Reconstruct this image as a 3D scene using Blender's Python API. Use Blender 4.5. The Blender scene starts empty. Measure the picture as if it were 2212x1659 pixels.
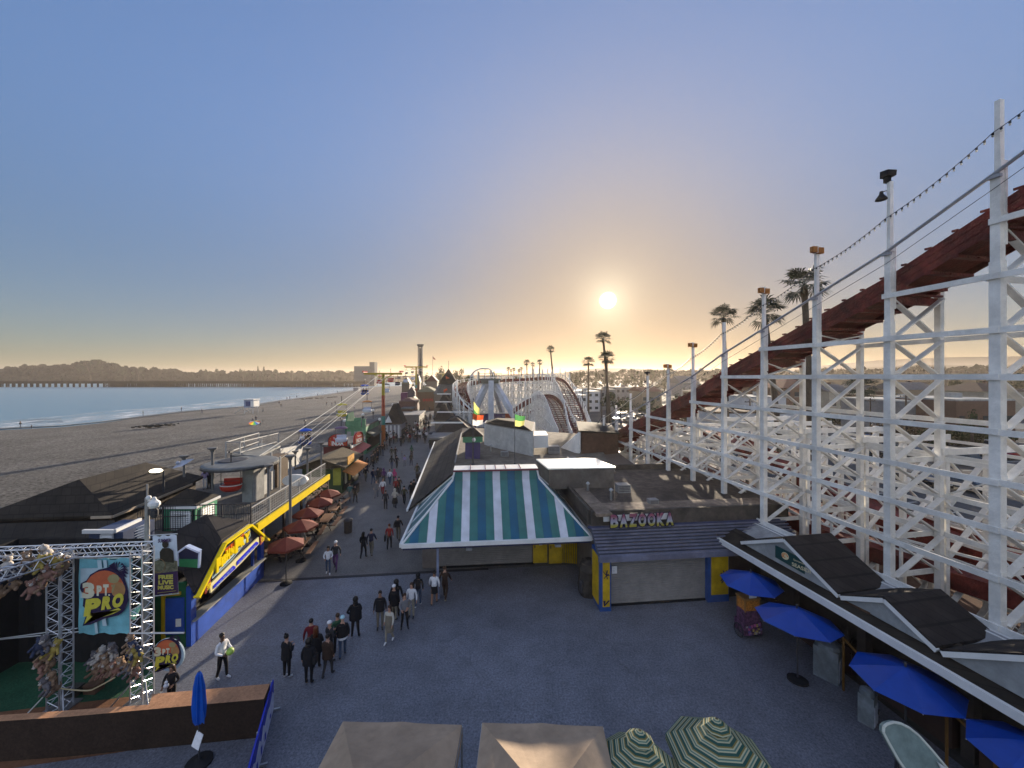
import bpy,math,random
from math import sin,cos,pi,radians as R,atan2,sqrt,tan,floor
from mathutils import Vector as V,Matrix
# ---------------------------------------------------------------- camera, sky, sun, exposure
H=11.3;F=831.0;CX=1106.0;HY=814.0 # camera height; focal length and horizon of the picture (2212 px wide)
SC=bpy.context.scene
COL=SC.collection
cam_d=bpy.data.cameras.new("camera");cam=bpy.data.objects.new("camera",cam_d);COL.objects.link(cam)
cam.location=(0,0,H);cam.rotation_euler=(R(90),0,0)
cam_d.sensor_width=36;cam_d.lens=36*F/2212;cam_d.shift_y=-15.5/2212
cam_d.clip_start=0.1;cam_d.clip_end=9000
SC.camera=cam
SUN_EL=R(10.9);SUN_AZ=R(14.0) # azimuth clockwise from +Y
sun_dir=V((sin(SUN_AZ)*cos(SUN_EL),cos(SUN_AZ)*cos(SUN_EL),sin(SUN_EL)))
w=bpy.data.worlds.new("World");SC.world=w;w.use_nodes=True
wn,wl=w.node_tree.nodes,w.node_tree.links
wn.clear()
def N(t,**k):
 n=wn.new(t)
 for a,b in k.items():setattr(n,a,b)
 return n
def M_(op,a,b=None,c=None):
 n=wn.new('ShaderNodeMath');n.operation=op
 for i,v in enumerate((a,b,c)):
  if v is None:continue
  if isinstance(v,(int,float)):n.inputs[i].default_value=v
  else:wl.new(v,n.inputs[i])
 return n.outputs[0]
sky=N('ShaderNodeTexSky',sky_type='NISHITA',sun_disc=False,sun_elevation=SUN_EL,sun_rotation=SUN_AZ,
  altitude=20.0,air_density=1.0,dust_density=0.9,ozone_density=2.2)
bg=N('ShaderNodeBackground');bg.inputs['Strength'].default_value=0.15
# hazy air evens the sky out: the radiance round the sun is rolled off by its own brightness
bw=N('ShaderNodeRGBToBW');wl.new(sky.outputs[0],bw.inputs[0])
ROLL=1.47
roll=M_('POWER',M_('ADD',M_('POWER',M_('DIVIDE',bw.outputs[0],ROLL),1.6),1.0),-1/1.6)
sepz=N('ShaderNodeSeparateXYZ');tc0=N('ShaderNodeTexCoord');wl.new(tc0.outputs['Generated'],sepz.inputs[0])
murk=M_('SUBTRACT',1.0,M_('MULTIPLY',M_('POWER',2.71828,M_('MULTIPLY',M_('POWER',M_('DIVIDE',M_('SUBTRACT',sepz.outputs['Z'],0.20),0.22),2.0),-1.0)),0.22))
roll=M_('MULTIPLY',roll,murk)
sv=N('ShaderNodeVectorMath',operation='SCALE');wl.new(sky.outputs[0],sv.inputs[0]);wl.new(roll,sv.inputs['Scale'])
tint=N('ShaderNodeVectorMath',operation='MULTIPLY');tint.inputs[1].default_value=(.84,.85,1.0);wl.new(sv.outputs[0],tint.inputs[0])
wl.new(tint.outputs[0],bg.inputs['Color'])
# low over the sea the hazy air takes the blue out of the light round the sun
TINT=tint
# the aureole of hazy air round the low sun, and its disc: functions of the direction in the sky
tc=N('ShaderNodeTexCoord')
dot=N('ShaderNodeVectorMath',operation='DOT_PRODUCT');dot.inputs[1].default_value=sun_dir
wl.new(tc.outputs['Generated'],dot.inputs[0])
ang=M_('ARCCOSINE',M_('MINIMUM',dot.outputs['Value'],0.999999))
sep=N('ShaderNodeSeparateXYZ');wl.new(tc.outputs['Generated'],sep.inputs[0])
def lobe(width,power=2.0):
 return M_('POWER',2.71828,M_('MULTIPLY',M_('POWER',M_('DIVIDE',ang,width),power),-1.0))
def glow(fac,col,strength):
 b=N('ShaderNodeBackground');b.inputs['Color'].default_value=(*col,1)
 wl.new(M_('MULTIPLY',fac,strength),b.inputs['Strength']);return b.outputs[0]
# added fill: a broad pale sky lobe opposite the sun, brightens the shaded faces
dot2=N('ShaderNodeVectorMath',operation='DOT_PRODUCT');dot2.inputs[1].default_value=V((-sin(SUN_AZ)*.86,-cos(SUN_AZ)*.86,.5)).normalized()
wl.new(tc.outputs['Generated'],dot2.inputs[0])
back=M_('POWER',M_('MAXIMUM',dot2.outputs['Value'],0.0),1.5)
band=M_('POWER',2.71828,M_('MULTIPLY',M_('ABSOLUTE',sep.outputs['Z']),-11.0))
warm=M_('MULTIPLY',lobe(R(33),2.0),M_('POWER',2.71828,M_('MULTIPLY',M_('ABSOLUTE',sep.outputs['Z']),-9.0)))
cmb=N('ShaderNodeCombineXYZ')
for i_,k_ in enumerate((.08,.28,.56)):wl.new(M_('SUBTRACT',1.0,M_('MULTIPLY',warm,k_)),cmb.inputs[i_])
wm_=N('ShaderNodeVectorMath',operation='MULTIPLY');wl.new(tint.outputs[0],wm_.inputs[0]);wl.new(cmb.outputs[0],wm_.inputs[1]);wl.new(wm_.outputs[0],bg.inputs['Color'])
parts=[bg.outputs[0],
   glow(lobe(R(1.05),8.0),(1.0,0.95,0.85),2.4),
   glow(lobe(R(3.2),1.3),(1.0,0.88,0.62),0.26),
   glow(lobe(R(17),1.3),(1.0,0.70,0.36),0.09),
   glow(M_('MULTIPLY',lobe(R(42),1.8),band),(1.0,0.50,0.20),0.15),
   glow(back,(0.92,0.92,0.95),0.31)]
acc=parts[0]
for p_ in parts[1:]:
 a=N('ShaderNodeAddShader');wl.new(acc,a.inputs[0]);wl.new(p_,a.inputs[1]);acc=a.outputs[0]
wo=N('ShaderNodeOutputWorld');wl.new(acc,wo.inputs['Surface'])
sun_d=bpy.data.lights.new("sun",'SUN');sun_d.energy=5.0;sun_d.angle=R(0.6);sun_d.color=(1.0,0.84,0.64)
sun_o=bpy.data.objects.new("sun",sun_d);COL.objects.link(sun_o)
sun_o.rotation_euler=sun_dir.to_track_quat('Z','Y').to_euler();sun_o.location=(40,60,60)
vs=SC.view_settings;vs.view_transform='Standard';vs.look='None';vs.gamma=1.0;vs.exposure=1.15
vs.use_curve_mapping=False
SC.cycles.use_denoising=True
try:SC.cycles.denoiser='OPENIMAGEDENOISE'
except Exception:pass
SC.cycles.max_bounces=5;SC.cycles.diffuse_bounces=3;SC.cycles.glossy_bounces=3
SC.cycles.transparent_max_bounces=8;SC.cycles.volume_bounces=0;SC.cycles.transmission_bounces=3
SC.cycles.caustics_reflective=False;SC.cycles.caustics_refractive=False
random.seed(7)
# ---------------------------------------------------------------- coordinates
def P(x,y,Y): # the point seen at picture position (x, y), Y metres ahead
 return V(((x-CX)/F*Y,Y,H-(y-HY)/F*Y))
def G(x,y,z=0.0): # the point of the level plane z seen at (x, y)
 return P(x,y,F*(H-z)/(y-HY))
class Frame: # a street grid: u runs away from the camera, v to its right
 def __init__(s,deg):
  s.a=R(deg);s.du=V((-sin(s.a),cos(s.a),0));s.dv=V((cos(s.a),sin(s.a),0))
 def __call__(s,u,v,z=0.0):
  return s.du*u+s.dv*v+V((0,0,z))
 def inv(s,p):
  return(p.x*s.du.x+p.y*s.du.y,p.x*s.dv.x+p.y*s.dv.y,p.z)
 def at(s,x,v,z): # the point at offset v and height z that shows in picture column x
  t=(x-CX)/F
  u=v*(s.dv.x-t*s.dv.y)/(t*s.du.y-s.du.x)
  return s(u,v,z)
F1=Frame(6.3) # the boardwalk and its buildings
F2=Frame(10.5) # the coaster and the gallery on the right
# ---------------------------------------------------------------- materials
def srgb(h):
 h=h.lstrip('#');c=[int(h[i:i+2],16)/255 for i in(0,2,4)]
 return tuple(x/12.92 if x<=.04045 else((x+.055)/1.055)**2.4 for x in c)
MATS={}
def mat(name,col,rough=0.7,var=0.15,scale=3.0,bump=0.0,bscale=20.0,metal=0.0,emit=None,estr=0.0,
  alpha=1.0,spec=0.3,trans=0.0,dirt=0.0):
 if name in MATS:return MATS[name]
 if isinstance(col,str):col=srgb(col)
 m=bpy.data.materials.new(name);m.use_nodes=True
 nt=m.node_tree;n,l=nt.nodes,nt.links
 b=n['Principled BSDF']
 b.inputs['Roughness'].default_value=rough;b.inputs['Metallic'].default_value=metal
 b.inputs['Specular IOR Level'].default_value=spec
 t=n.new('ShaderNodeTexCoord');no=n.new('ShaderNodeTexNoise')
 no.inputs['Scale'].default_value=scale;no.inputs['Detail'].default_value=5;no.inputs['Roughness'].default_value=.65
 l.new(t.outputs['Object'],no.inputs['Vector'])
 cr=n.new('ShaderNodeValToRGB')
 e=cr.color_ramp.elements
 e[0].position=.3;e[1].position=.72
 e[0].color=(*[max(0,c*(1-var))for c in col],1);e[1].color=(*[min(1,c*(1+var))for c in col],1)
 l.new(no.outputs['Fac'],cr.inputs['Fac']);out=cr.outputs['Color']
 if dirt:
  n2=n.new('ShaderNodeTexNoise');n2.inputs['Scale'].default_value=scale*.23;n2.inputs['Detail'].default_value=8
  n2.inputs['Roughness'].default_value=.7
  l.new(t.outputs['Object'],n2.inputs['Vector'])
  r2=n.new('ShaderNodeValToRGB');r2.color_ramp.elements[0].position=.45;r2.color_ramp.elements[1].position=.62
  l.new(n2.outputs['Fac'],r2.inputs['Fac'])
  mx=n.new('ShaderNodeMix');mx.data_type='RGBA';mx.blend_type='MULTIPLY'
  mx.inputs['Factor'].default_value=1
  mm=n.new('ShaderNodeMapRange');mm.inputs[3].default_value=1-dirt;mm.inputs[4].default_value=1
  l.new(r2.outputs['Color'],mm.inputs[0]);l.new(out,mx.inputs['A']);l.new(mm.outputs[0],mx.inputs['B'])
  out=mx.outputs['Result']
 l.new(out,b.inputs['Base Color'])
 if bump:
  nb=n.new('ShaderNodeTexNoise');nb.inputs['Scale'].default_value=bscale;nb.inputs['Detail'].default_value=4
  l.new(t.outputs['Object'],nb.inputs['Vector'])
  bp=n.new('ShaderNodeBump');bp.inputs['Strength'].default_value=bump;bp.inputs['Distance'].default_value=.05
  l.new(nb.outputs['Fac'],bp.inputs['Height']);l.new(bp.outputs[0],b.inputs['Normal'])
 if emit is not None:
  b.inputs['Emission Color'].default_value=(*emit,1);b.inputs['Emission Strength'].default_value=estr
 if alpha<1:b.inputs['Alpha'].default_value=alpha
 if trans: # thin cloth or leaf: some light comes through
  tr=n.new('ShaderNodeBsdfTranslucent');l.new(out,tr.inputs['Color'])
  ms=n.new('ShaderNodeMixShader');ms.inputs[0].default_value=trans
  l.new(b.outputs[0],ms.inputs[1]);l.new(tr.outputs[0],ms.inputs[2])
  l.new(ms.outputs[0],n['Material Output'].inputs['Surface'])
 MATS[name]=m;return m
def shingle(name,col,rows=3.0,wid=2.0,var=.35):
 if name in MATS:return MATS[name]
 m=mat(name,col,rough=.9,var=var,scale=1.2,dirt=.35)
 nt=m.node_tree;n,l=nt.nodes,nt.links;b=n['Principled BSDF']
 br=n.new('ShaderNodeTexBrick');br.inputs['Scale'].default_value=1.0
 br.inputs['Brick Width'].default_value=1/wid;br.inputs['Row Height'].default_value=1/rows
 br.inputs['Mortar Size'].default_value=.02;br.inputs['Mortar Smooth'].default_value=.2
 br.inputs['Color1'].default_value=(1,1,1,1);br.inputs['Color2'].default_value=(.62,.62,.62,1)
 br.inputs['Mortar'].default_value=(.25,.25,.25,1)
 t=n.new('ShaderNodeTexCoord');s=n.new('ShaderNodeSeparateXYZ');cb=n.new('ShaderNodeCombineXYZ')
 l.new(t.outputs['Object'],s.inputs[0])
 ad=n.new('ShaderNodeMath');ad.operation='ADD';l.new(s.outputs['X'],ad.inputs[0]);l.new(s.outputs['Y'],ad.inputs[1])
 l.new(ad.outputs[0],cb.inputs['X']);l.new(s.outputs['Z'],cb.inputs['Y']);l.new(cb.outputs[0],br.inputs['Vector'])
 src=b.inputs['Base Color'].links[0].from_socket
 mx=n.new('ShaderNodeMix');mx.data_type='RGBA';mx.blend_type='MULTIPLY';mx.inputs['Factor'].default_value=.8
 l.new(src,mx.inputs['A']);l.new(br.outputs['Color'],mx.inputs['B']);l.new(mx.outputs['Result'],b.inputs['Base Color'])
 return m
# ---------------------------------------------------------------- mesh building
def tag(o,label=None,cat=None,group=None,kind=None):
 if label:o['label']=label
 if cat:o['category']=cat
 if group:o['group']=group
 if kind:o['kind']=kind
 return o
def empty(name,label,cat,loc=(0,0,0),rz=0,group=None):
 o=bpy.data.objects.new(name,None);COL.objects.link(o)
 o.location=loc;o.rotation_euler=(0,0,rz);o.empty_display_size=.3
 return tag(o,label,cat,group)
def basis(d,up=V((0,0,1))):
 d=d.normalized()
 if abs(d.dot(up))>.999:up=V((0,1,0))
 s=d.cross(up).normalized();t=s.cross(d).normalized()
 return s,t
class MB:
 def __init__(s):s.v=[];s.f=[];s.m=[];s.cur=0;s.T=None
 def mi(s,i):s.cur=i;return s
 def face(s,pts,idx=None):
  b=len(s.v)
  s.v.extend(V(p)for p in pts);s.f.append(tuple(range(b,b+len(pts))));s.m.append(s.cur if idx is None else idx)
 def add(s,pts,faces):
  b=len(s.v);s.v.extend(V(p)for p in pts)
  for f in faces:s.f.append(tuple(b+i for i in f));s.m.append(s.cur)
 def hexa(s,p): # 8 corners: bottom 4 (ccw), top 4
  s.add(p,[(3,2,1,0),(4,5,6,7),(0,1,5,4),(1,2,6,5),(2,3,7,6),(3,0,4,7)])
 def box(s,c,size,rz=0,fr=None):
  c=V(c);x,y,z=size[0]/2,size[1]/2,size[2]/2
  ax=fr.dv if fr else V((cos(rz),sin(rz),0));ay=fr.du if fr else V((-sin(rz),cos(rz),0))
  s.hexa([c+ax*a*x+ay*b*y+V((0,0,d*z))for d in(-1,1)for a,b in((-1,-1),(1,-1),(1,1),(-1,1))])
 def bar(s,p,q,w,h=None,up=V((0,0,1))):
  p,q=V(p),V(q);h=h or w;a,b=basis(q-p,up)
  s.hexa([o+a*i*w/2+b*j*h/2 for o in(p,q)for i,j in((-1,-1),(1,-1),(1,1),(-1,1))])
 def tube(s,p,q,r,n=6,r2=None,caps=True):
  p,q=V(p),V(q);r2=r if r2 is None else r2;a,b=basis(q-p)
  pts=[o+(a*cos(2*pi*i/n)+b*sin(2*pi*i/n))*rr for o,rr in((p,r),(q,r2))for i in range(n)]
  fs=[(i,(i+1)%n,n+(i+1)%n,n+i)for i in range(n)]
  if caps:fs+=[tuple(range(n-1,-1,-1)),tuple(range(n,2*n))]
  s.add(pts,fs)
 def path(s,pts,r,n=5):
  for a,b in zip(pts[:-1],pts[1:]):s.tube(a,b,r,n)
 def prism(s,poly,d): # polygon extruded by the vector d
  poly=[V(p)for p in poly];d=V(d);n=len(poly)
  s.add(poly+[p+d for p in poly],
    [tuple(range(n-1,-1,-1)),tuple(range(n,2*n))]+[(i,(i+1)%n,n+(i+1)%n,n+i)for i in range(n)])
 def lathe(s,c,prof,n=12,axis='Z',ph=0):
  c=V(c);pts=[]
  for r,z in prof:
   for i in range(n):
    a=2*pi*i/n+ph
    pts.append(c+(V((r*cos(a),r*sin(a),z))if axis=='Z' else V((r*cos(a),z,r*sin(a)))))
  k=len(prof)
  fs=[(j*n+i,j*n+(i+1)%n,(j+1)*n+(i+1)%n,(j+1)*n+i)for j in range(k-1)for i in range(n)]
  fs+=[tuple(range(n-1,-1,-1)),tuple((k-1)*n+i for i in range(n))]
  s.add(pts,fs)
 def ball(s,c,r,n=8,m=5,sq=(1,1,1),jit=0):
  c=V(c);pts=[]
  for j in range(m+1):
   t=pi*j/m
   for i in range(n):
    a=2*pi*i/n;k=r*(1+(random.uniform(-jit,jit)if jit else 0))
    pts.append(c+V((k*sin(t)*cos(a)*sq[0],k*sin(t)*sin(a)*sq[1],k*cos(t)*sq[2])))
  s.add(pts,[(j*n+i,(j+1)*n+i,(j+1)*n+(i+1)%n,j*n+(i+1)%n)for j in range(m)for i in range(n)])
 def build(s,name,mats,parent=None,smooth=False,world=True):
  me=bpy.data.meshes.new(name)
  off=V(parent_loc(parent))if(parent is not None and world)else V((0,0,0))
  me.from_pydata([tuple(v-off)for v in s.v],[],s.f)
  mats=mats if isinstance(mats,(list,tuple))else[mats]
  for m in mats:me.materials.append(m)
  if len(mats)>1:me.polygons.foreach_set('material_index',s.m)
  if smooth:me.polygons.foreach_set('use_smooth',[True]*len(s.f))
  me.update()
  o=bpy.data.objects.new(name,me);COL.objects.link(o)
  if parent is not None:o.parent=parent
  return o
def parent_loc(p):
 l=V((0,0,0))
 while p is not None:l+=V(p.location);p=p.parent
 return l
def solo(name,mb,mats,label,cat,group=None,kind=None,smooth=False,origin=None):
 e=None
 o=mb.build(name,mats,None,smooth)
 if origin is not None:
  origin=V(origin);o.data.transform(Matrix.Translation(-origin));o.location=origin
 return tag(o,label,cat,group,kind)
def copy_tree(o,parent=None):
 c=o.copy();COL.objects.link(c)
 if parent is not None:c.parent=parent
 for ch in list(o.children):copy_tree(ch,c)
 return c
TXT={}
def text_verts(s,bold=0.0):
 k=(s,bold)
 if k in TXT:return TXT[k]
 cu=bpy.data.curves.new('lettering','FONT');cu.body=s;cu.align_x='CENTER';cu.align_y='CENTER';cu.offset=bold
 cu.resolution_u=3
 o=bpy.data.objects.new('lettering',cu);COL.objects.link(o)
 dg=bpy.context.evaluated_depsgraph_get();me=bpy.data.meshes.new_from_object(o.evaluated_get(dg))
 vs_=[v.co.copy()for v in me.vertices];fs=[tuple(p.vertices)for p in me.polygons]
 bpy.data.objects.remove(o);bpy.data.meshes.remove(me);bpy.data.curves.remove(cu)
 xs=[v.x for v in vs_];ys=[v.y for v in vs_]
 cx,cy,wd,ht=(max(xs)+min(xs))/2,(max(ys)+min(ys))/2,max(xs)-min(xs),max(ys)-min(ys)
 TXT[k]=([((v.x-cx)/wd,(v.y-cy)/ht)for v in vs_],fs);return TXT[k]
def letters(mb,s,c,ax,ay,w_,h_,depth=0.0,bold=0.02,shear=0.0):
 """lettering s centred at c, ax = reading direction, ay = up, fitted into w_ x h_, raised by depth along ax x ay"""
 vs_,fs=text_verts(s,bold);c,ax,ay=V(c),V(ax).normalized(),V(ay).normalized();n=ax.cross(ay).normalized()
 pts=[c+ax*(x*w_+y*h_*shear)+ay*y*h_+n*depth for x,y in vs_]
 mb.add(pts,fs)
 if depth>.02:
  k=len(vs_);back=[p-n*depth for p in pts]
  from collections import Counter
  ec=Counter();dirn={}
  for f in fs:
   for a,b in zip(f,f[1:]+f[:1]):ec[frozenset((a,b))]+=1;dirn[frozenset((a,b))]=(a,b)
  side=[dirn[e]for e,q in ec.items()if q==1]
  mb.add(pts+back,[(b,a,k+a,k+b)for a,b in side])
# common materials
WHITE=mat('white_paint',(.72,.72,.70),rough=.55,var=.06,scale=2,dirt=.12)
COASTW=mat('coaster_white_paint',(.86,.84,.79),rough=.6,var=.12,scale=2.2,dirt=.24,bump=.3,bscale=9)
REDW=mat('coaster_red_paint',(.17,.030,.022),rough=.65,var=.5,scale=3.5,dirt=.5,bump=.6,bscale=14)
STEEL=mat('galvanised_steel',(.42,.43,.44),rough=.35,metal=.8,var=.15)
DARK=mat('dark_steel',(.035,.035,.04),rough=.5,var=.2)
BLACK=mat('black_cloth',(.012,.012,.014),rough=.85,var=.3)
BROWNSH=shingle('brown_shingle',(.045,.036,.027))
GREYCON=mat('grey_concrete',(.30,.29,.28),rough=.85,var=.12,dirt=.2)
YELLOW=mat('yellow_paint',(.72,.48,.02),rough=.5,var=.08,dirt=.12)
BLUEP=mat('blue_paint',(.02,.07,.36),rough=.5,var=.12,dirt=.15)
GREENP=mat('green_paint',(.02,.16,.07),rough=.6,var=.12,dirt=.15)
# ================================================================ SETTING
def ground_mat(name,col,scale,var,bump=.3,rough=.85,patch=.25,cracks=False,spec=.25):
 m=bpy.data.materials.new(name);m.use_nodes=True;nt=m.node_tree;n,l=nt.nodes,nt.links
 b=n['Principled BSDF'];b.inputs['Roughness'].default_value=rough;b.inputs['Specular IOR Level'].default_value=spec
 t=n.new('ShaderNodeTexCoord')
 def noise(s,d=6,r=.65):
  x=n.new('ShaderNodeTexNoise');x.inputs['Scale'].default_value=s;x.inputs['Detail'].default_value=d
  x.inputs['Roughness'].default_value=r;l.new(t.outputs['Object'],x.inputs['Vector']);return x.outputs['Fac']
 def ramp(f,a,c0,c,c1):
  r=n.new('ShaderNodeValToRGB');r.color_ramp.elements[0].position=a;r.color_ramp.elements[1].position=c
  r.color_ramp.elements[0].color=(*c0,1);r.color_ramp.elements[1].color=(*c1,1);l.new(f,r.inputs[0]);return r.outputs[0]
 def mul(a,c,f=1):
  x=n.new('ShaderNodeMix');x.data_type='RGBA';x.blend_type='MULTIPLY';x.inputs['Factor'].default_value=f
  l.new(a,x.inputs['A']);l.new(c,x.inputs['B']);return x.outputs['Result']
 base=ramp(noise(scale,8,.8),.35,[c*(1-var)for c in col],.65,[c*(1+var)for c in col])
 base=mul(base,ramp(noise(.12,7,.6),.40,[1-patch]*3,.6,[1]*3))
 base=mul(base,ramp(noise(1.1,8,.7),.38,[1-patch*.8]*3,.58,[1]*3))
 if cracks:
  v=n.new('ShaderNodeTexVoronoi');v.feature='DISTANCE_TO_EDGE';v.inputs['Scale'].default_value=.22
  nn=n.new('ShaderNodeTexNoise');nn.inputs['Scale'].default_value=1.2;l.new(t.outputs['Object'],nn.inputs['Vector'])
  ad=n.new('ShaderNodeVectorMath');ad.operation='ADD';sc=n.new('ShaderNodeVectorMath');sc.operation='SCALE'
  sc.inputs['Scale'].default_value=.7;l.new(nn.outputs['Color'],sc.inputs[0])
  l.new(t.outputs['Object'],ad.inputs[0]);l.new(sc.outputs[0],ad.inputs[1]);l.new(ad.outputs[0],v.inputs['Vector'])
  base=mul(base,ramp(v.outputs['Distance'],.0,[.82]*3,.008,[1]*3))
  sp=n.new('ShaderNodeTexVoronoi');sp.inputs['Scale'].default_value=1.7;l.new(t.outputs['Object'],sp.inputs['Vector'])
  base=mul(base,ramp(sp.outputs['Distance'],.035,[.5]*3,.05,[1]*3))
 l.new(base,b.inputs['Base Color'])
 bp=n.new('ShaderNodeBump');bp.inputs['Strength'].default_value=bump;bp.inputs['Distance'].default_value=.04
 l.new(noise(scale*.8,6,.8),bp.inputs['Height']);l.new(bp.outputs[0],b.inputs['Normal'])
 MATS[name]=m;return m
ASPH=ground_mat('plaza_asphalt',(.165,.175,.21),14,.6,bump=.45,rough=.5,cracks=True,spec=.45)
WALKM=ground_mat('boardwalk_asphalt',(.15,.145,.14),12,.5,bump=.5,rough=.66,cracks=True,spec=.4)
SANDM=ground_mat('sand',(.205,.197,.185),2.6,.8,bump=1.0,rough=.95,patch=.22,spec=.1)
SANDM.node_tree.nodes['Bump'].inputs['Distance'].default_value=.7
LANDM=ground_mat('land',(.085,.08,.07),1.0,.3,bump=.3,rough=.9,patch=.3)
def sheet(name,pts,m,kind='structure',label=None):
 mb=MB();mb.face(pts);o=mb.build(name,m);return tag(o,kind=kind)
# sea
def sea_mat():
 m=bpy.data.materials.new('sea_water');m.use_nodes=True;n,l=m.node_tree.nodes,m.node_tree.links
 b=n['Principled BSDF'];b.inputs['Base Color'].default_value=(.16,.27,.33,1);b.inputs['Roughness'].default_value=.36
 b.inputs['Specular IOR Level'].default_value=.6
 t=n.new('ShaderNodeTexCoord');mp=n.new('ShaderNodeMapping');mp.inputs['Rotation'].default_value[2]=R(60)
 mp.inputs['Scale'].default_value=(1,.35,1);l.new(t.outputs['Object'],mp.inputs['Vector'])
 no=n.new('ShaderNodeTexNoise');no.inputs['Scale'].default_value=.35;no.inputs['Detail'].default_value=8;no.inputs['Roughness'].default_value=.7
 l.new(mp.outputs[0],no.inputs['Vector'])
 bp=n.new('ShaderNodeBump');bp.inputs['Strength'].default_value=1.0;bp.inputs['Distance'].default_value=.8
 l.new(no.outputs['Fac'],bp.inputs['Height']);l.new(bp.outputs[0],b.inputs['Normal'])
 return m
SEAM=sea_mat()
SZ=-2.5
shore=[(-60,930),(0,925),(139,919),(216,911.6),(307,899),(394,888.5),(454,884),(533,877),(607,864.5),(706,852),(771,841),(800,836.3)]
shp=[G(x,y,SZ)for x,y in shore]
sheet('sea',[V((-4000,-400,SZ)),V((900,-400,SZ)),V((900,2600,SZ)),V((-4000,2600,SZ))],SEAM)
# surf: long low rollers and broken foam lying along the shore
FOAM=mat('sea_foam',(.62,.66,.68),rough=.8,var=.25,scale=.5)
def foam_mat():
 m=bpy.data.materials.new('surf_foam');m.use_nodes=True;n,l=m.node_tree.nodes,m.node_tree.links
 b=n['Principled BSDF'];b.inputs['Base Color'].default_value=(.6,.64,.66,1);b.inputs['Roughness'].default_value=.7
 t=n.new('ShaderNodeTexCoord');mp=n.new('ShaderNodeMapping');mp.inputs['Rotation'].default_value[2]=R(-28);mp.inputs['Scale'].default_value=(.5,.1,1)
 l.new(t.outputs['Object'],mp.inputs['Vector'])
 no=n.new('ShaderNodeTexNoise');no.inputs['Scale'].default_value=1.1;no.inputs['Detail'].default_value=9;no.inputs['Roughness'].default_value=.72
 l.new(mp.outputs[0],no.inputs['Vector'])
 r=n.new('ShaderNodeValToRGB');r.color_ramp.elements[0].position=.46;r.color_ramp.elements[1].position=.60
 l.new(no.outputs['Fac'],r.inputs[0]);l.new(r.outputs[0],b.inputs['Alpha']);return m
FOAM2=foam_mat()
mb=MB()
def off_shore(k,d): # shoreline pushed d metres out to sea
 a=shp[max(0,k-1)];b_=shp[min(len(shp)-1,k+1)];t=(b_-a).normalized();nrm=V((-t.y,t.x,0))
 return shp[k]+nrm*d
for k in range(len(shp)-1):
 for d0,d1,z in((-.5,10,.03),(10,20,.03),(24,30,.035)):
  mb.face([off_shore(k,d0)+V((0,0,z)),off_shore(k+1,d0)+V((0,0,z)),off_shore(k+1,d1)+V((0,0,z)),off_shore(k,d1)+V((0,0,z))])
tag(mb.build('surf_wash',FOAM2),kind='structure')
mb=MB()
random.seed(3)
for d,hgt,wd,k0,k1 in((14,.55,3.0,0,9),(24,.45,2.6,0,7),(38,.4,3.0,1,8)):
 pts=[]
 for k in range(k0,k1):
  for j in range(6):
   f=j/6;c=off_shore(k,d)*(1-f)+off_shore(k+1,d)*f
   pts.append(c+V((random.uniform(-.8,.8),random.uniform(-.8,.8),0)))
 for a,b_ in zip(pts[:-1],pts[1:]):
  t=(b_-a).normalized();nr=V((t.y,-t.x,0));s0=.55+.45*sin(a.x*.11+d)
  pr=[(-wd,0),(-wd*.3,hgt*.7),(0,hgt),(wd*.35,hgt*.55),(wd*.6,0)]
  for(o0,z0),(o1,z1)in zip(pr[:-1],pr[1:]):
   mb.face([a+nr*o0+V((0,0,z0*s0)),b_+nr*o0+V((0,0,z0*s0)),b_+nr*o1+V((0,0,z1*s0)),a+nr*o1+V((0,0,z1*s0))],1 if o0>=0 and s0>.72 else 0)
o=mb.build('waves',[SEAM,FOAM2],smooth=True);tag(o,kind='structure');o.location.z=SZ
# the beach: a sheet from the boardwalk edge down to the water line, gently uneven
EDGE_V=-22.0
def sand_z(p,f):
 return-1.0*(1-f)+(SZ-.05)*f+.10*sin(p.x*.31+p.y*.07)*sin(p.y*.19)*(1-f)
mb=MB();rows=26;cols=[]
def edge_pt(t): # along the boardwalk edge from far behind the camera to far off
 return F1(-40+t,EDGE_V+.6,0)
left_pts=[V((-260,-60,0)),V((-190,60,0))]+[p.copy()for p in shp]+[G(812,835.2,SZ)]
ed=[edge_pt(-40),edge_pt(60)]
n=len(left_pts)
right_pts=[edge_pt(-30+690*(i/(n-1))**1.9)for i in range(n)]
for i in range(n-1):
 for j in range(rows):
  f0,f1=j/rows,(j+1)/rows
  q=[]
  for ii,ff in((i,f0),(i+1,f0),(i+1,f1),(i,f1)):
   p=right_pts[ii]*(1-ff)+left_pts[ii]*ff;p=V((p.x,p.y,0));p.z=sand_z(p,ff);q.append(p)
  mb.face(q)
for i in range(n-1): # wet skirt running down under the water
 a,b_=left_pts[i],left_pts[i+1];t=(b_-a).normalized();nr=V((-t.y,t.x,0))
 mb.face([V((a.x,a.y,SZ-.05)),V((b_.x,b_.y,SZ-.05)),V((b_.x,b_.y,0))+nr*12+V((0,0,SZ-.6)),V((a.x,a.y,0))+nr*12+V((0,0,SZ-.6))])
o=mb.build('beach',SANDM,smooth=True);tag(o,kind='structure')
WETM=ground_mat('wet_sand',(.07,.062,.05),1.0,.2,bump=.2,rough=.3,patch=.2,spec=.6)
mb=MB()
for k in range(len(shp)-1):
 w0=3.0+1.5*sin(k*1.7);w1=3.0+1.5*sin((k+1)*1.7)
 if k==len(shp)-2:w1=.5
 mb.face([off_shore(k,.6)+V((0,0,.05)),off_shore(k+1,.6)+V((0,0,.05)),off_shore(k+1,-w1)+V((0,0,.16)),off_shore(k,-w0)+V((0,0,.16))])
tag(mb.build('wet_sand',WETM),kind='structure')
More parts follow.
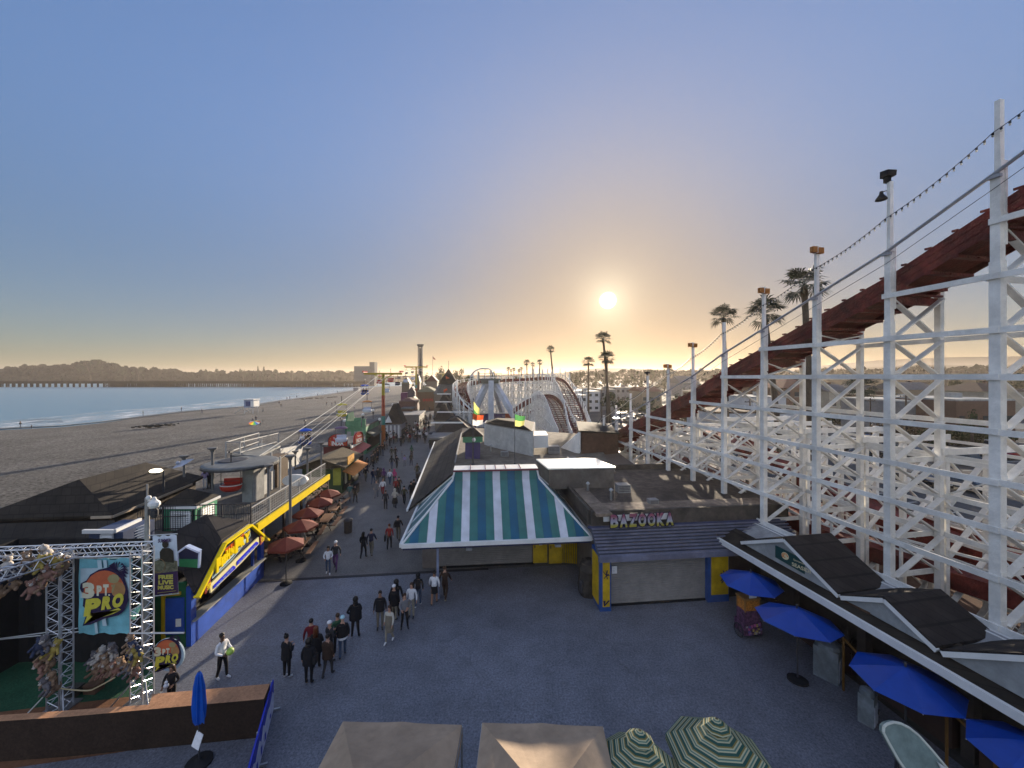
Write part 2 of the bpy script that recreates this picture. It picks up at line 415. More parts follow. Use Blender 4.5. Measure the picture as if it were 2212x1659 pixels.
# land: one sheet right of the boardwalk edge, reaching the horizon
sheet('ground',[F1(-60,EDGE_V+.4,-.02),F1(-60,700,-.02),F1(2600,900,-.02),F1(2600,-400,-.02),F1(640,-30,-.02),F1(600,EDGE_V+.4,-.02)],LANDM)
sheet('boardwalk',[F1(-30,EDGE_V+.3,0),F1(-30,13.5,0),F1(22.5,13.5,0),F1(22.5,30,0),F1(600,30,0),F1(600,EDGE_V+.3,0)],WALKM)
mb=MB();mb.box(F1(285,EDGE_V+.25,-.7),(.3,640,1.5),fr=F1)
solo('sea_wall',mb,GREYCON,'low grey concrete wall between the boardwalk and the sand','wall')
# the plaza: its far edge is the kerb line seen at (555,1255)-(830,1243)
k0=G(540,1256);k1=G(830,1243);uk=F1.inv((k0+k1)/2)[0]
sheet('plaza',[F1(-30,-13.6,.006),F1(-30,14.2,.006),F1(uk,14.2,.006),F1(uk,-13.6,.006)],ASPH)
mb=MB();mb.box(F1(uk,-6.2,.01),(14.6,.22,.03),fr=F1)
tag(mb.build('kerb_strip',mat('kerb_joint',(.03,.03,.035))),kind='structure')
RUST=ground_mat('rust_brown_paving',(.20,.095,.05),10,.25,bump=.4,rough=.8,patch=.3)
sheet('brown_paving',[P(-20,1535,13.2)*1,G(330,1499,.012),G(592,1478,.012),G(560,1585,.012),G(240,1630,.012),G(-60,1690,.012)],RUST)if False else None
q=[G(-60,1545,.012),G(330,1499,.012),G(500,1485,.012),G(500,1585,.012),G(240,1628,.012),G(-60,1672,.012)]
sheet('brown_paving',q,RUST)
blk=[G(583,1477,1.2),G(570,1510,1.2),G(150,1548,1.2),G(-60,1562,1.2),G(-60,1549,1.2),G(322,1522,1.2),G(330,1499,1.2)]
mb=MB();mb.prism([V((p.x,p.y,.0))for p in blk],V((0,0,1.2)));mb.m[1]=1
tag(mb.build('brown_ledge',[ground_mat('ledge_front_shaded',(.045,.028,.02),10,.4,rough=.9,patch=.3),ground_mat('ledge_top_sunlit',(.56,.29,.155),10,.3,rough=.7,patch=.3)]),kind='structure',label='raised rust-brown ledge in front of the game stage',cat='ledge')  # sun and shade put into the colours: top brightened, front face darkened
TURF=ground_mat('green_turf',(.02,.085,.045),14,.4,bump=.6,rough=.95,patch=.3)
sheet('turf',[G(-60,1545,.011),G(330,1499,.011),G(330,1405,.011),G(-60,1400,.011)],TURF)
# ---------------------------------------------------------------- pier
PILE=mat('pier_timber',(.012,.011,.010),rough=1,var=.3,spec=0)
e=empty('pier','long dark timber pier on piles across the bay','pier',(-300,520,SZ))
YP=520
deck=MB();piles=MB()
pz0=13.8-(829-HY)/F*YP;zt=H-(823.6-HY)/F*YP;zb=H-(828.5-HY)/F*YP
xl,xr=P(-40,0,YP).x,P(792,0,YP).x
deck.box(((xl+xr)/2,YP,(zt+zb)/2),(xr-xl,14,zt-zb))
deck.box(((xl+xr)/2,YP-7.2,zt+.7),(xr-xl,.2,.25))
random.seed(5)
for i,x in enumerate(range(-40,240,13)):
 X=P(x,0,YP).x;piles.box((X,YP-5,(zb+SZ)/2-.5),(2.0,.8,zb-SZ+1));piles.box((X+6,YP+5,(zb+SZ)/2-.5),(1.2,.8,zb-SZ+1))
deck.build('deck',PILE,e)
for i in range(0,130):
 x=240+i*4.25;X=P(x,0,YP).x
 for dy in(-6,0,6):piles.box((X+random.uniform(-.4,.4)+dy*.12,YP+dy,(zb+SZ)/2-.5),(1.1,.6,zb-SZ+1))
 if i%3==0:piles.bar((X,YP-6,SZ+1),(X+2.6,YP-6,zb),.5)
piles.build('piles',PILE,e)
# ---------------------------------------------------------------- far hills
HILL=ground_mat('hill_cover',(.012,.016,.011),.05,.4,bump=.0,rough=1,patch=.35,spec=0)
def ridge(name,prof,Y,depth,zfoot=-3,m=HILL,jit=.6):
 mb=MB();random.seed(len(prof)*7+int(Y))
 pts=[]
 for(x0,y0),(x1,y1)in zip(prof[:-1],prof[1:]):
  k=max(1,int(abs(x1-x0)/6))
  for j in range(k):pts.append((x0+(x1-x0)*j/k,y0+(y1-y0)*j/k))
 pts.append(prof[-1])
 for(x0,y0),(x1,y1)in zip(pts[:-1],pts[1:]):
  a,b_=P(x0,y0,Y),P(x1,y1,Y)
  a0,b0=P(x0,y0,Y*.82),P(x1,y1,Y*.82);a0.z=b0.z=zfoot
  am,bm=(a*.45+a0*.55),(b_*.45+b0*.55);am.z=zfoot+(a.z-zfoot)*.62;bm.z=zfoot+(b_.z-zfoot)*.62
  a1,b1=P(x0,y0,Y*1+depth),P(x1,y1,Y+depth);a1.z=b1.z=zfoot
  mb.face([a0,b0,bm,am]);mb.face([am,bm,b_,a]);mb.face([a,b_,b1,a1])
 o=mb.build(name,m);return tag(o,kind='structure')
ridge('hills',[(-120,806),(60,803),(180,796),(320,805),(500,810),(700,811),(830,812),(960,812),(1110,808),(1230,805)],1150,500)
ridge('hills',[(1180,812),(1240,800),(1300,795),(1380,797),(1500,800),(1640,796),(1750,792),(1900,778),(2040,772),(2180,770),(2330,768)],1500,700,zfoot=-1)
ridge('hills',[(1420,812),(1560,800),(1680,804),(1800,798),(1980,788),(2120,790),(2330,782)],1000,300,zfoot=-1)
ridge('hills',[(1660,812),(1800,806),(2000,802),(2330,800)],420,120,zfoot=-1)
# ---------------------------------------------------------------- trees
TRUNK=mat('bark',(.07,.05,.035),rough=.95,var=.3)
LEAFS=[mat('foliage_dark',(.022,.035,.014),rough=1,var=.5,scale=.8,spec=.05),mat('foliage_mid',(.045,.06,.022),rough=1,var=.5,scale=.8,spec=.05)]
def crown_mesh(seed,n=420,form='round'):
 """leaf clumps spread through several overlapping lobes, unit radius, base of the crown at z=0"""
 rnd=random.Random(seed);mb=MB()
 if form=='conifer':
  for i in range(n):
   t=rnd.random()**.8;r=(1-t)*.55*rnd.uniform(.35,1.1);a=rnd.uniform(0,6.283)
   c=V((r*cos(a),r*sin(a),t*2.2));s=rnd.uniform(.05,.13)
   d=V((cos(a),sin(a),-.35)).normalized()*s*1.6;sd=V((-sin(a),cos(a),0))*s
   mb.face([c-sd,c+d,c+sd,c-d*.3+V((0,0,s*.6))],rnd.randrange(2))
  return mb
 lobes=[]
 k=rnd.randint(7,10)
 for i in range(k):
  a=rnd.uniform(0,6.283);q=rnd.uniform(.15,.72)
  lobes.append((V((q*cos(a),q*sin(a),rnd.uniform(.35,1.15))),rnd.uniform(.25,.46)))
 for i in range(n):
  c0,r0=rnd.choice(lobes)
  d=V((rnd.gauss(0,1),rnd.gauss(0,1),rnd.gauss(0,.8))).normalized()
  c=c0+d*r0*rnd.uniform(.45,1.08);s=rnd.uniform(.04,.12)
  u=V((rnd.gauss(0,1),rnd.gauss(0,1),rnd.gauss(0,1))).normalized();w_=d.cross(u).normalized()
  u=w_.cross(d).normalized()
  mb.face([c+u*s,c+w_*s*.8,c-u*s*.9,c-w_*s*.7],0 if rnd.random()<.6 else 1)
 return mb
CROWN={}
for sd in range(5):CROWN['round',sd]=crown_mesh(sd,520)
for sd in range(2):CROWN['conifer',sd]=crown_mesh(sd+20,420,'conifer')
CRM={}
def tree(x,ytop,yb,Y,w_px,label,form='round',sd=0,base_z=None,group=None):
 """tree whose crown spans w_px round column x, top at ytop; yb = where its foot would show"""
 z0=base_z if base_z is not None else-.5
 top=H-(ytop-HY)/F*Y;h=top-z0;wd=w_px/F*Y
 b=P(x,HY,Y);b.z=z0
 e=empty('tree',label,'tree',b,rz=random.uniform(0,6.28),group=group)
 key=(form,sd)
 if key not in CRM:
  o=CROWN[key].build('crown',LEAFS);CRM[key]=o.data;bpy.data.objects.remove(o)
  t=MB();t.tube((0,0,0),(0,0,.5),.045,6,.03);t.tube((0,0,.4),(.2,.1,.9),.028,5,.012);t.tube((0,0,.4),(-.18,.05,.85),.026,5,.012);t.tube((0,0,.45),(0,-.16,.95),.024,5,.01)
  if 'trunk' not in CRM:
   o=t.build('trunk',TRUNK);CRM['trunk']=o.data;bpy.data.objects.remove(o)
 c=bpy.data.objects.new('crown',CRM[key]);COL.objects.link(c);c.parent=e
 ch=h*(.8 if form=='round' else .9);hk=1.5 if form=='round' else 2.2
 c.scale=(wd/2/(.95 if form=='round' else .55),wd/2/(.95 if form=='round' else .55),ch/hk);c.location=(0,0,h-ch)
 t=bpy.data.objects.new('trunk',CRM['trunk']);COL.objects.link(t);t.parent=e;t.scale=(h*.7,h*.7,h*.9)
 return e
WOODL=mat('far_wood_foliage',(.010,.015,.008),rough=1,var=.5,scale=.3,spec=0)
def wood(name,prof,Y,dY,n,size,zb=-2,seed=1,prof_low=None):
 """a far wood that reads as one mass: leaf clumps under an uneven skyline"""
 rnd=random.Random(seed);mb=MB()
 xs=[p[0]for p in prof]
 def top(x):
  for(x0,y0),(x1,y1)in zip(prof[:-1],prof[1:]):
   if x0<=x<=x1:return y0+(y1-y0)*(x-x0)/(x1-x0)
  return prof[-1][1]
 bumps=[(rnd.uniform(xs[0],xs[-1]),rnd.uniform(4,13),rnd.uniform(1,8))for _ in range(int((xs[-1]-xs[0])/7))]
 for i in range(n):
  x=rnd.uniform(xs[0],xs[-1]);yt=top(x)
  yt-=max([0]+[hh*sqrt(max(0,1-((x-c)/w_)**2))for c,w_,hh in bumps])
  YY=Y+rnd.uniform(0,dY);zt_=H-(yt-HY)/F*Y
  z=zb+(zt_-zb)*(1-rnd.random()**1.6*.98);c=P(x,HY,YY);c.z=z;s=size*rnd.uniform(.5,1.3)
  d=V((rnd.gauss(0,1),rnd.gauss(0,1),rnd.gauss(0,1))).normalized();u=d.cross(V((rnd.gauss(0,1),rnd.gauss(0,1),rnd.gauss(0,1)))).normalized();w2=d.cross(u)
  mb.face([c+u*s,c+w2*s,c-u*s,c-w2*s])
 o=mb.build(name,WOODL);return tag(o,kind='stuff',label='dark wooded far shore seen through haze',cat='wood')
wood('shore_wood',[(-40,802),(0,801),(30,800),(55,795),(90,794),(130,792),(160,790),(175,785),(210,782),(235,789),(262,797),(280,801),(330,802),(400,806),(470,808),(560,809),(700,810),(770,808)],900,120,12000,3.8,seed=2)
wood('town_wood',[(1230,812),(1330,806),(1480,803),(1700,806),(1850,800),(2000,798),(2330,794)],380,90,5000,2.2,seed=4,zb=0)
random.seed(11)
far_trees=[ # x, top y, Y, width px, form, variant, label
 (62,791,620,26,'round',0,'dark tree at the left end of the far wooded shore'),
 (196,775,600,60,'round',1,'tallest broad tree on the far wooded shore'),
 (270,787,600,22,'round',2,'round tree right of the tallest one on the far shore'),
 (300,789,600,26,'round',3,'leafy tree between two round ones on the far shore'),
 (449,795,590,19,'round',0,'left one of two trees rising near the far shore middle'),
 (468,794,590,16,'round',4,'right one of two trees rising near the far shore middle'),
 (526,794,590,18,'round',2,'pale lone tree above the pier'),
 (557,791,590,9,'conifer',0,'narrow pointed conifer above the pier'),
 (570,792,590,13,'conifer',1,'wider conifer right of the pointed one above the pier'),
 (597,795,590,20,'round',3,'flat-topped tree right of the conifers on the far shore'),
 (632,799,590,18,'round',1,'low round tree near the hotel side of the far shore'),
 (652,801,590,14,'round',0,'small tree next to the low round one on the far shore'),
 (704,799,590,18,'round',4,'tree on the far shore just left of the square hotel'),
 (955,789,330,34,'round',1,'big hazy dome-shaped tree behind the pointed roof'),
 (992,791,330,34,'round',2,'spreading hazy tree right of the pointed roof'),
 (1066,796,210,13,'round',3,'small tree above the platform of the swing ride'),
 (1246,796,300,34,'round',0,'hazy round tree right of the far coaster crest'),
 (1287,797,300,12,'conifer',0,'hazy conifer between the tall thin palms'),
 (1385,801,300,12,'conifer',1,'hazy conifer above the brown hedge'),
 (1372,796,330,22,'round',2,'hazy tree behind the conifer above the hedge'),
 (1318,803,290,30,'round',4,'hazy low tree right of the paired palms'),
 (1352,806,290,20,'round',1,'small hazy tree right of the low one'),
 (1409,794,300,17,'round',3,'hazy tree before the first lamp post of the coaster'),
 (1435,797,300,14,'conifer',1,'dark layered conifer beside the coaster posts'),
 (1462,802,300,16,'round',0,'round tree beside the far house roof'),
 (1900,838,120,60,'round',2,'dark leafy tree in the car park behind the coaster'),
 (2060,815,190,40,'round',3,'dark tree beyond the flat white roof'),
 (2150,806,190,60,'round',1,'large dark tree at the right edge behind the coaster'),
 (2215,800,200,70,'round',4,'dark tree cut by the right edge of the view'),
 (1340,842,95,78,'round',2,'large brown-green tree behind the tall paired palms'),
 (1405,856,92,60,'round',1,'brown-green tree right of the paired palms'),
 (1478,870,90,46,'round',3,'low tree behind the foot of the coaster drop'),
 (2090,830,140,50,'round',0,'leafy tree between flat roofs at the right'),
 (1990,826,150,44,'round',4,'tree right of the short palm behind the coaster'),
]
for x,yt,Y,wpx,form,sd,lab in far_trees:
 tree(x,yt,0,Y*(1.5 if x<720 else 1),wpx,lab,form,sd,base_z=-2 if x<900 else 0)
# palms: a leaning tapered trunk, a skirt of dead fronds, and fan fronds of many blades
PTR=mat('palm_trunk',(.075,.06,.045),rough=.95,var=.35,scale=6,bump=.5)
FROND=mat('palm_frond',(.022,.035,.016),rough=.6,var=.4,scale=5)
DEAD=mat('dead_frond',(.07,.05,.025),rough=.9,var=.3)
def palm_crown(seed,n=30):
 rnd=random.Random(seed);g=MB();d_=MB()
 for i in range(n):
  a=6.283*i/n+rnd.uniform(-.15,.15);el=rnd.uniform(-.75,1.35);L=rnd.uniform(.42,.55)
  d=V((cos(a)*cos(el),sin(a)*cos(el),sin(el)));root=V((0,0,.05));tip=root+d*L
  g.tube(root,tip,.012,3,.008,caps=False)
  side=d.cross(V((0,0,1)));side=side.normalized()if side.length>.1 else V((1,0,0))
  upv=side.cross(d).normalized();K=11
  for k in range(K): # the fan: blades spread round the petiole tip, tips drooping
   b=(k-(K-1)/2)/((K-1)/2)*1.55;bl=(.50+.10*cos(b))*rnd.uniform(.8,1.1)
   bd=(d*cos(b)+side*sin(b)+upv*.12).normalized();wv=(side*cos(b)-d*sin(b)).normalized()*.035
   mid=tip+bd*bl*.6;end=tip+bd*bl+V((0,0,-bl*.28))+V((rnd.uniform(-.03,.03),)*3)
   g.face([tip,mid-wv,end,mid+wv])
 for i in range(26):
  a=6.283*i/26;l=rnd.uniform(.3,.6);r=.13
  p0=V((cos(a)*.06,sin(a)*.06,0));p1=V((cos(a)*r,sin(a)*r,-l*.5));p2=V((cos(a)*r*.8,sin(a)*r*.8,-l));w_=V((-sin(a),cos(a),0))*.035
  d_.face([p0-w_,p1-w_,p1+w_,p0+w_]);d_.face([p1-w_,p2,p1+w_])
 return g,d_
PC={}
def palm(x,y,crown_px,Y,xb,label,yb=None,sd=0,group=None,zb=0.0):
 r=crown_px/2/F*Y;top=P(x,y+crown_px*.12,Y);base=P(xb,HY,Y);base.z=zb
 e=empty('palm_tree',label,'palm tree',base,group=group)
 t=MB();pts=[]
 for i in range(13):
  f=i/12;c=base*(1-f)+top*f;c+=(top-base).cross(V((0,1,0))).normalized()*0
  c.x=base.x+(top.x-base.x)*(f**1.25);pts.append(c)
 h=(top-base).length;rb=max(.16,h*.016)
 n=8;ring=[]
 for i,c in enumerate(pts):
  rr=rb*(1.25-.5*min(1,i/12*1.2))*(1.35 if i==0 else 1)
  ring.append([c+V((cos(6.283*k/n)*rr,sin(6.283*k/n)*rr,0))for k in range(n)])
 vs_=[p for rg in ring for p in rg]
 t.add(vs_,[(j*n+k,j*n+(k+1)%n,(j+1)*n+(k+1)%n,(j+1)*n+k)for j in range(12)for k in range(n)])
 t.build('trunk',PTR,e,smooth=True)
 if sd not in PC:
  g,d_=palm_crown(sd+50);a=g.build('fronds',FROND);b=d_.build('dead_skirt',DEAD)
  PC[sd]=(a.data,b.data);bpy.data.objects.remove(a);bpy.data.objects.remove(b)
 for nm,me in(('fronds',PC[sd][0]),('dead_skirt',PC[sd][1])):
  o=bpy.data.objects.new(nm,me);COL.objects.link(o);o.parent=e;o.location=top-base;o.scale=(r,r,r*.95);o.rotation_euler=(0,0,random.uniform(0,6))
 return e
palms=[(1563,678,66,47,1572,'tall palm left of the two bigger ones behind the coaster drop'),
 (1652,668,92,36,1692,'palm with leaning trunk, middle of the three big ones behind the coaster'),
 (1737,606,106,31,1758,'tallest and nearest palm behind the coaster drop'),
 (1303,727,42,82,1318,'slender tall palm just under the sun'),
 (1311,769,44,80,1312,'palm crossing the slender one under the sun'),
 (1271,779,33,88,1271,'straight palm left of the crossing pair'),
 (1189,753,23,130,1200,'thin leaning palm above the far coaster crest'),
 (1098,796,12,170,1098,'leftmost small palm of the far row'),
 (1104,800,10,172,1104,'tiny palm tucked beside the leftmost of the far row'),
 (1110,797,11,168,1110,'second small palm of the far row'),
 (1121,800,11,168,1122,'low palm in the middle of the far row'),
 (1126,796,11,166,1127,'palm right of the low one in the far row'),
 (1138,782,19,150,1139,'fullest palm of the far row'),
 (1151,786,14,160,1151,'palm between the two fuller ones of the far row'),
 (1166,781,18,155,1166,'rightmost palm of the far row'),
 (1060,803,9,180,1060,'lone small palm above the swing ride platform'),
 (1860,826,72,62,1866,'short broad palm in the car park behind the coaster'),
 (660,806,8,560,660,'tiny palm on the far shore left of the hotel'),
 (630,803,8,560,630,'tiny palm among round trees on the far shore'),
 (1487,805,7,330,1487,'left one of two tiny palms on the hazy rise'),
 (1500,805,7,330,1500,'right one of two tiny palms on the hazy rise')]
random.seed(21)
for i,(x,y,cp,Y,xb,lab)in enumerate(palms):palm(x,y,cp,Y,xb,lab,sd=i%3)
# ================================================================ THE WOODEN COASTER, NEAR PART
V0=16.93;VB=V0+2.45;DU=2.92
p1=F2.at(2155,V0,0);U0=F2.inv(p1)[0]
def cu(i):return U0+DU*i # u of bent i (0 = the tall post near the right edge)
post_top={-2:22.4,-1:21.2,0:19.8,1:18.75,2:17.2,3:16.0,4:14.6,5:13.6,6:12.25,7:11.4,8:9.8,9:8.5,10:7.25,11:5.6,12:4.9}
red_top={-2:19.6,-1:18.3,0:16.77,1:15.3,2:14.16,3:13.0,4:11.86,5:10.5,6:9.4,7:8.3,8:7.2,9:6.1,10:5.0,11:4.0,12:3.3}
def zbase(i):return 3.55 if i<=4 else 1.8
TIERS=[3.6,5.1,6.6,8.05,9.6,11.3,12.75,14.4,16.1,17.7]
near=empty('roller_coaster','white timber lattice coaster with a red track climbing to the right edge','roller coaster',F2(cu(4),V0+3,0))
IDX=list(range(-2,13))
for i in IDX:
 mb=MB();zb=zbase(i);zt_=post_top[i]
 w_=.26 if i<=0 else .235
 rt=red_top[i]
 zsplit=rt-1.9
 mb.box(F2(cu(i),V0,(zb+zsplit)/2),(w_,w_,zsplit-zb),fr=F2)
 mb.box(F2(cu(i),V0,(zsplit+rt+.8)/2),(w_*.86,w_*.86,rt+.8-zsplit),fr=F2)
 mb.box(F2(cu(i)-.02,V0+w_*.45,rt-.2),(.09,w_*.9,2.4),fr=F2)
 mb.box(F2(cu(i)-w_*.2,V0-.03,(rt+.8+zt_)/2-.3),(w_*.66,w_*.5,zt_-rt-.2),fr=F2)
 for zz in TIERS: # splice plates and bolt heads where ledgers meet the post
  if zb<zz<rt+1:mb.box(F2(cu(i)-w_*.52,V0,zz+.1),(w_*1.1,.03,.26),fr=F2)
 mb.build('support_post',COASTW,near)
 mb=MB();zt_=rt-.15
 mb.box(F2(cu(i),VB,(zb+zt_)/2-.6),(w_*.85,w_*.85,zt_-zb+1.2),fr=F2)
 if i%2:mb.box(F2(cu(i),VB+w_*.6,(zb+zt_)/2-1),(w_*.4,w_*.7,2.2),fr=F2)
 mb.build('support_post',COASTW,near)
 # bracing of this bent: an X in each tier and a cross-piece under it
 mb=MB()
 tz=[z for z in[zb-.1]+TIERS if z>=zb-.1 and z<rt-.6]
 tz=sorted(set(round(z,2)for z in tz))
 if tz and tz[0]<zb+.2 and len(tz)>1 and tz[1]-tz[0]<.5:tz.pop(0)
 tz.append(rt-.9)
 for k,(z0,z1)in enumerate(zip(tz[:-1],tz[1:])):
  if z1-z0<.5:continue
  a,b_=F2(cu(i)-.12,V0+.1,z0+.08),F2(cu(i)-.12,VB-.05,z1-.05)
  c,d=F2(cu(i)+.06,V0+.1,z1-.05),F2(cu(i)+.06,VB-.05,z0+.08)
  mb.bar(a,b_,.05,.215,up=F2.du);mb.bar(c,d,.05,.215,up=F2.du)
  if k%2==1 or k==0:mb.bar(F2(cu(i)+.15,V0-.15,z0-.02),F2(cu(i)+.15,VB+.2,z0-.02),.05,.2)
 if mb.v:mb.build('cross_brace',COASTW,near)
# ledgers along the rows
for row,v in((0,V0-.17),(1,VB+.14)):
 for z in TIERS:
  k1=max([i for i in IDX if red_top[i]>z+(.2 if row==0 else 1.0)]+[-3])
  if k1<-1:continue
  if z==3.6 and row:continue
  mb=MB();rnd=random.Random(int(z*10))
  for i in range(-2,min(k1,11)):
   mb.bar(F2(cu(i)-.12,v,z+rnd.uniform(-.015,.015)),F2(cu(i+1)+.12,v+(.04 if i%2 else 0),z+rnd.uniform(-.015,.015)),.07,.185)
  if mb.v:mb.build('ledger',COASTW,near)
# the red track: deck, ties that show under it, stepped side boards
def rt_at(u):
 t=(u-U0)/DU;i=max(-2,min(11,floor(t)));f=t-i
 return red_top[i]*(1-f)+red_top[i+1]*f
track=MB();boards=MB();boards2=MB();n=14*6
us=[cu(-2)+(cu(12)-cu(-2))*k/n for k in range(n+1)]
for a,b_ in zip(us[:-1],us[1:]):
 za,zb_=rt_at(a),rt_at(b_)
 for v,th in((V0+.14,.06),(VB-.35,.06)): # side boards, three courses each
  for q,(d0,d1)in enumerate(((.04,.29),(.31,.56),(.58,.84))):
   (boards if v<V0+1 else boards2).hexa([F2(a,v,za-d1),F2(a,v+th,za-d1),F2(b_,v+th,zb_-d1),F2(b_,v,zb_-d1),
       F2(a,v,za-d0),F2(a,v+th,za-d0),F2(b_,v+th,zb_-d0),F2(b_,v,zb_-d0)])
 track.hexa([F2(a,V0+.2,za-.62),F2(a,VB-.36,za-.62),F2(b_,VB-.36,zb_-.62),F2(b_,V0+.2,zb_-.62),
    F2(a,V0+.2,za-.5),F2(a,VB-.36,za-.5),F2(b_,VB-.36,zb_-.5),F2(b_,V0+.2,zb_-.5)])
rnd=random.Random(4)
for k in range(14*4):
 u=us[0]+(us[-1]-us[0])*(k+.5)/56;z=rt_at(u)
 track.box(F2(u,(V0+VB)/2-.1,z-.86),(2.0,.2,.1),fr=F2)
 track.box(F2(u,(V0+VB)/2-.1,z-.88),(.3,.3,.05),fr=F2)
 boards.box(F2(u,V0+.17,z+.02),(.06,rnd.uniform(.14,.24),.07),fr=F2)
for rr in(.55,1.75):
 for a,b_ in zip(us[:-1],us[1:]):track.bar(F2(a,V0+rr,rt_at(a)-.5),F2(b_,V0+rr,rt_at(b_)-.5),.1,.2)
track.build('track',REDW,near);boards.build('side_boarding',REDW,near);boards2.build('side_boarding',REDW,near)
for i in range(-2,11):
 mb=MB();zc=red_top[i]-1.05
 mb.box(F2(cu(i)+.05,(V0+VB)/2,zc),(2.45,.14,.3),fr=F2)
 mb.box(F2(cu(i)-.1,(V0+VB)/2+.1,zc+.2),(2.2,.1,.08),fr=F2)
 mb.build('cap_beam',REDW,near)
mb=MB();wire=MB()
for i in range(-2,12):
 mb.tube(F2(cu(i),V0-.16,red_top[i]+.78),F2(cu(i+1),V0-.16,red_top[i+1]+.78),.055,6)
 mb.box(F2(cu(i),V0-.14,red_top[i]+.7),(.12,.3,.1),fr=F2)
 wire.tube(F2(cu(i),V0-.12,red_top[i]+.35),F2(cu(i+1),V0-.12,red_top[i+1]+.35),.012,3)
mb.build('handrail',mat('rail_grey',(.3,.31,.33),rough=.4),near);wire.build('guard_wire',DARK,near)
# lower decks of the same coaster behind the tall rows
def lattice(owner,rows,i0,i1,ztop,zb=.2,tier=1.55,w_=.19,xb=True,nm='support_post'):
 posts=[]
 for i in range(i0,i1+1):
  zt_=ztop(i)if callable(ztop)else ztop
  for v in rows:
   mb=MB();mb.box(F2(cu(i),v,(zb+zt_)/2),(w_,w_,zt_-zb),fr=F2);mb.build(nm,COASTW,owner)
  if xb:
   mb=MB();z=zb
   while z<zt_-.5:
    z1=min(z+tier,zt_)
    for va,vb in zip(rows[:-1],rows[1:]):
     mb.bar(F2(cu(i)-.1,va,z),F2(cu(i)-.1,vb,z1),.045,.20,up=F2.du)
     mb.bar(F2(cu(i)+.06,va,z1),F2(cu(i)+.06,vb,z),.04,.13,up=F2.du)
    z=z1
   mb.bar(F2(cu(i)-.13,rows[0]-.35,zt_-.15),F2(cu(i)-.13,rows[-1]+.3,zt_-.15),.08,.26)
   mb.build('cross_brace',COASTW,owner)
 for v in rows:
  z=zb+tier
  zmin=min((ztop(i)if callable(ztop)else ztop)for i in range(i0,i1+1))
  zmax=max((ztop(i)if callable(ztop)else ztop)for i in range(i0,i1+1))
  while z<zmax:
   js=[i for i in range(i0,i1+1)if(ztop(i)if callable(ztop)else ztop)>=z]
   if len(js)>1:
    mb=MB();mb.bar(F2(cu(js[0])-.2,v-.12,z),F2(cu(js[-1])+.2,v-.12,z),.05,.13);mb.build('ledger',COASTW,owner)
   z+=tier
zt2=lambda i:8.5 if i<=5 else max(3.2,8.5-(i-5)*.75)
low=empty('roller_coaster','lower white timber deck of the coaster behind the tall posts, with two red tracks','roller coaster',F2(cu(4),23,0))
lattice(low,[VB+.3,21.9,24.3],0,13,zt2,tier=2.0)
# long diagonals that tie the bents together lengthwise
for i in range(0,12):
 for v in(VB+.2,21.8):
  for z0 in(.4,3.5,6.6):
   if zt2(i)>z0+1.2:
    z1=min(z0+3.0,zt2(i));ld=MB()
    if(i+int(z0))%2:ld.bar(F2(cu(i),v,z0),F2(cu(i+1),v,z1),.04,.12,up=F2.dv)if i%3==0 else None
    elif i%3==0:ld.bar(F2(cu(i+1),v,z0),F2(cu(i),v,z1),.04,.12,up=F2.dv)
    if ld.v:ld.build('long_brace',COASTW,low)
lattice(low,[28.2],1,14,lambda i:4.6,xb=False)
def run_track(owner,fv,fz,i0,i1,half=.95,m=REDW,name='track',steps=6,rails=True,side=.55):
 t=MB();rr2={-1:MB(),1:MB()};k=(i1-i0)*steps;pts=[]
 for j in range(k+1):
  u=cu(i0+(i1-i0)*j/k);pts.append((u,fv(u),fz(u)))
 for j in range(k):
  (u0,v0,z0),(u1,v1,z1)=pts[j],pts[j+1]
  t.hexa([F2(u0,v0-half,z0-.12),F2(u0,v0+half,z0-.12),F2(u1,v1+half,z1-.12),F2(u1,v1-half,z1-.12),
    F2(u0,v0-half,z0),F2(u0,v0+half,z0),F2(u1,v1+half,z1),F2(u1,v1-half,z1)])
  for s in(-1,1):
   t.hexa([F2(u0,v0+s*half,z0-side),F2(u0,v0+s*(half+.06),z0-side),F2(u1,v1+s*(half+.06),z1-side),F2(u1,v1+s*half,z1-side),
     F2(u0,v0+s*half,z0+.12),F2(u0,v0+s*(half+.06),z0+.12),F2(u1,v1+s*(half+.06),z1+.12),F2(u1,v1+s*half,z1+.12)])
   if rails:
    r=rr2[s]
    r.bar(F2(u0,v0+s*(half+.3),z0+1.0),F2(u1,v1+s*(half+.3),z1+1.0),.05,.1)
    r.bar(F2(u0,v0+s*(half+.3),z0+.5),F2(u1,v1+s*(half+.3),z1+.5),.04,.08)
    if j%3==0:r.box(F2(u0,v0+s*(half+.3),z0+.3),(.09,.09,1.6),fr=F2)
 t.build(name,m,owner)
 for r in rr2.values():
  if r.v:r.build('handrail',COASTW,owner)
run_track(low,lambda u:20.6+.35*sin(u*.16),lambda u:3.7+.55*sin(u*.21+1.2),-1,12)
run_track(low,lambda u:23.1,lambda u:5.2+1.3*sin(u*.17+2.6),0,13,rails=False)
run_track(low,lambda u:26.3+.9*sin(u*.1),lambda u:2.1+.5*sin(u*.15),0,14,half=.8)
lat_low=MB()
for i in range(0,13): # short trestles under the low tracks, on a brown timber floor
 for v in(19.7,21.3,25.4,27.2):
  lat_low.box(F2(cu(i+.5),v,1.5),(.14,.14,2.6),fr=F2)
 lat_low.bar(F2(cu(i+.5),19.7,.4),F2(cu(i+.5),21.3,2.7),.04,.12,up=F2.du);lat_low.bar(F2(cu(i+.5),25.4,.4),F2(cu(i+.5),27.2,2.2),.04,.12,up=F2.du)
lat_low.build('trestles',COASTW,low)
FLOORB=mat('brown_decking',(.13,.075,.05),rough=.9,var=.3,dirt=.35)
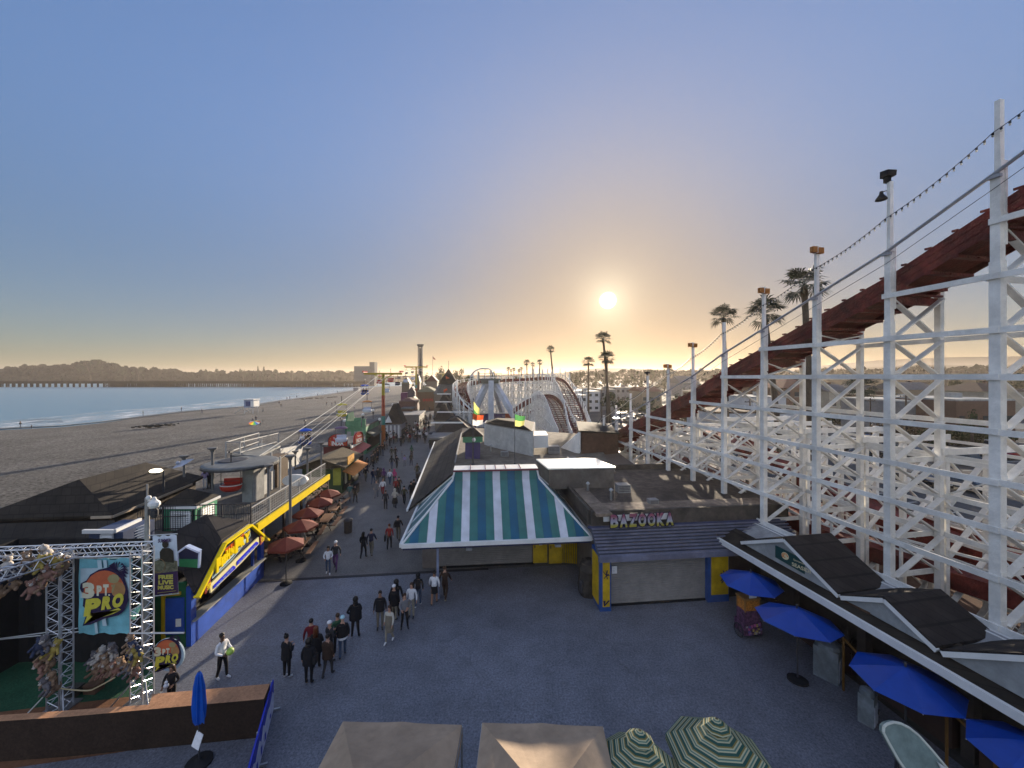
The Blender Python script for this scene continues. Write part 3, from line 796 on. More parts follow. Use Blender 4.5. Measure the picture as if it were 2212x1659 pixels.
mb=MB();mb.box(F2(cu(5.5),22.6,.12),(12.6,DU*17,.25),fr=F2);mb.build('floor',FLOORB,low)
# string of lamp bulbs hanging from the tall posts
e=empty('light_string','string of small bulbs strung along the tops of the tall white posts','light string',F2(cu(4),V0,14))
cab=MB();bulbs=MB();rnd=random.Random(9)
for i in range(-2,11):
 a=F2(cu(i),V0-.2,min(red_top[i]+2.05,post_top[i]-.1));b_=F2(cu(i+1),V0-.2,min(red_top[i+1]+2.05,post_top[i+1]-.1))
 pr=None
 for k in range(17):
  f=k/16;p=a*(1-f)+b_*f;p.z-=.13*4*f*(1-f)
  if pr is not None:cab.tube(pr,p,.014,4)
  pr=p.copy();cab.box(p-V((0,0,.04)),(.04,.04,.07))
  bulbs.ball(p-V((0,0,.11)),.034,5,3)
cab.build('cable',DARK,e);bulbs.build('bulbs',mat('bulb_glass',(.75,.72,.62),rough=.15,var=.03),e)
# boards, flood lamp, speaker on the post tops
ORB=mat('orange_board',(.30,.11,.015),rough=.6,var=.1)
for i,lab in((2,'orange box on the third tall post, largest of the four'),(3,'orange box on the tall post beside the leaning palm'),(5,'orange box on a post top left of the palms'),(6,'smallest orange box, on the post farthest left')):
 e=empty('floodlight',lab,'flood light',F2(cu(i),V0-.2,post_top[i]-.15),F2.a,group='orange boxes on the coaster posts')
 mb=MB();mb.box((-.14,-.18,0),(.25,.16,.26));mb.box((.22,-.16,-.02),(.27,.16,.26));mb.build('lamp_box',ORB,e,world=False)
 mb=MB();mb.box((.04,-.1,.03),(.18,.2,.3));mb.build('bracket',COASTW,e,world=False)
e=empty('security_camera','black angular flood lamp and cone speaker on top of the second tall post','flood light',F2(cu(1),V0-.1,post_top[1]),F2.a)
mb=MB();mb.box((0,0,.1),(.16,.16,.22));mb.hexa([V(p)for p in((-.19,-.15,.2),(.15,-.2,.2),(.22,.12,.2),(-.12,.17,.2),(-.2,-.17,.4),(.12,-.24,.38),(.24,.1,.46),(-.1,.18,.48))]);mb.build('lamp_head',BLACK,e,world=False)
mb=MB();mb.lathe((-.42,-.1,-.75),[(.19,0),(.17,.05),(.07,.2),(.05,.32)],10);mb.tube((-.42,-.1,-.45),(-.1,-.05,-.35),.02);mb.build('horn',BLACK,e,world=False)
e=empty('security_camera','small dark camera on the post just right of the slender paired palms','camera',F2(cu(7),V0-.1,post_top[7]),F2.a)
mb=MB();mb.box((0,0,.08),(.06,.06,.2));mb.box((.03,-.05,.24),(.34,.3,.16));mb.build('lens_housing',BLACK,e,world=False)
mb=MB();mb.lathe((-.2,-.1,-.6),[(.13,0),(.05,.16)],8);mb.tube((-.2,-.1,-.45),(0,0,-.4),.02);mb.build('horn',BLACK,e,world=False)
# ================================================================ THE COASTER, FAR PART
far=empty('roller_coaster','distant coaster hill with a red ladder-like track dropping toward the viewer','roller coaster',P(1150,HY,68)*1+V((0,0,-H)))
def spline(pts,n):
 out=[];m=len(pts)
 for i in range(m-1):
  p0=pts[max(0,i-1)];p1_=pts[i];p2=pts[i+1];p3=pts[min(m-1,i+2)]
  for k in range(n):
   t=k/n
   out.append(.5*((2*p1_)+(-p0+p2)*t+(2*p0-5*p1_+4*p2-p3)*t*t+(-p0+3*p1_-3*p2+p3)*t**3))
 out.append(pts[-1]);return out
def far_track(pix,half,n=7,step=2,zb=0.1,rail_up=1.0,tall=None,owner=far):
 pts=spline([P(*p)for p in pix],n)
 tr=MB();sup=MB();hr=MB();hr2=MB()
 prev=None
 for k,c in enumerate(pts):
  t=(pts[min(k+1,len(pts)-1)]-pts[max(k-1,0)]);th=V((t.x,t.y,0)).normalized();s=V((th.y,-th.x,0))
  L,Rr=c-s*half,c+s*half
  if prev:
   for a,b_ in((prev[0],L),(prev[1],Rr)):
    tr.bar(a,b_,.16,.75);tr.bar(a+(b_-a)*0+s*0,b_,.3,.1)
   m0,m1=(prev[0]+prev[1])/2,c
   for o in(-.38,.38):tr.bar(m0+s*o*half,m1+s*o*half,.1,.16)
   hr.bar(prev[0]+V((0,0,rail_up))-s*.4,L+V((0,0,rail_up))-s*.4,.07,.09);hr2.bar(prev[1]+V((0,0,rail_up))+s*.4,Rr+V((0,0,rail_up))+s*.4,.07,.09)
   d=(c-m0).length;q=max(1,int(d/.8))
   for j in range(q):
    f=(j+.5)/q;a=prev[0]*(1-f)+L*f;b_=prev[1]*(1-f)+Rr*f;tr.bar(a,b_,.26,.1)
  if k%step==0:
   for e_ in(L-s*.4,Rr+s*.4):
    up=rail_up+(tall(k,len(pts))if tall else 0)
    sup.bar((e_.x,e_.y,zb),(e_.x,e_.y,e_.z+up),.2,.2)
   A,B_=L-s*.4,Rr+s*.4;z=zb
   while z<c.z-.6:
    z1=min(z+1.9,c.z-.3)
    sup.bar((A.x,A.y,z),(B_.x,B_.y,z1),.09,.13,up=th);sup.bar((A.x,A.y,z1),(B_.x,B_.y,z),.09,.13,up=th)
    z=z1
   if k>=step:
    cp=pts[k-step];tp=(pts[k-step+1]-cp);tp=V((tp.x,tp.y,0)).normalized();sp=V((tp.y,-tp.x,0))
    for sg in(-1,1):
     A0=cp+sp*sg*(half+.4);A1=c+s*sg*(half+.4);z=zb+1.9
     while z<min(A0.z,A1.z)-.2:
      sup.bar((A0.x,A0.y,z),(A1.x,A1.y,z),.1,.14);z+=1.9
  prev=(L,Rr)
 tr.build('track',REDW,owner);sup.build('trestle',COASTW,owner);hr.build('handrail',COASTW,owner);hr2.build('handrail',COASTW,owner)
far_track([(1022,893,76.8),(1006,870,76.8),(996,850,78.7),(995,838,84.5),(1008,830,91.1),(1040,825.5,96.4),(1090,822,99.0),(1145,819.5,99.0),(1183,817.5,93.7),(1204,821,87.1),(1218,836,78.7),(1231,860,69.4),(1243,893,60.7),(1252,925,54.1),(1262,948,49.3)],1.15,
   tall=lambda k,n:1.4 if k>n*.5 and k<n*.72 and(k//2)%2==0 else 0)
far_track([(1108,889,76.8),(1130,874,76.8),(1155,861,76.8),(1176,856,74.9),(1193,866,69.4),(1206,890,62.4),(1218,918,56.5),(1232,945,50.9)],1.15)
far_track([(1130,905,87.1),(1160,888,92.4),(1190,878,100.3),(1205,880,110.9)],.8,rail_up=.6)
lat=MB();rnd=random.Random(12) # the dense timber behind the hills
for r_,YY in enumerate((104,109)):
 for k in range(26):
  x=1012+k*7.6;b_=P(x,HY,YY);zt_=11.0-(.3 if k%3 else 0)-max(0,(k-20))*.6-max(0,6-k)*.5
  lat.bar((b_.x,b_.y,0),(b_.x,b_.y,zt_+(2.6 if k>14 and k%2==0 else .6)),.2)
  for z in range(0,int(zt_)-1,2):
   lat.bar((b_.x,b_.y,z),(b_.x+7.6/F*YY,b_.y,z+2),.11);lat.bar((b_.x,b_.y,z+2),(b_.x+7.6/F*YY,b_.y,z),.11)
 for z in range(2,11,2):lat.bar(P(1012,HY,YY).xy.to_3d()+V((0,0,z)),P(1012+25*7.6,HY,YY).xy.to_3d()+V((0,0,z)),.14)
lat.build('timber_lattice',COASTW,far)
# white timber guard rails sweeping beside the left turn
mb=MB();pts=spline([P(988,820,76),P(986,838,75),P(993,857,74),P(1008,876,73),P(1030,893,72)],6)
for a,b_ in zip(pts[:-1],pts[1:]):mb.bar(a,b_,.16,.22)
for p in pts[::4]:mb.bar((p.x,p.y,0),p,.16)
mb.build('guard_rail',COASTW,far)
# white boarded end wall and brown shed at the foot of the drop
e=empty('shed','white boarded wall and brown shed at the foot of the coaster drop','shed',P(1262,HY,36).xy.to_3d())
mb=MB();mb.prism([P(1204,974,38),P(1239,991,35),P(1254,977,34.6),P(1254,931,34.6)],V((.12,.5,0)));mb.build('end_wall',COASTW,e)
mb=MB();mb.prism([P(1256,935,34.5),P(1256,985,34.5),P(1336,1000,36),P(1336,938,36)],V((.8,7,0)));mb.build('side_wall',FLOORB,e)
mb=MB();a=P(1250,933,34.4);b_=P(1338,938,35.9);mb.prism([a,b_,b_+V((1,7.4,0)),a+V((1,7.4,0))],V((0,0,.12)));mb.build('roof',BROWNSH,e)
# ================================================================ GALLERY ON THE RIGHT
ga=empty('arcade_building','long game gallery with dark gabled shingle roof and white gutter below the coaster','building',F2(14,15,0))
ug0=-2.0;ug1=F2.inv(P(1566,HY,19.9))[0]
GV=13.9
mb=MB();mb.box(F2((ug0+ug1)/2,GV,3.0),(.12,ug1-ug0,.24),fr=F2);mb.build('gutter',WHITE,ga)
mb=MB();mb.hexa([F2(ug0,GV+.06,2.98),F2(ug0,GV+1.2,3.3),F2(ug1,GV+1.2,3.3),F2(ug1,GV+.06,2.98),F2(ug0,GV+.06,3.08),F2(ug0,GV+1.2,3.42),F2(ug1,GV+1.2,3.42),F2(ug1,GV+.06,3.08)]);
mb.build('eave_roof',BROWNSH,ga)
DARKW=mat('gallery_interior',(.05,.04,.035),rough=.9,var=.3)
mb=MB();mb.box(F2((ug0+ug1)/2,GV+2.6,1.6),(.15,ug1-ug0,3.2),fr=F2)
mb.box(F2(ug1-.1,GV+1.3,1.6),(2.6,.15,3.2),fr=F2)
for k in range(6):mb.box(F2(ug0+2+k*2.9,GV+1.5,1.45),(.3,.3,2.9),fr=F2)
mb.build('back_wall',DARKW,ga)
mb=MB()
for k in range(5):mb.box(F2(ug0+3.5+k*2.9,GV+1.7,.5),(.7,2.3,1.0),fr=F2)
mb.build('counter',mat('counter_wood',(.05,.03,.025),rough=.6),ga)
# gables facing the plaza, ridges running back to the coaster wall
GABW=mat('gable_white',(.36,.38,.39),rough=.7,var=.12,dirt=.3)
DSH=shingle('dark_shingle',(.042,.034,.031))
def gable(x0,x1,xa,zap,zf=3.25,v=14.35,depth=2.3):
 A=F2.at(x0,v,zf);B_=F2.at(x1,v,zf);C_=F2.at(xa,v,zap)
 mb=MB();mb.prism([A,B_,C_],F2.dv*.1);mb.build('gable',GABW,ga)
 mb=MB()
 for p in(A,B_):
  mb.bar(p-F2.dv*.06+V((0,0,.03)),C_-F2.dv*.06+V((0,0,.03)),.1,.14)
 mb.build('barge_board',WHITE,ga)
 mb=MB();off=F2.dv*depth
 for p in(A,B_):
  q=[p-F2.dv*.1,C_-F2.dv*.1,C_+off,p+off+(p-C_)*.0]
  mb.prism([a+V((0,0,.08))for a in q],V((0,0,.09)))
 mb.build('gable_roof',DSH,ga)
gable(1604,1815,1697,4.36);gable(1820,2028,1914,3.95);gable(2040,2420,2225,4.3)
# pale flat roof strip and fascia wall under the posts
PALE=mat('pale_roofing',(.36,.37,.38),rough=.7,var=.15,dirt=.35)
mb=MB();mb.prism([F2(ug0,15.2,3.1),F2(ug0,V0-.35,3.45),F2(cu(6),V0-.35,3.45),F2(cu(4.6),15.2,3.1)],V((0,0,.08)));mb.build('flat_roof',PALE,ga)
mb=MB();mb.box(F2((cu(-2)+cu(6))/2,V0-.25,1.7),(.12,DU*8,3.4),fr=F2)
mb.box(F2((cu(-2)+cu(6))/2,V0-.32,3.46),(.35,DU*8,.10),fr=F2);mb.build('parapet',WHITE,ga)
mb=MB();mb.prism([F2.at(1560,V0-1,2.9),F2.at(1640,V0-2.6,2.9),F2.at(1880,V0-2.6,3.22),F2.at(1880,V0-.4,3.22)],V((0,0,.07)));mb.build('low_roof',FLOORB,ga)
# green sign board on the first gable
e=empty('sign','dark green sign board with a round wave emblem reading SEASIDE on the white gable','sign',F2.at(1700,14.3,3.7),F2.a)
A=F2.at(1680,14.28,4.02);B_=F2.at(1757,14.28,3.38)
SGN=mat('sign_dark_green',(.012,.05,.05),rough=.4,var=.1)
a0=F2.at(1679,14.26,4.05);a1=F2.at(1679,14.26,3.55);b0=F2.at(1757,14.26,3.62);b1=F2.at(1757,14.26,3.3);m0=F2.at(1725,14.26,4.05)
mb=MB();mb.prism([a1,F2.at(1757,14.26,3.3+.02),F2.at(1757,14.26,3.6),F2.at(1730,14.26,3.95),a0],-F2.dv*.05);mb.build('board',SGN,e)
CRM_=mat('cream_paint',(.62,.56,.36),rough=.5,var=.05);ORG=mat('orange_paint',(.6,.2,.04),rough=.5)
ctr=F2.at(1695,14.18,3.8);mb=MB()
ring=[ctr+(-F2.du)*(.15*cos(t*pi/8))+V((0,0,.15*sin(t*pi/8)))for t in range(16)]
mb.prism(ring,-F2.dv*.012);mb.build('emblem_disc',CRM_,e)
mb=MB();
for r0,a0_,a1_ in((.11,0,11),(.06,4,14)):
 pp=[ctr-F2.dv*.02+(-F2.du)*(r0*cos(t*pi/8))+V((0,0,r0*sin(t*pi/8)))for t in range(a0_,a1_)]
 for p,q_ in zip(pp[:-1],pp[1:]):mb.bar(p,q_,.03,.02)
mb.build('wave',ORG,e)
mb=MB();c1=F2.at(1727,14.19,3.6);letters(mb,'SEASIDE',c1-F2.dv*.02,-F2.du,V((0,0,1)),.78,.15,.004);letters(mb,'Sportswear',F2.at(1722,14.19,3.8)-F2.dv*.02,-F2.du,V((0,0,1)),.45,.09,.004)
mb.build('lettering',CRM_,e)
# ================================================================ STRIPED HIP-ROOF HALL
def stripe_mat(name,cols,pitch,axis='X',off=0.0):
 """canvas panels in repeating colours along one axis of the object, with a thin seam between them"""
 m=bpy.data.materials.new(name);m.use_nodes=True;n,l=m.node_tree.nodes,m.node_tree.links
 b=n['Principled BSDF'];b.inputs['Roughness'].default_value=.55;b.inputs['Specular IOR Level'].default_value=.3
 t=n.new('ShaderNodeTexCoord');s=n.new('ShaderNodeSeparateXYZ');l.new(t.outputs['Object'],s.inputs[0])
 def mth(op,a,b_=None):
  x=n.new('ShaderNodeMath');x.operation=op
  for i,v in enumerate((a,b_)):
   if v is None:continue
   if isinstance(v,(int,float)):x.inputs[i].default_value=v
   else:l.new(v,x.inputs[i])
  return x.outputs[0]
 q=mth('DIVIDE',mth('ADD',s.outputs[axis],off+100*pitch*len(cols)),pitch)
 idx=mth('DIVIDE',mth('FLOORED_MODULO',q,float(len(cols))),float(len(cols)))
 r=n.new('ShaderNodeValToRGB');r.color_ramp.interpolation='CONSTANT'
 while len(r.color_ramp.elements)<len(cols):r.color_ramp.elements.new(.5)
 for i,c in enumerate(cols):r.color_ramp.elements[i].position=i/len(cols);r.color_ramp.elements[i].color=(*c,1)
 l.new(idx,r.inputs[0])
 fr=mth('FRACT',q);seam=mth('GREATER_THAN',mth('ABSOLUTE',mth('SUBTRACT',fr,.5)),.475)
 no=n.new('ShaderNodeTexNoise');no.inputs['Scale'].default_value=1.4;no.inputs['Detail'].default_value=6;l.new(t.outputs['Object'],no.inputs['Vector'])
 k=n.new('ShaderNodeMapRange');k.inputs[1].default_value=.3;k.inputs[2].default_value=.7;k.inputs[3].default_value=.72;k.inputs[4].default_value=1.05;l.new(no.outputs['Fac'],k.inputs[0])
 kk=mth('SUBTRACT',k.outputs[0],mth('MULTIPLY',seam,.25))
 mx=n.new('ShaderNodeMix');mx.data_type='RGBA';mx.blend_type='MULTIPLY';mx.inputs['Factor'].default_value=1
 l.new(r.outputs[0],mx.inputs['A']);l.new(kk,mx.inputs['B']);l.new(mx.outputs['Result'],b.inputs['Base Color'])
 bp=n.new('ShaderNodeBump');bp.inputs['Strength'].default_value=.6;bp.inputs['Distance'].default_value=.02
 l.new(seam,bp.inputs['Height']);bp.invert=True;l.new(bp.outputs[0],b.inputs['Normal']);return m
TEAL=(.04,.165,.155);SBLU=(.010,.10,.185);SWHT=(.60,.62,.68)
hall_rz=R(5.3)
hall=empty('striped_pavilion','pavilion with a blue, teal and white striped hip roof in the middle of the boardwalk','pavilion',(0,0,0),hall_rz)
HC=V((-.95,22.55,0));hall.location=HC
W2,D2=4.82,3.05;RW=2.36;RD=.45;ZE=2.95;ZR=5.95
SX=stripe_mat('striped_roof_panels',[SWHT,TEAL,SBLU,TEAL],.425,'X',off=.2125)
SY=stripe_mat('striped_roof_side_panels',[SWHT,TEAL,SBLU,TEAL],.425,'Y',off=.2)
ov=0.0
def q4(mb,a,b_,c,d,i=0):mb.face([a,b_,c,d],i)
mb=MB();lo=ZR-.55
fl,fr_,bl,br=(-W2,-D2,ZE),(W2,-D2,ZE),(-W2,D2,ZE),(W2,D2,ZE)
rl,rr_,rbl,rbr=(-RW-.12,-RD-.1,lo),(RW+.12,-RD-.1,lo),(-RW-.12,RD+.1,lo),(RW+.12,RD+.1,lo)
tl,tr_,tbl,tbr=(-RW,-RD,ZR),(RW,-RD,ZR),(-RW,RD,ZR),(RW,RD,ZR)
q4(mb,fl,fr_,rr_,rl);q4(mb,rl,rr_,tr_,tl);q4(mb,br,bl,rbl,rbr);q4(mb,rbr,rbl,tbl,tbr)
q4(mb,bl,fl,rl,rbl,1);q4(mb,rbl,rl,tl,tbl,1);q4(mb,fr_,br,rbr,rr_,1);q4(mb,rr_,rbr,tbr,tr_,1)
mb.build('roof',[SX,SY],hall,world=False)
mb=MB()
for(x0,y0),(x1,y1)in(((-W2,-D2),(W2,-D2)),((W2,-D2),(W2,D2)),((W2,D2),(-W2,D2)),((-W2,D2),(-W2,-D2))):
 dx,dy=x1-x0,y1-y0;L_=sqrt(dx*dx+dy*dy);nx,ny=dy/L_*.06,-dx/L_*.06
 mb.bar((x0+nx,y0+ny,ZE-.02),(x1+nx,y1+ny,ZE-.02),.12,.2)
for a,b_ in((fl,rl),(fr_,rr_),(bl,rbl),(br,rbr),(rl,tl),(rr_,tr_)):mb.bar(V(a)+V((0,0,.03)),V(b_)+V((0,0,.03)),.09,.06)
mb.build('trim',WHITE,hall,world=False)
mb=MB();mb.box((0,0,ZE-.2),(2*W2-.1,2*D2-.1,.14));mb.build('soffit',mat('dark_blue_soffit',(.03,.035,.09),rough=.7),hall,world=False)
mb=MB();mb.box((0,0,ZR+.035),(2*RW+.12,2*RD+.14,.07));mb.build('ridge_cap',mat('pale_metal_cap',(.78,.77,.74),rough=.35,var=.06),hall,world=False)
mb=MB()
for x in(-1.48,-.62,-.03,.55,1.4):mb.box((x,0,ZR+.09),(.035,2*RD+.16,.05))
mb.box((0,-RD-.09,ZR+.0),(2*RW+.16,.03,.09));mb.build('cap_seams',mat('maroon_trim',(.16,.04,.05)),hall,world=False)
SHUT=ground_mat('roller_shutter',(.25,.235,.22),3,.12,bump=.1,rough=.6,patch=.15)
def slat_shutter(name,x0,x1,y,z0,z1,par,m=SHUT,step=.11):
 mb=MB();z=z0
 while z<z1-.01:
  h_=min(step,z1-z);mb.add([(x0,y,z),(x1,y,z),(x1,y-.025,z+h_*.5),(x0,y-.025,z+h_*.5),(x1,y,z+h_),(x0,y,z+h_)],[(0,1,2,3),(3,2,4,5)]);z+=step
 return mb.build(name,m,par,world=False)
slat_shutter('shutter',-3.3,2.2,.45,.12,2.8,hall)
mb=MB();mb.box((-.5,.47,.06),(5.7,.1,.12));mb.build('sill',BLACK,hall,world=False)
mb=MB();mb.box((0,1.85,1.4),(8.6,2.7,2.75));mb.build('wall',mat('hall_wall',(.2,.17,.15),rough=.85,dirt=.2),hall,world=False)
mb=MB();mb.box((-3.1,-2.6,1.4),(.12,.12,2.8));mb.box((-3.1,-2.6,.06),(.22,.22,.12));mb.build('column',mat('column_blue_grey',(.2,.23,.33),rough=.5),hall,world=False)
YD=mat('yellow_door_paint',(.62,.40,.015),rough=.5,var=.12,scale=4,dirt=.3)
for x0,x1,yy in((2.25,3.1,.30),(3.18,3.95,.14)):
 mb=MB();mb.box(((x0+x1)/2,yy,1.45),(x1-x0,.08,2.6));d=mb.build('door',YD,hall,world=False)
 mb=MB();mb.box((x0+.1,yy-.07,1.15),(.05,.05,.16));mb.build('handle',DARK,d,world=False)
mb=MB();mb.box((2.7,.24,1.95),(.44,.03,.4));mb.box((2.7,.24,1.36),(.2,.03,.26));mb.build('notice',mat('white_notice',(.7,.68,.66),var=.2,scale=18),hall,world=False)
mb=MB();mb.box((2.7,.25,1.95),(.52,.02,.48));mb.build('notice_frame',BLACK,hall,world=False)
mb=MB()
for k in range(9):mb.box((4.0+k*.1,.2-k*.03,1.45),(.06,.05,2.6))
mb.build('slatted_panel',YD,hall,world=False)
# flags on the ridge
def flag(x,y0,y1,Y,cols,fw,fh,label,wave=1.0,drop=0.0,foot=None):
 b=P(x,y1,Y);t=P(x+(0 if foot is None else foot),y0,Y)
 e=empty('flagpole',label,'flag',b,group='flags on the ridge of the striped roof')
 mb=MB();mb.tube(b,t,.022,6,.012);mb.lathe(b,[(.07,-.02),(.05,.05),(.03,.08)],8);mb.ball(t,.04,6,4);mb.build('pole',DARK,e)
 mb=MB();nx,nz=10,4;pts=[]
 for j in range(nz+1):
  for i in range(nx+1):
   f=i/nx;g=j/nz
   z=t.z-.12-fh*g*(1-.35*f*0)-drop*f-.05*sin(f*5)*f;zz=z if g<.5 else z
   pts.append(V((t.x+fw*f*(1-.12*g),t.y+.12*wave*sin(f*6.5+g*1.2)*f,zz-(.25*fh*f*(1-g)))))
 for j in range(nz):
  for i in range(nx):
   a=j*(nx+1)+i;mb.face([pts[a],pts[a+1],pts[a+nx+2],pts[a+nx+1]],0 if j<nz/2 else 1)
 mb.build('cloth',cols,e,smooth=True)
FR=mat('flag_red',(.75,.12,.04),rough=.7,trans=.5);FW=mat('flag_white',(.85,.85,.82),rough=.7,trans=.5)
FY=mat('flag_yellow',(.75,.72,.25),rough=.7,trans=.5);FG=mat('flag_green',(.10,.32,.10),rough=.7,trans=.5)
flag(1023,862,1003,22.8,[FY,FG],.36,.95,'flagpole with drooping yellow and green flag, tallest on the striped roof',drop=.25)
flag(1020.5,888,1004,22.5,[FR,FW],.66,.72,'flagpole with red over white flag on the striped roof')
flag(1112,890,1002,22.7,[FG,FY],.62,.72,'flagpole with green over yellow flag at the right of the striped roof')
# ================================================================ BUILDING WITH THE BAZOOKA SIGN
bz=empty('shop_building','low flat-roofed shop with slatted awning roof and letters on its edge','shop',(6.5,20,0),R(6.0))
bzl=V((6.5,20,0));ca,sa=cos(R(6)),sin(R(6))
def BL(p): # world -> local of the shop
 d=V(p)-bzl;return V((d.x*ca+d.y*sa,-d.x*sa+d.y*ca,d.z))
def BP(x,y,Y):return BL(P(x,y,Y))
x0=BP(1290,1290,18.9).x;x1=BP(1545,1290,19.9).x
yf=-1.0;YW=.05
ROOFT=ground_mat('tar_roof',(.12,.095,.075),2.5,.35,bump=.3,rough=.95,patch=.45)
xr_=8.6
mb=MB();mb.box(((x0+xr_)/2,4.6,4.12),(xr_-x0,9.0,.2));mb.build('flat_roof',ROOFT,bz,world=False)
mb=MB();mb.box(((x0+xr_)/2,.12,3.95),(xr_-x0,.16,.84));mb.box((x0-.02,4.6,4.0),(.16,8.6,.75));mb.box(((x0+xr_)/2,9.1,4.3),(xr_-x0,.16,.6));mb.build('parapet',mat('brown_parapet',(.10,.085,.07),rough=.9,var=.25,dirt=.4),bz,world=False)
mb=MB();mb.box((x0+.55,1.9,4.3),(.8,4.5,.16));mb.box(((x0+xr_)/2,.9,4.27),(xr_-x0-1.4,1.1,.08));mb.build('roof_patch',mat('roof_patch',(.26,.20,.15),rough=.9,var=.35,dirt=.4),bz,world=False)
# penthouse with a bright metal top
pa=[BP(1184,1013,24.2),BP(1330,1011,24.6),BP(1286,990.5,27.3),BP(1158,993.6,27.0)]
for p in pa:p.z=5.5
mb=MB();mb.prism([V((p.x,p.y,5.46))for p in pa],V((0,0,.08)));mb.build('penthouse_roof',mat('white_metal_roof',(.80,.80,.76),rough=.3,var=.04),bz,world=False)
cx_=sum((p for p in pa),V((0,0,0)))/4
mb=MB();mb.prism([V((p.x+(cx_.x-p.x)*.04,p.y+(cx_.y-p.y)*.04,4.2))for p in pa],V((0,0,1.24)));mb.build('penthouse',mat('penthouse_wall',(.16,.14,.12),rough=.9,var=.2,dirt=.3),bz,world=False)
# inclined slats
SLT=mat('slat_blue_grey',(.17,.18,.25),rough=.6,var=.15,dirt=.3);SLD=mat('awning_deck',(.07,.075,.10),rough=.8)
xs1=8.2;n=9
mb=MB();dk=MB()
dk.add([(x0-.1,-1.45,2.65),(xs1,-1.45,2.65),(xs1,-.05,3.55),(x0-.1,-.05,3.55),(x0-.1,-1.45,2.57),(xs1,-1.45,2.57),(xs1,-.05,3.47),(x0-.1,-.05,3.47)],
  [(0,1,2,3),(7,6,5,4),(0,4,5,1),(3,2,6,7),(0,3,7,4),(1,5,6,2)])
for k in range(n):
 f=(k+.35)/n;y_=-1.45+1.4*f;z_=2.67+.9*f
 mb.box(((x0+xs1)/2,y_-.03,z_+.05),(xs1-x0+.1,.09,.055))
mb.box(((x0+xs1)/2,-1.5,2.62),(xs1-x0+.3,.1,.26))
dk.build('awning_roof',SLD,bz,world=False);mb.build('slats',SLT,bz,world=False)
mb=MB();mb.box(((x0+xs1)/2-.2,.0,3.58),(xs1-x0,.22,.08));mb.build('top_trim',mat('navy_trim',(.05,.06,.12)),bz,world=False)
# walls, pillars, shutter
BLU2=mat('pillar_blue',(.03,.09,.30),rough=.5,var=.15,dirt=.2)
mb=MB();mb.box((x0+.28,-.62,1.35),(.55,1.3,2.7));mb.build('pillar',BLU2,bz,world=False)
mb=MB();mb.box((x0+.30,-1.29,1.4),(.34,.05,2.3));mb.box((x0-.015,-.62,1.4),(.05,.9,2.3));mb.build('painted_panel',YD,bz,world=False)
PT=mat('painted_marks',(.03,.02,.06),rough=.6)
rnd=random.Random(3);mb=MB()
for k in range(16):
 z=1.0+rnd.random()*1.3;a=rnd.uniform(-.6,.6);p=V((x0+.30,-1.32,1.75));t_=p+V((rnd.uniform(-.16,.16),0,rnd.uniform(-.25,.3)))
 mb.bar(p,t_,.035,.01,up=V((0,1,0)))
for k in range(5):mb.bar((x0+.2,-1.32,.3),(x0+.2+rnd.uniform(-.05,.25),-1.32,.55),.05,.01,up=V((0,1,0)))
mb.build('palm_mural',PT,bz,world=False)
xp=BP(1505,1270,20.2).x;xq=BP(1546,1270,20.4).x
slat_shutter('shutter',x0+.6,xp,-.85,.1,2.7,bz)
mb=MB();mb.box(((x0+.6+xp)/2,-.86,.05),(xp-x0-.6,.1,.1));mb.build('sill',BLACK,bz,world=False)
mb=MB();mb.box(((xp+xq)/2,-.75,1.35),(xq-xp,.7,2.7));mb.build('pillar',BLU2,bz,world=False)
mb=MB();mb.box(((xp+xq)/2+.05,-1.13,1.5),((xq-xp)*.8,.05,2.2));mb.build('painted_panel',YD,bz,world=False)
mb=MB()
for k in range(12):mb.bar((xq-.2,-1.17,1.3),(xq-.2+rnd.uniform(-.3,.12),-1.17,1.3+rnd.uniform(-.35,.4)),.05,.01,up=V((0,1,0)))
mb.build('palm_mural',PT,bz,world=False)
mb=MB();mb.box(((xq+xr_)/2,.2,1.4),(xr_-xq,.1,2.7));mb.build('yellow_wall',YD,bz,world=False)
mb=MB();mb.box(((x0+xr_)/2,4.7,2.0),(xr_-x0-.3,8.8,4.0));mb.build('wall',mat('shop_wall',(.15,.13,.11),rough=.9),bz,world=False)
mb=MB();mb.box((x0+.82,-1.0,1.85),(.26,.03,.36));mb.build('notice',MATS['white_notice'],bz,world=False)
# letters: raised, red over white over yellow
def grad_sign_mat():
 m=bpy.data.materials.new('sign_letter_paint');m.use_nodes=True;n,l=m.node_tree.nodes,m.node_tree.links;b=n['Principled BSDF']
 t=n.new('ShaderNodeTexCoord');s=n.new('ShaderNodeSeparateXYZ');l.new(t.outputs['Object'],s.inputs[0])
 r=n.new('ShaderNodeValToRGB');e_=r.color_ramp.elements;mr=n.new('ShaderNodeMapRange');mr.inputs[1].default_value=3.62;mr.inputs[2].default_value=4.32
 l.new(s.outputs['Z'],mr.inputs[0]);l.new(mr.outputs[0],r.inputs[0])
 e_[0].position=.2;e_[0].color=(.36,.32,.04,1);e_[1].position=.38;e_[1].color=(.36,.38,.44,1)
 x=r.color_ramp.elements.new(.6);x.color=(.34,.30,.38,1);x=r.color_ramp.elements.new(.85);x.color=(.26,.07,.11,1)
 l.new(r.outputs[0],b.inputs['Base Color']);return m
la=BP(1323,1130,19.1).x;lb_=BP(1462,1127,19.6).x
sg=empty('sign_letters','raised letters BAZOOKA painted red, white and yellow on the shop roof edge','sign',bzl,R(6.0))
mb=MB();word='BAZOOKA';wd=(lb_-la)/7
GSM=grad_sign_mat();NVO=mat('letter_outline',(.02,.015,.035));sh=MB()
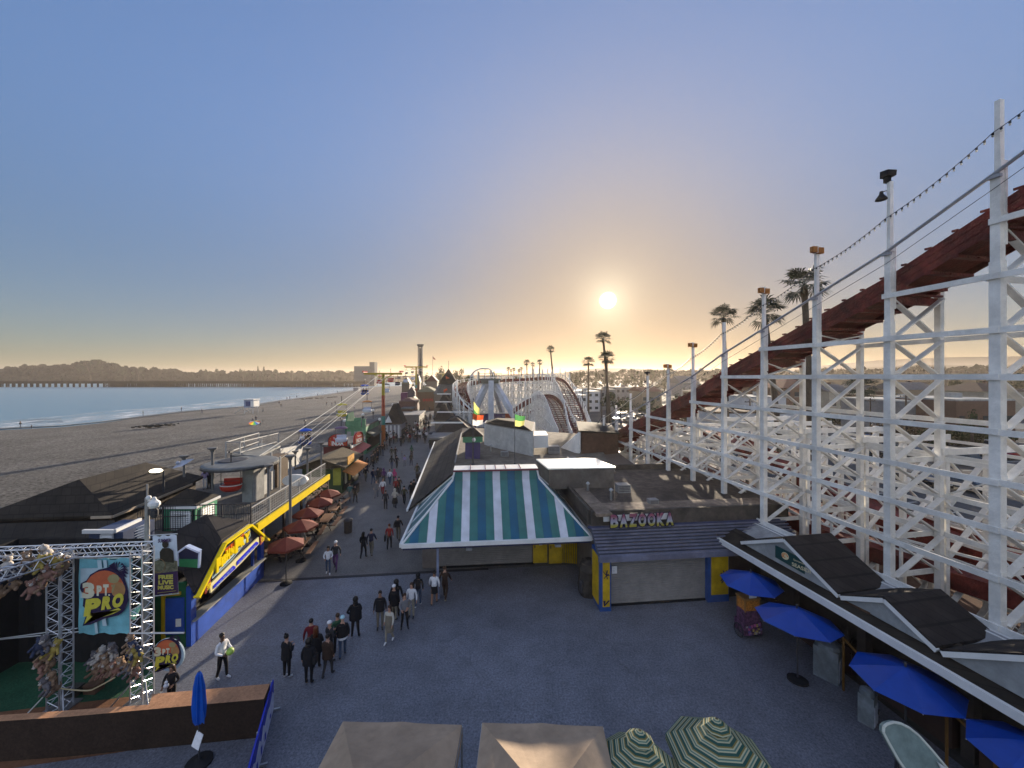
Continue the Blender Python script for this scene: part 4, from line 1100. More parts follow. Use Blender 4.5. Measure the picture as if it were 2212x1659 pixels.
for k,chx in enumerate(word):
 c=V((la+wd*(k+.5),-.3,3.98));m1=MB();letters(m1,chx,c,(1,0,0),(0,0,1),wd*.80,.64,.08,bold=.035);lt_=m1.build('letter',GSM,sg,world=False);m1=MB();letters(m1,chx,c+V((.03,.04,-.02)),(1,0,0),(0,0,1),wd*1.02,.74,.06,bold=.10);m1.build('outline',NVO,lt_,world=False)
mb.box(((la+lb_)/2-.12,-.06,4.02),(lb_-la+.2,.06,.30));mb.build('backing_board',WHITE,sg,world=False)
# dark tarp-covered machine beside the yellow doors
tp=G(1272,1280);e=empty('covered_machine','tall dark covered machine standing between the yellow doors and the blue pillar','machine',tp)
mb=MB();rnd=random.Random(8);prof=[(.62,0),(.66,.35),(.60,.9),(.63,1.3),(.5,1.62),(.2,1.78)]
mb.lathe((0,0,0),prof,14);
for i,v in enumerate(mb.v):mb.v[i]=V((v.x*.85*(1+.08*sin(i*2.3)),v.y*(1+.06*sin(i*1.7)),v.z))
mb.build('cover',mat('dark_tarp',(.05,.042,.035),rough=.8,var=.4,bump=.5,bscale=6),e,world=False)
mb=MB();mb.lathe((-.45,-.35,.25),[(.14,0),(.15,.5),(.1,.6)],8);mb.build('hose',DARK,e,world=False)
# ================================================================ LONG SHINGLED ROOF BEHIND
lr=empty('arcade_building','long low building with grey-brown shingled roof beside the boardwalk','building',(-4,36,0))
a0=P(882,1097,24.4);a1=P(939,955,48.9);r1=P(999,924,52.1);r0=P(983,1001,30.7)
for p in(a0,a1):p.z=3.0
r1.z=4.4;r0.z=4.4;a00=a0+(a0-a1)*.02;r00=r0+(r0-r1)*.14
SHG=shingle('grey_shingle',(.07,.062,.052),rows=4,wid=2.5)
mb=MB();mb.prism([a00,r00,r1,a1][::-1],V((0,0,-.15)));mb.build('roof',SHG,lr)
mb=MB();mb.bar(a00,a1,.12,.14);mb.build('gutter',WHITE,lr)
mb=MB();w0=a00+V((1.0,1.5,-3));w1=a1+V((1.0,0,-3));mb.prism([w0,w1,w1+V((.2,0,0)),w0+V((.2,0,0))],V((0,0,2.95)));mb.build('wall',mat('arcade_wall',(.12,.09,.07)),lr)
TAN=ground_mat('tan_roof',(.19,.16,.125),1.6,.25,bump=.2,rough=.95,patch=.4)
mb=MB();mb.prism([r00,P(1330,1040,28).xy.to_3d()+V((0,0,4.4)),V((9.6,46,4.4)),V((-1,51,4.4)),r1],V((0,0,-.2)));mb.build('flat_roof',TAN,lr)
mb=MB();mb.bar(r0+V((.0,.0,.06)),r0*.25+r1*.75+V((0,0,.06)),.1,.12)
mb.build('roof_curb',GREYCON,lr)
mb=MB();mb.box((3.5,39,2.1),(13,16,4.1));mb.build('inner_wall',mat('arcade_wall',(.12,.09,.07)),lr)
# curved white wall with the brown roof
e=empty('round_building','low building with curved white wall and dark roof behind the striped pavilion','building',P(1095,HY,37).xy.to_3d())
c0=P(1085,HY,37.8);pts=[]
for k in range(13):
 f=k/12;xx=1046+106*f;Yw=39.2-5.9*(f**.8);pts.append(P(xx,HY,Yw).xy.to_3d())
poly=pts+[pts[-1]+V((.6,7,0)),pts[0]+V((0,2.5,0))]
mb=MB();mb.prism([p+V((0,0,3))for p in poly],V((0,0,3.45)));mb.build('wall',mat('plaster_white',(.48,.48,.46),rough=.85,var=.1,dirt=.25),e)
mb=MB();mb.prism([p+V((0,.1,6.46))for p in poly],V((0,0,.12)));mb.build('coping',GREYCON,e)
mb=MB();cc=sum((p for p in poly),V((0,0,0)))/len(poly)
mb.add([p+(cc-p)*.05+V((0,0,6.58))for p in poly]+[p+(cc-p)*.55+V((0,0,7.15))for p in poly],[(i,(i+1)%len(poly),len(poly)+(i+1)%len(poly),len(poly)+i)for i in range(len(poly))]+[tuple(range(len(poly),2*len(poly)))]);mb.build('roof',BROWNSH,e)
mb=MB();q0=P(1153,HY,34).xy.to_3d();mb.prism([q0+V((0,0,5)),q0+V((1.3,.3,5)),q0+V((1.3,3,5)),q0+V((0,3,5))],V((0,0,1.1)));mb.build('side_block',WHITE,e)
# little green cupola with lamp
e=empty('cupola','small green ticket cupola with hipped roof on the shingled roof','cupola',P(1021,HY,33).xy.to_3d()+V((0,0,4.5)),F1.a)
mb=MB();mb.box((0,0,.75),(1.25,1.25,1.7));mb.build('body',mat('cupola_purple',(.06,.05,.13)),e,world=False)
mb=MB();mb.box((0,0,1.55),(1.6,1.6,.5));
for k in range(4):mb.box((0,0,1.36+k*.14),(1.68,1.68,.03))
mb.build('sign_band',mat('cupola_green',(.06,.22,.12)),e,world=False)
mb=MB();mb.lathe((0,0,1.8),[(1.3,0),(1.25,.05),(.25,.62),(.05,.66)],4,ph=pi/4);mb.build('roof',BROWNSH,e,world=False)
e=empty('lamp_post','thin dark pole with round white lamp in front of the green cupola','lamp post',P(1022,HY,23.6).xy.to_3d()+V((0,0,4.95)))
mb=MB();b_=P(1022,1000,23.6);t_=P(1023.5,935,23.6);mb.tube(b_,t_,.035,6,.02);mb.build('pole',DARK,e)
mb=MB();mb.ball(P(1023.5,950,23.5),.12,8,6);mb.build('globe',WHITE,e)
# ================================================================ SWING RIDE A-FRAME
e=empty('swing_ride','white steel A-frame of the pirate swing ride with a platform on top','ride',P(1060,HY,82).xy.to_3d())
YA=82
AW=mat('ride_frame_white',(.50,.54,.60),rough=.5,var=.12,dirt=.2)
top=P(1060,822,YA)
for(x,y,Yy,w_)in((1004,925,78,1.0),(1113,905,77,1.0),(1088,905,90,.8),(1020,905,89,.8)):
 mb=MB();b_=P(x,y,Yy);d=(b_-top);b_=top+d*((top.z-.2)/(top.z-b_.z))if b_.z<top.z else b_
 mb.bar(top+V(((x-1060)*.01,0,0)),b_,w_,w_);mb.build('leg',AW,e)
mb=MB();mb.bar(P(1061,822,80),P(1061,911,80),1.1,.8);mb.build('swing_arm',AW,e)
mb=MB();mb.bar(P(1061,908,80),P(1040,917,79),.5,.35);mb.bar(P(1061,908,80),P(1084,917,79),.5,.35);mb.bar(P(1030,919,79),P(1096,919,79),.6,.7);mb.build('boat_frame',AW,e)
mb=MB();mb.box((top.x,YA,top.z+.25),(4.8,4.0,.35));mb.box((top.x-1,YA-.5,top.z-.2),(2.0,1.6,.9));mb.box((top.x+.9,YA-.5,top.z-.2),(1.6,1.6,.8));mb.build('platform',mat('machinery_grey',(.10,.12,.11),rough=.5),e)
mb=MB()
for x in(-2.3,-1.2,0,1.2,2.3):mb.box((top.x+x,YA-1.5,top.z+.95),(.07,.07,1.2))
for z in(.9,1.5):mb.box((top.x,YA-1.5,top.z+z),(4.8,.08,.08))
mb.box((top.x-2.4,YA-1.4,top.z+.6),(.28,.28,2.6));mb.build('railing',mat('machinery_grey',(.10,.12,.11)),e)
rs=MB()
for k in range(12):
 f=k/12;a=P(1080,830,79)*(1-f)+P(1085,905,79)*f;rs.bar(a,a+V((.7,0,0)),.06)
rs.build('ladder',AW,e)
# the hoarding round it
e=empty('hoarding','long low hoarding painted dark purple and orange behind the ridge flags','hoarding',P(1066,HY,85).xy.to_3d())
zt_=H-(893-HY)/F*85;
for xa,xb,m in((1006,1091,mat('hoarding_purple',(.05,.04,.16),dirt=.2)),(1091,1132,mat('hoarding_orange',(.34,.07,.03),dirt=.2))):
 mb=MB();a,b_=P(xa,HY,85),P(xb,HY,85);mb.box(((a.x+b_.x)/2,85,zt_/2),(b_.x-a.x,.2,zt_));mb.build('panel',m,e)
mb=MB();a,b_=P(1004,HY,84.8),P(1134,HY,84.8);mb.box(((a.x+b_.x)/2,84.8,zt_+.08),(b_.x-a.x,.3,.18));mb.build('top_rail',WHITE,e)
# ================================================================ LEFT: SHINGLED RESTAURANT
rb=empty('restaurant_building','dark brown hip-roofed shingled building at the edge of the sand','building',(-23,22,0))
DKW=mat('dark_brown_wall',(.045,.035,.028),rough=.9,var=.3)
rL=P(171,1041,21.2);rR=P(315,1003.6,25.4);rL.z=rR.z=5.55
e1=P(243,1116,19.8);e1.z=4.1;e2=P(414,1043,25.8);e2.z=4.1
e0=V((e1.x-6.4,e1.y-.7,4.1));e3=V((e2.x-6.0,e2.y+1.8,4.1));e2b=e2+V((-.5,1.6,0))
mb=MB();th=V((0,0,-.12))
for f in([e1,e2,e2b,rR,rL],[e0,e1,rL],[e3,e0,rL,rR],[e2b,e3,rR]):mb.prism([p+V((0,0,.1))for p in f],th)
mb.build('roof',BROWNSH,rb)
mb=MB();mb.bar(e1,e2,.12,.13);mb.bar(e1,e1+(e0-e1)*.15,.12,.13);mb.build('gutter',mat('tan_gutter',(.42,.33,.24),rough=.5),rb)
mb=MB();ins=(rL+rR)/2;q=[p+(V((ins.x,ins.y,p.z))-p)*.1 for p in(e0,e1,e2,e2b,e3)]
mb.prism([V((p.x,p.y,-1))for p in q],V((0,0,5.05)));mb.build('wall',DKW,rb)
# lower wing with its own hip roof
l0=P(-60,1140,17.2);l1=P(255,1182,16.9);lr0=P(20,1128,20.6);lr1=P(170,1150,19.4)
for p in(l0,l1):p.z=3.3
for p in(lr0,lr1):p.z=4.0
mb=MB();mb.prism([l0,l1,V((e1.x+.3,e1.y-.2,3.9)),V((e0.x,e0.y,3.9))],V((0,0,.1)));mb.build('wing_roof',BROWNSH,rb)
mb=MB();mb.box(((l0.x+l1.x)/2+.3,18.0,1.6),(l1.x-l0.x,1.8,3.2));mb.build('wing_wall',DKW,rb)
# white louvred dormer
LOUV=mat('louvre_white',(.62,.63,.62),rough=.5,var=.05)
def louvre(par,c,ax,w_,h_,n=7,nm='louvre'):
 mb=MB();ax=V(ax).normalized();nr=ax.cross(V((0,0,1)))
 for s in(-1,1):mb.bar(c+ax*s*w_/2+V((0,0,-h_/2)),c+ax*s*w_/2+V((0,0,h_/2)),.06,.06)
 for s in(-1,1):mb.bar(c-ax*w_/2+V((0,0,s*h_/2)),c+ax*w_/2+V((0,0,s*h_/2)),.06,.07)
 for k in range(n):
  z=-h_/2+h_*(k+.5)/n;a=c-ax*w_/2+V((0,0,z));b_=c+ax*w_/2+V((0,0,z))
  mb.prism([a,b_,b_+nr*.05+V((0,0,-h_/n*.62)),a+nr*.05+V((0,0,-h_/n*.62))],V((0,0,.012)))
 return mb.build(nm,LOUV,par)
dm=P(245,1175,16.6);dm.z=3.3
mb=MB();a=P(180,1146,16.9);b_=P(248,1146,16.9);c=P(299,1128,18.2);zt_=H-(1148-HY)/F*16.9
mb.bar(V((a.x,16.9,zt_)),V((b_.x,16.9,zt_)),.12,.16);mb.bar(V((b_.x,16.9,zt_)),V((c.x,18.3,zt_)),.12,.16);mb.build('dormer_eave',WHITE,rb)
mb=MB();mb.box(((a.x+b_.x)/2+.25,17.7,zt_-.55),(1.5,1.5,1.0));mb.build('dormer_wall',mat('dormer_blue',(.04,.06,.12)),rb)
louvre(rb,V((b_.x-.35,16.9,zt_-.42)),(1,0,0),.5,.55,5);louvre(rb,V((b_.x+.28,17.55,zt_-.42)),(0.25,1,0),.8,.6,5)
# green turret with white louvred windows
gt=empty('turret','green louvred turret with small brown hip roof behind the concession stand','turret',P(423,1097,20.6).xy.to_3d())
c0=P(345,1096.6,20.6);c1=P(423,1096.6,20.6);c2=P(475,1073,22.5)
for p in(c0,c1,c2):p.z=4.3
c3=c0+(c2-c1);ap=P(405,1059,21.5);ap.z=5.0
mb=MB();zz=V((0,0,.08))
for f in([c0,c1,ap],[c1,c2,ap],[c2,c3,ap],[c3,c0,ap]):mb.prism(f,zz)
mb.build('roof',BROWNSH,gt)
mb=MB();mb.bar(c0,c1,.1,.13);mb.bar(c1,c2,.1,.13);mb.build('fascia',WHITE,gt)
ctr=(c0+c1+c2+c3)/4;w4=[p+(V((ctr.x,ctr.y,p.z))-p)*.1 for p in(c0,c1,c2,c3)]
mb=MB();mb.prism([V((p.x,p.y,2.2))for p in w4],V((0,0,2.05)));mb.build('wall',mat('turret_green',(.05,.30,.16),rough=.6,var=.12,dirt=.2),gt)
louvre(gt,(w4[0]+w4[1])/2+V((.12,-.05,-.72)),(1,0,0),1.05,.95,9);louvre(gt,(w4[1]+w4[2])/2+V((.05,0,-.72)),w4[2]-w4[1],.95,.95,7)
# ================================================================ CONCESSION STAND
st=empty('concession_stand','blue and yellow fried food stand with gabled sign facade facing the boardwalk','food stand',(-14,19,0))
FX=-13.1
def FP(x,y): # point of the facade plane that shows at (x, y); the plane runs along the boardwalk
 t=(x-CX)/F;v=F1.inv(V((FX,18.5,0)))[1]
 u=v*(F1.dv.x-t*F1.dv.y)/(t*F1.du.y-F1.du.x);p=F1(u,v,0);p.z=H-(y-HY)/F*p.y;return p
nr=F1.dv
YB=mat('bright_yellow',(.80,.60,.0),rough=.35,var=.04);NAV=mat('navy_panel',(.012,.016,.05),rough=.4)
A,B_,C_,D_=FP(425,1286),FP(484,1170),FP(540,1130),FP(578,1163)
mb=MB()
for p,q in((A,B_),(B_,C_),(C_,D_)):mb.bar(p+V((0,0,-.1)),q+V((0,0,-.1)),.24,.1,up=V((0,0,1)))
mb.build('barge_board',YB,st)
mb=MB();mb.prism([A+nr*-.12,FP(440,1255)+nr*-.12,D_+nr*-.12+V((0,0,-.1)),C_+nr*-.12,B_+nr*-.12],nr*.06);mb.build('facade',NAV,st)
# sign frame
q=[FP(455,1250),FP(463,1218),FP(484,1186),FP(536,1143),FP(538,1158),FP(500,1207)]
SGB=mat('sign_blue_black',(.01,.012,.02),rough=.3);PALEB=mat('sign_pale_blue',(.45,.60,.66),rough=.4)
mb=MB();mb.prism([p+nr*-.04 for p in q],nr*.07)
mb.build('sign_board',SGB,st)
mb=MB()
for p,r_ in zip(q,q[1:]+q[:1]):mb.bar(p+nr*.05,r_+nr*.05,.035,.03)
mb.prism([p+nr*.04 for p in(FP(457,1247),FP(500,1203),FP(537,1160),FP(520,1168),FP(490,1205))],nr*.012)
mb.build('sign_border',PALEB,st)
def on_facade(p0,p1,h_,s,m,nm,dep=.05,off=.06,bold=.05,shear=0,par=st):
 d=p1-p0;L_=d.length;up=d.cross(V((0,0,1))).cross(d).normalized();nn=d.normalized().cross(up)
 if nn.dot(nr)<0:return None
 mb=MB();letters(mb,s,(p0+p1)/2+nr*off,d,V((0,0,1)),L_,h_,dep,bold,shear);return mb.build(nm,m,par)
ORN=mat('neon_orange',(.75,.16,.02),rough=.35,var=.03)
for k,(chx,(xa,ya),(xb,yb),hh)in enumerate((('F',(459,1228),(469,1213),.62),('I',(470,1217),(474,1211),.42),('S',(474,1212),(481,1203),.42),('H',(481,1203),(489,1194),.46),("'N",(490,1195),(498,1186),.34),('F',(500,1184),(512,1172),.64),('R',(512,1174),(521,1165),.44),('Y',(521,1167),(533,1156),.48))):
 p0,p1=FP(xa,ya),FP(xb,yb);p0.z=p1.z=(p0.z+p1.z)/2
 on_facade(p0,p1,hh,chx,YB,'letter',.05,.12,.09)
p0,p1=FP(481,1192),FP(522,1156);zc=(p0.z+p1.z)/2;d=p1-p0
for k,chx in enumerate('HAWAIIAN'):
 f0,f1=k/8,(k+.8)/8;a=p0+d*f0;b_=p0+d*f1;a.z=b_.z=(a.z+b_.z)/2;on_facade(a,b_,.24,chx,ORN,'small_letter',.03,.1,.05)
# menu band: cream board with two blue panels and two red end boards
CRB=mat('cream_board',(.75,.68,.36),rough=.4,var=.05);BLN=mat('bright_blue_panel',(.01,.02,.62),rough=.4,var=.05)
mb=MB();mb.prism([p+nr*.0 for p in(FP(452,1281),FP(450,1263),FP(505,1208),FP(556,1160),FP(558,1174),FP(520,1215))],nr*.06);mb.build('menu_band',CRB,st)
mb=MB();mb.prism([p+nr*.065 for p in(FP(457,1272),FP(457,1265),FP(500,1222),FP(505,1224),FP(505,1228))],nr*.015);mb.build('menu_panel',BLN,st)
mb=MB();mb.prism([p+nr*.065 for p in(FP(508,1222),FP(508,1213),FP(550,1170),FP(555,1172),FP(555,1175))],nr*.015);mb.build('menu_panel',BLN,st)
MTX=mat('menu_text',(.2,.3,.7),rough=.5)
for xa,ya,xb,yb in((462,1268,500,1226),(512,1217,551,1176)):
 p0,p1=FP(xa,ya),FP(xb,yb);k=5
 for j in range(k):
  a=p0+(p1-p0)*(j/k);b_=p0+(p1-p0)*((j+.8)/k);zc=(a.z+b_.z)/2;a.z=b_.z=zc;on_facade(a,b_,.1,'..::'[j%4]*3 if False else 'mmm',MTX,'menu_text',.003,.085,.02)
REDB=mat('red_board',(.30,.05,.04),rough=.5)
mb=MB();mb.prism([p+nr*.05 for p in(FP(439,1284),FP(438,1267),FP(450,1249),FP(451,1263))],nr*.04);mb.build('end_board',REDB,st)
mb=MB();mb.prism([p+nr*.05 for p in(FP(559,1178),FP(558,1160),FP(569,1150),FP(570,1164))],nr*.04);mb.build('end_board',REDB,st)
for xa,ya,xb,yb,s in((441,1269,450,1258,'SHRIMP'),(441,1275,450,1264,'CORN'),(560,1165,569,1157,'FRIES'),(560,1170,569,1162,'SODA')):
 a,b_=FP(xa,ya),FP(xb,yb);a.z=b_.z=(a.z+b_.z)/2;on_facade(a,b_,.13,s,YB,'board_text',.01,.1,.03)
# walls: blue counter front, dark opening, blue door post
BW=mat('stand_blue',(.02,.08,.42),rough=.5,var=.12,dirt=.2)
ub0=F1.inv(G(415,1395))[0];ub1=F1.inv(G(568,1245))[0];vb=F1.inv(G(415,1395))[1]
mb=MB();mb.box(F1((ub0+ub1)/2,vb-.1,.5),(.2,ub1-ub0,1.0),fr=F1);mb.build('counter_front',BW,st)
mb=MB();mb.box(F1((ub0+ub1)/2,vb-.08,1.03),(.42,ub1-ub0,.06),fr=F1);mb.build('counter_top',mat('counter_grey',(.3,.3,.28),rough=.4),st)
mb=MB()
for u in(ub0+.1,ub1-.15):mb.box(F1(u,vb-.1,1.25),(.2,.3,2.5),fr=F1)
mb.box(F1(ub1-.9,vb-.12,1.6),(.12,.12,1.2),fr=F1);mb.build('post',BW,st)
mb=MB();mb.box(F1((ub0+ub1)/2,vb-2.4,1.5),(.1,ub1-ub0,2.9),fr=F1);mb.box(F1((ub0+ub1)/2,vb-1.3,.05),(2.2,ub1-ub0,.1),fr=F1)
for u in(ub0+1.2,ub0+2.6,ub0+4.0):mb.box(F1(u,vb-1.9,.8),(.6,1.0,1.5),fr=F1)
mb.build('interior',mat('stand_interior',(.05,.05,.055),rough=.8,var=.4),st)
mb=MB();gx=F1(ub0-.05,vb-.7,0)
mb.box(F1(ub0-.02,vb-2.4,1.35),(4.4,.1,2.7),fr=F1);mb.build('side_wall',mat('deep_green_wall',(.015,.11,.05),rough=.6,var=.15,dirt=.2),st)
mb=MB();mb.box(F1(ub0-.1,vb-.6,1.35),(.72,.06,1.5),fr=F1);mb.build('side_door',BW,st)
mb=MB();mb.box(F1(ub0-.14,vb-1.0,1.3),(.12,.08,2.0),fr=F1);mb.box(F1(ub0-.14,vb-.7,2.3),(.7,.08,.12),fr=F1);mb.build('yellow_frame',YD,st)
mb=MB();mb.box(F1(ub0-.16,vb-.42,1.1),(.2,.02,.32),fr=F1);mb.build('notice',MATS['white_notice'],st)
# stand roof
rk=P(446,1113,19.8);rk.z=4.15;bl=P(345,1160,18.2);bl.z=2.95;fl=P(395,1185,16.4);fl.z=2.9
mb=MB();zz=V((0,0,.08))
A2,B2,C2,D2_=[p+V((0,0,.02))-nr*.1 for p in(A,B_,C_,D_)]
bk=D2_+V((-3.6,.6,0))
mb.prism([A2,B2,rk],zz);mb.prism([B2,C2,rk],zz);mb.prism([C2,D2_,bk,rk],zz);mb.prism([A2,rk,bl+V((-1,-.4,0)),fl],zz);mb.prism([rk,bk,bl+V((-1,-.4,0))],zz)
mb.build('roof',DSH,st)
# small blue and white hooded vent on the roof slope
e=empty('roof_hood','small gabled hood with blue and white trim and green face beside the music banner','roof hood',P(410,1200,16.2).xy.to_3d()+V((0,0,2.5)))
Yh=16.1;a,b_,c=P(384,1194,Yh),P(432,1191,Yh),P(405,1179,Yh);a2,b2=P(386,1222,Yh),P(430,1226,Yh)
mb=MB()
for p,q in((a,c),(c,b_)):mb.bar(p,q,.2,.07)
for p,q in((a,a2),(b_,b2)):mb.bar(p,q,.08,.07)
mb.build('trim',mat('hood_trim',(.36,.44,.62),rough=.5),e)
mb=MB();mb.prism([a2,b2,b_,c,a],V((0,.1,0)));mb.build('face',NAV,e)
mb=MB();mb.prism([P(387,1224,Yh-.02),P(430,1227,Yh-.02),P(430,1208,Yh-.02),P(387,1208,Yh-.02)],V((0,.05,0)));mb.build('panel',GREENP,e)
# ================================================================ GAME STAGE WITH TRUSS FRAME
def truss(mb,p,q,s=.3,n=12,up=V((0,0,1)),r=.024):
 p,q=V(p),V(q);a,b_=basis(q-p,up);cs=[(-1,-1),(1,-1),(1,1),(-1,1)]
 pt=lambda f,i:p+(q-p)*f+a*cs[i][0]*s/2+b_*cs[i][1]*s/2
 for i in range(4):mb.tube(pt(0,i),pt(1,i),r,5)
 for k in range(n):
  for i in range(4):
   j=(i+1)%4
   if k%2:mb.tube(pt(k/n,i),pt((k+1)/n,j),r*.55,4,caps=False)
   else:mb.tube(pt(k/n,j),pt((k+1)/n,i),r*.55,4,caps=False)
ALU=mat('aluminium_truss',(.55,.56,.58),rough=.3,metal=.6,var=.1)
tg=empty('truss_frame','aluminium truss gate framing the basketball game','truss',P(220,HY,13.6).xy.to_3d())
YT=13.4;zT=H-(1186-HY)/F*YT
tw=.42
def tpole(x,Y,top=None):p=P(x,HY,Y);return V((p.x,Y,0)),V((p.x,Y,top or zT))
mb=MB();a,b_=tpole(307,13.45);truss(mb,a,b_,tw,26,V((0,1,0)));mb.build('tower',ALU,tg)
mb=MB();a,b_=tpole(130,13.1);truss(mb,a,b_,tw,26,V((0,1,0)));mb.build('tower',ALU,tg)
mb=MB();truss(mb,V((P(-40,0,13.0).x,13.0,zT)),V((P(326,0,13.5).x,13.5,zT)),.32,26);mb.build('beam',ALU,tg)
mb=MB();truss(mb,V((P(160,0,13.2).x,13.2,zT-.02)),V((P(-60,0,11.4).x,11.2,zT-.1)),.3,14);mb.build('side_beam',ALU,tg)
for x,Y in((307,13.45),(130,13.1)):
 mb=MB();p=P(x,HY,Y);mb.box((p.x,Y,.03),(.75,.75,.05));
 for s in(-1,1):mb.tube((p.x+s*.7,Y-.5,.04),(p.x+s*.2,Y-.1,.75),.025)
 mb.build('base_plate',STEEL,tg)
mb=MB();mb.tube(P(-40,1385,13.9),P(168,1355+2,13.8),.02);mb.tube(P(280,1368,13.2),P(398,1367,13.2),.03);mb.tube(P(-40,1385,13.9)*1,P(290,1353,13.9),.02)
mb.build('cross_pipe',STEEL,tg)
# dark back wall and side of the stage
e=empty('stage_backdrop','black cloth backdrop behind the game stage','backdrop',P(150,HY,15).xy.to_3d())
mb=MB()
for k in range(17):
 xa=-13.9-5.6+k*.31;mb.add([(xa,15.2+.05*(k%2),.0),(xa+.31,15.2+.05*((k+1)%2),.0),(xa+.31,15.2+.05*((k+1)%2),4.9),(xa,15.2+.05*(k%2),4.9)],[(0,1,2,3)])
mb.add([(-19.5,13.0,0),(-19.5,15.2,0),(-19.5,15.2,4.9),(-19.5,13.0,4.9)],[(0,1,2,3)])
o=mb.build('cloth',BLACK,e)
# painted banners ------------------------------------------------
BAN=mat('banner_cyan',(.16,.42,.48),rough=.7,var=.35,scale=1.2);BAN2=mat('banner_pale',(.42,.55,.60),rough=.7,var=.15,scale=2)
OUT=mat('logo_outline',(.02,.012,.05),rough=.6);LRED=mat('logo_sunset',(.50,.12,.05),rough=.6,var=.2);LTAN=mat('logo_ball_tan',(.38,.20,.08),rough=.6,var=.15)
LYEL=mat('logo_yellow',(.58,.52,.06),rough=.6,var=.2,scale=3);LCRM=mat('logo_cream',(.62,.60,.45),rough=.6);LCOC=mat('logo_coconut',(.32,.27,.13),rough=.6)
def logo(par,c,ax,up,s,nn):
 """round emblem: sunset arc, coconut under a palm tuft, 3PT. over PRO on a dark outline; s = width"""
 c,ax,up,nn=V(c),V(ax).normalized(),V(up).normalized(),V(nn).normalized()
 def at(x,y,d=0):return c+ax*x*s+up*y*s+nn*d
 def poly(pts,d,m,nm):
  mb=MB();mb.prism([at(x,y,d)for x,y in pts],nn*.004);return mb.build(nm,m,par)
 blob=[(-.52,.18),(-.5,.28),(-.38,.34),(-.30,.46),(-.12,.56),(.08,.60),(.26,.56),(.40,.44),(.46,.25),(.50,.08),(.50,-.12),(.42,-.32),(.30,-.42),(.0,-.48),(-.3,-.6),(-.46,-.62),(-.36,-.3),(-.46,-.2),(-.44,-.02)]
 poly(blob,.004,OUT,'logo_outline')
 poly([(.44*cos(t),.06+.48*sin(t))for t in[pi*k/14 for k in range(15)]],.009,LRED,'logo_sunset')
 poly([(.30+.15*cos(t),.12+.17*sin(t))for t in[2*pi*k/12 for k in range(12)]],.012,LTAN,'logo_ball')
 poly([(.20+.13*cos(t),.36+.10*sin(t))for t in[2*pi*k/8 for k in range(8)]],.016,LCOC,'logo_coconut')
 mb=MB()
 for k in range(11):
  a=-.9+k*.36;r_=.26
  p0=at(.26,.50,.012);p1_=at(.26+r_*.6*cos(a),.50+r_*.62*sin(a)+.04,.012);p2=at(.26+r_*cos(a),.50+r_*sin(a)*.8-.02,.012)
  w_=V(ax)*.02*s;mb.add([p0,p1_+w_+up*.03*s,p2,p1_-w_-up*.03*s],[(0,1,2,3)])
 mb.build('logo_palm',OUT,par)
 for s_,x,y,w_,h_,m,d in(('3',-.33,.13,.26,.34,LCRM,.018),('P',-.10,.12,.11,.22,LCRM,.018),('T',.04,.13,.12,.24,LCRM,.018),('.',.11,.02,.04,.04,LCRM,.018),('7',.20,.15,.09,.18,LCOC,.02),
         ('P',-.24,-.22,.34,.36,LYEL,.02),('R',.07,-.14,.22,.28,LYEL,.022),('O',.30,-.10,.24,.30,LYEL,.024)):
  mb=MB();letters(mb,s_,at(x,y,d),ax+up*(.12 if m is LYEL else 0),up,w_*s,h_*s,.004,bold=.07,shear=.15 if m is LYEL else 0);mb.build('logo_letter',m,par)
 poly([(-.42,-.58),(-.34,-.36),(-.26,-.42),(-.1,-.46),(.2,-.38),(.36,-.30),(.3,-.26),(.0,-.36),(-.2,-.38)],.016,LYEL,'logo_swash')
def cloth_panel(mb,c00,c10,c11,c01,wav=.03,n=10,i=0):
 m=n;pts=[]
 nn=(c10-c00).cross(c01-c00).normalized()
 for j in range(m+1):
  for k in range(n+1):
   f,g=k/n,j/m;p=(c00*(1-f)+c10*f)*(1-g)+(c01*(1-f)+c11*f)*g
   edge=.04*sin(f*17)if j in(0,m)else 0
   pts.append(p+nn*wav*(sin(f*9+g*2)*.5+sin(g*11+f*4)*.4-1)+V((0,0,edge)))
 for j in range(m):
  for k in range(n):
   a=j*(n+1)+k;mb.face([pts[a],pts[a+1],pts[a+n+2],pts[a+n+1]],i)
bn=empty('banner','pale blue banner with the 3PT. PRO logo hanging in the truss gate','banner',P(228,HY,13.5).xy.to_3d()+V((0,0,2.2)))
YBn=13.25;c=[P(168,1370,YBn),P(279,1370,YBn),P(284,1207,YBn),P(170,1208,YBn)]
mb=MB();cloth_panel(mb,*c);mb.build('cloth',BAN,bn,smooth=True)
mb=MB()
for x0,x1,y0,y1 in((213,222,1210,1240),(226,233,1210,1240),(206,212,1338,1368),(222,231,1334,1352)):
 mb.prism([P(x0,y1,YBn-.02),P(x1,y1,YBn-.02),P(x1-3,y0,YBn-.02),P(x0-3,y0,YBn-.02)],V((0,-.004,0)))
mb.prism([P(174,1292,YBn-.012),P(281,1292,YBn-.012),P(281,1225,YBn-.012),P(174,1228,YBn-.012)],V((0,-.003,0)))
mb.build('road_stripes',BAN2,bn)
logo(bn,P(226,1287,YBn-.04),(1,0,.03),(0,0,1),1.62,(0,-1,0))
mb=MB();mb.tube(P(164,1206,YBn+.05),P(290,1205,YBn+.05),.02);mb.build('rod',STEEL,bn)
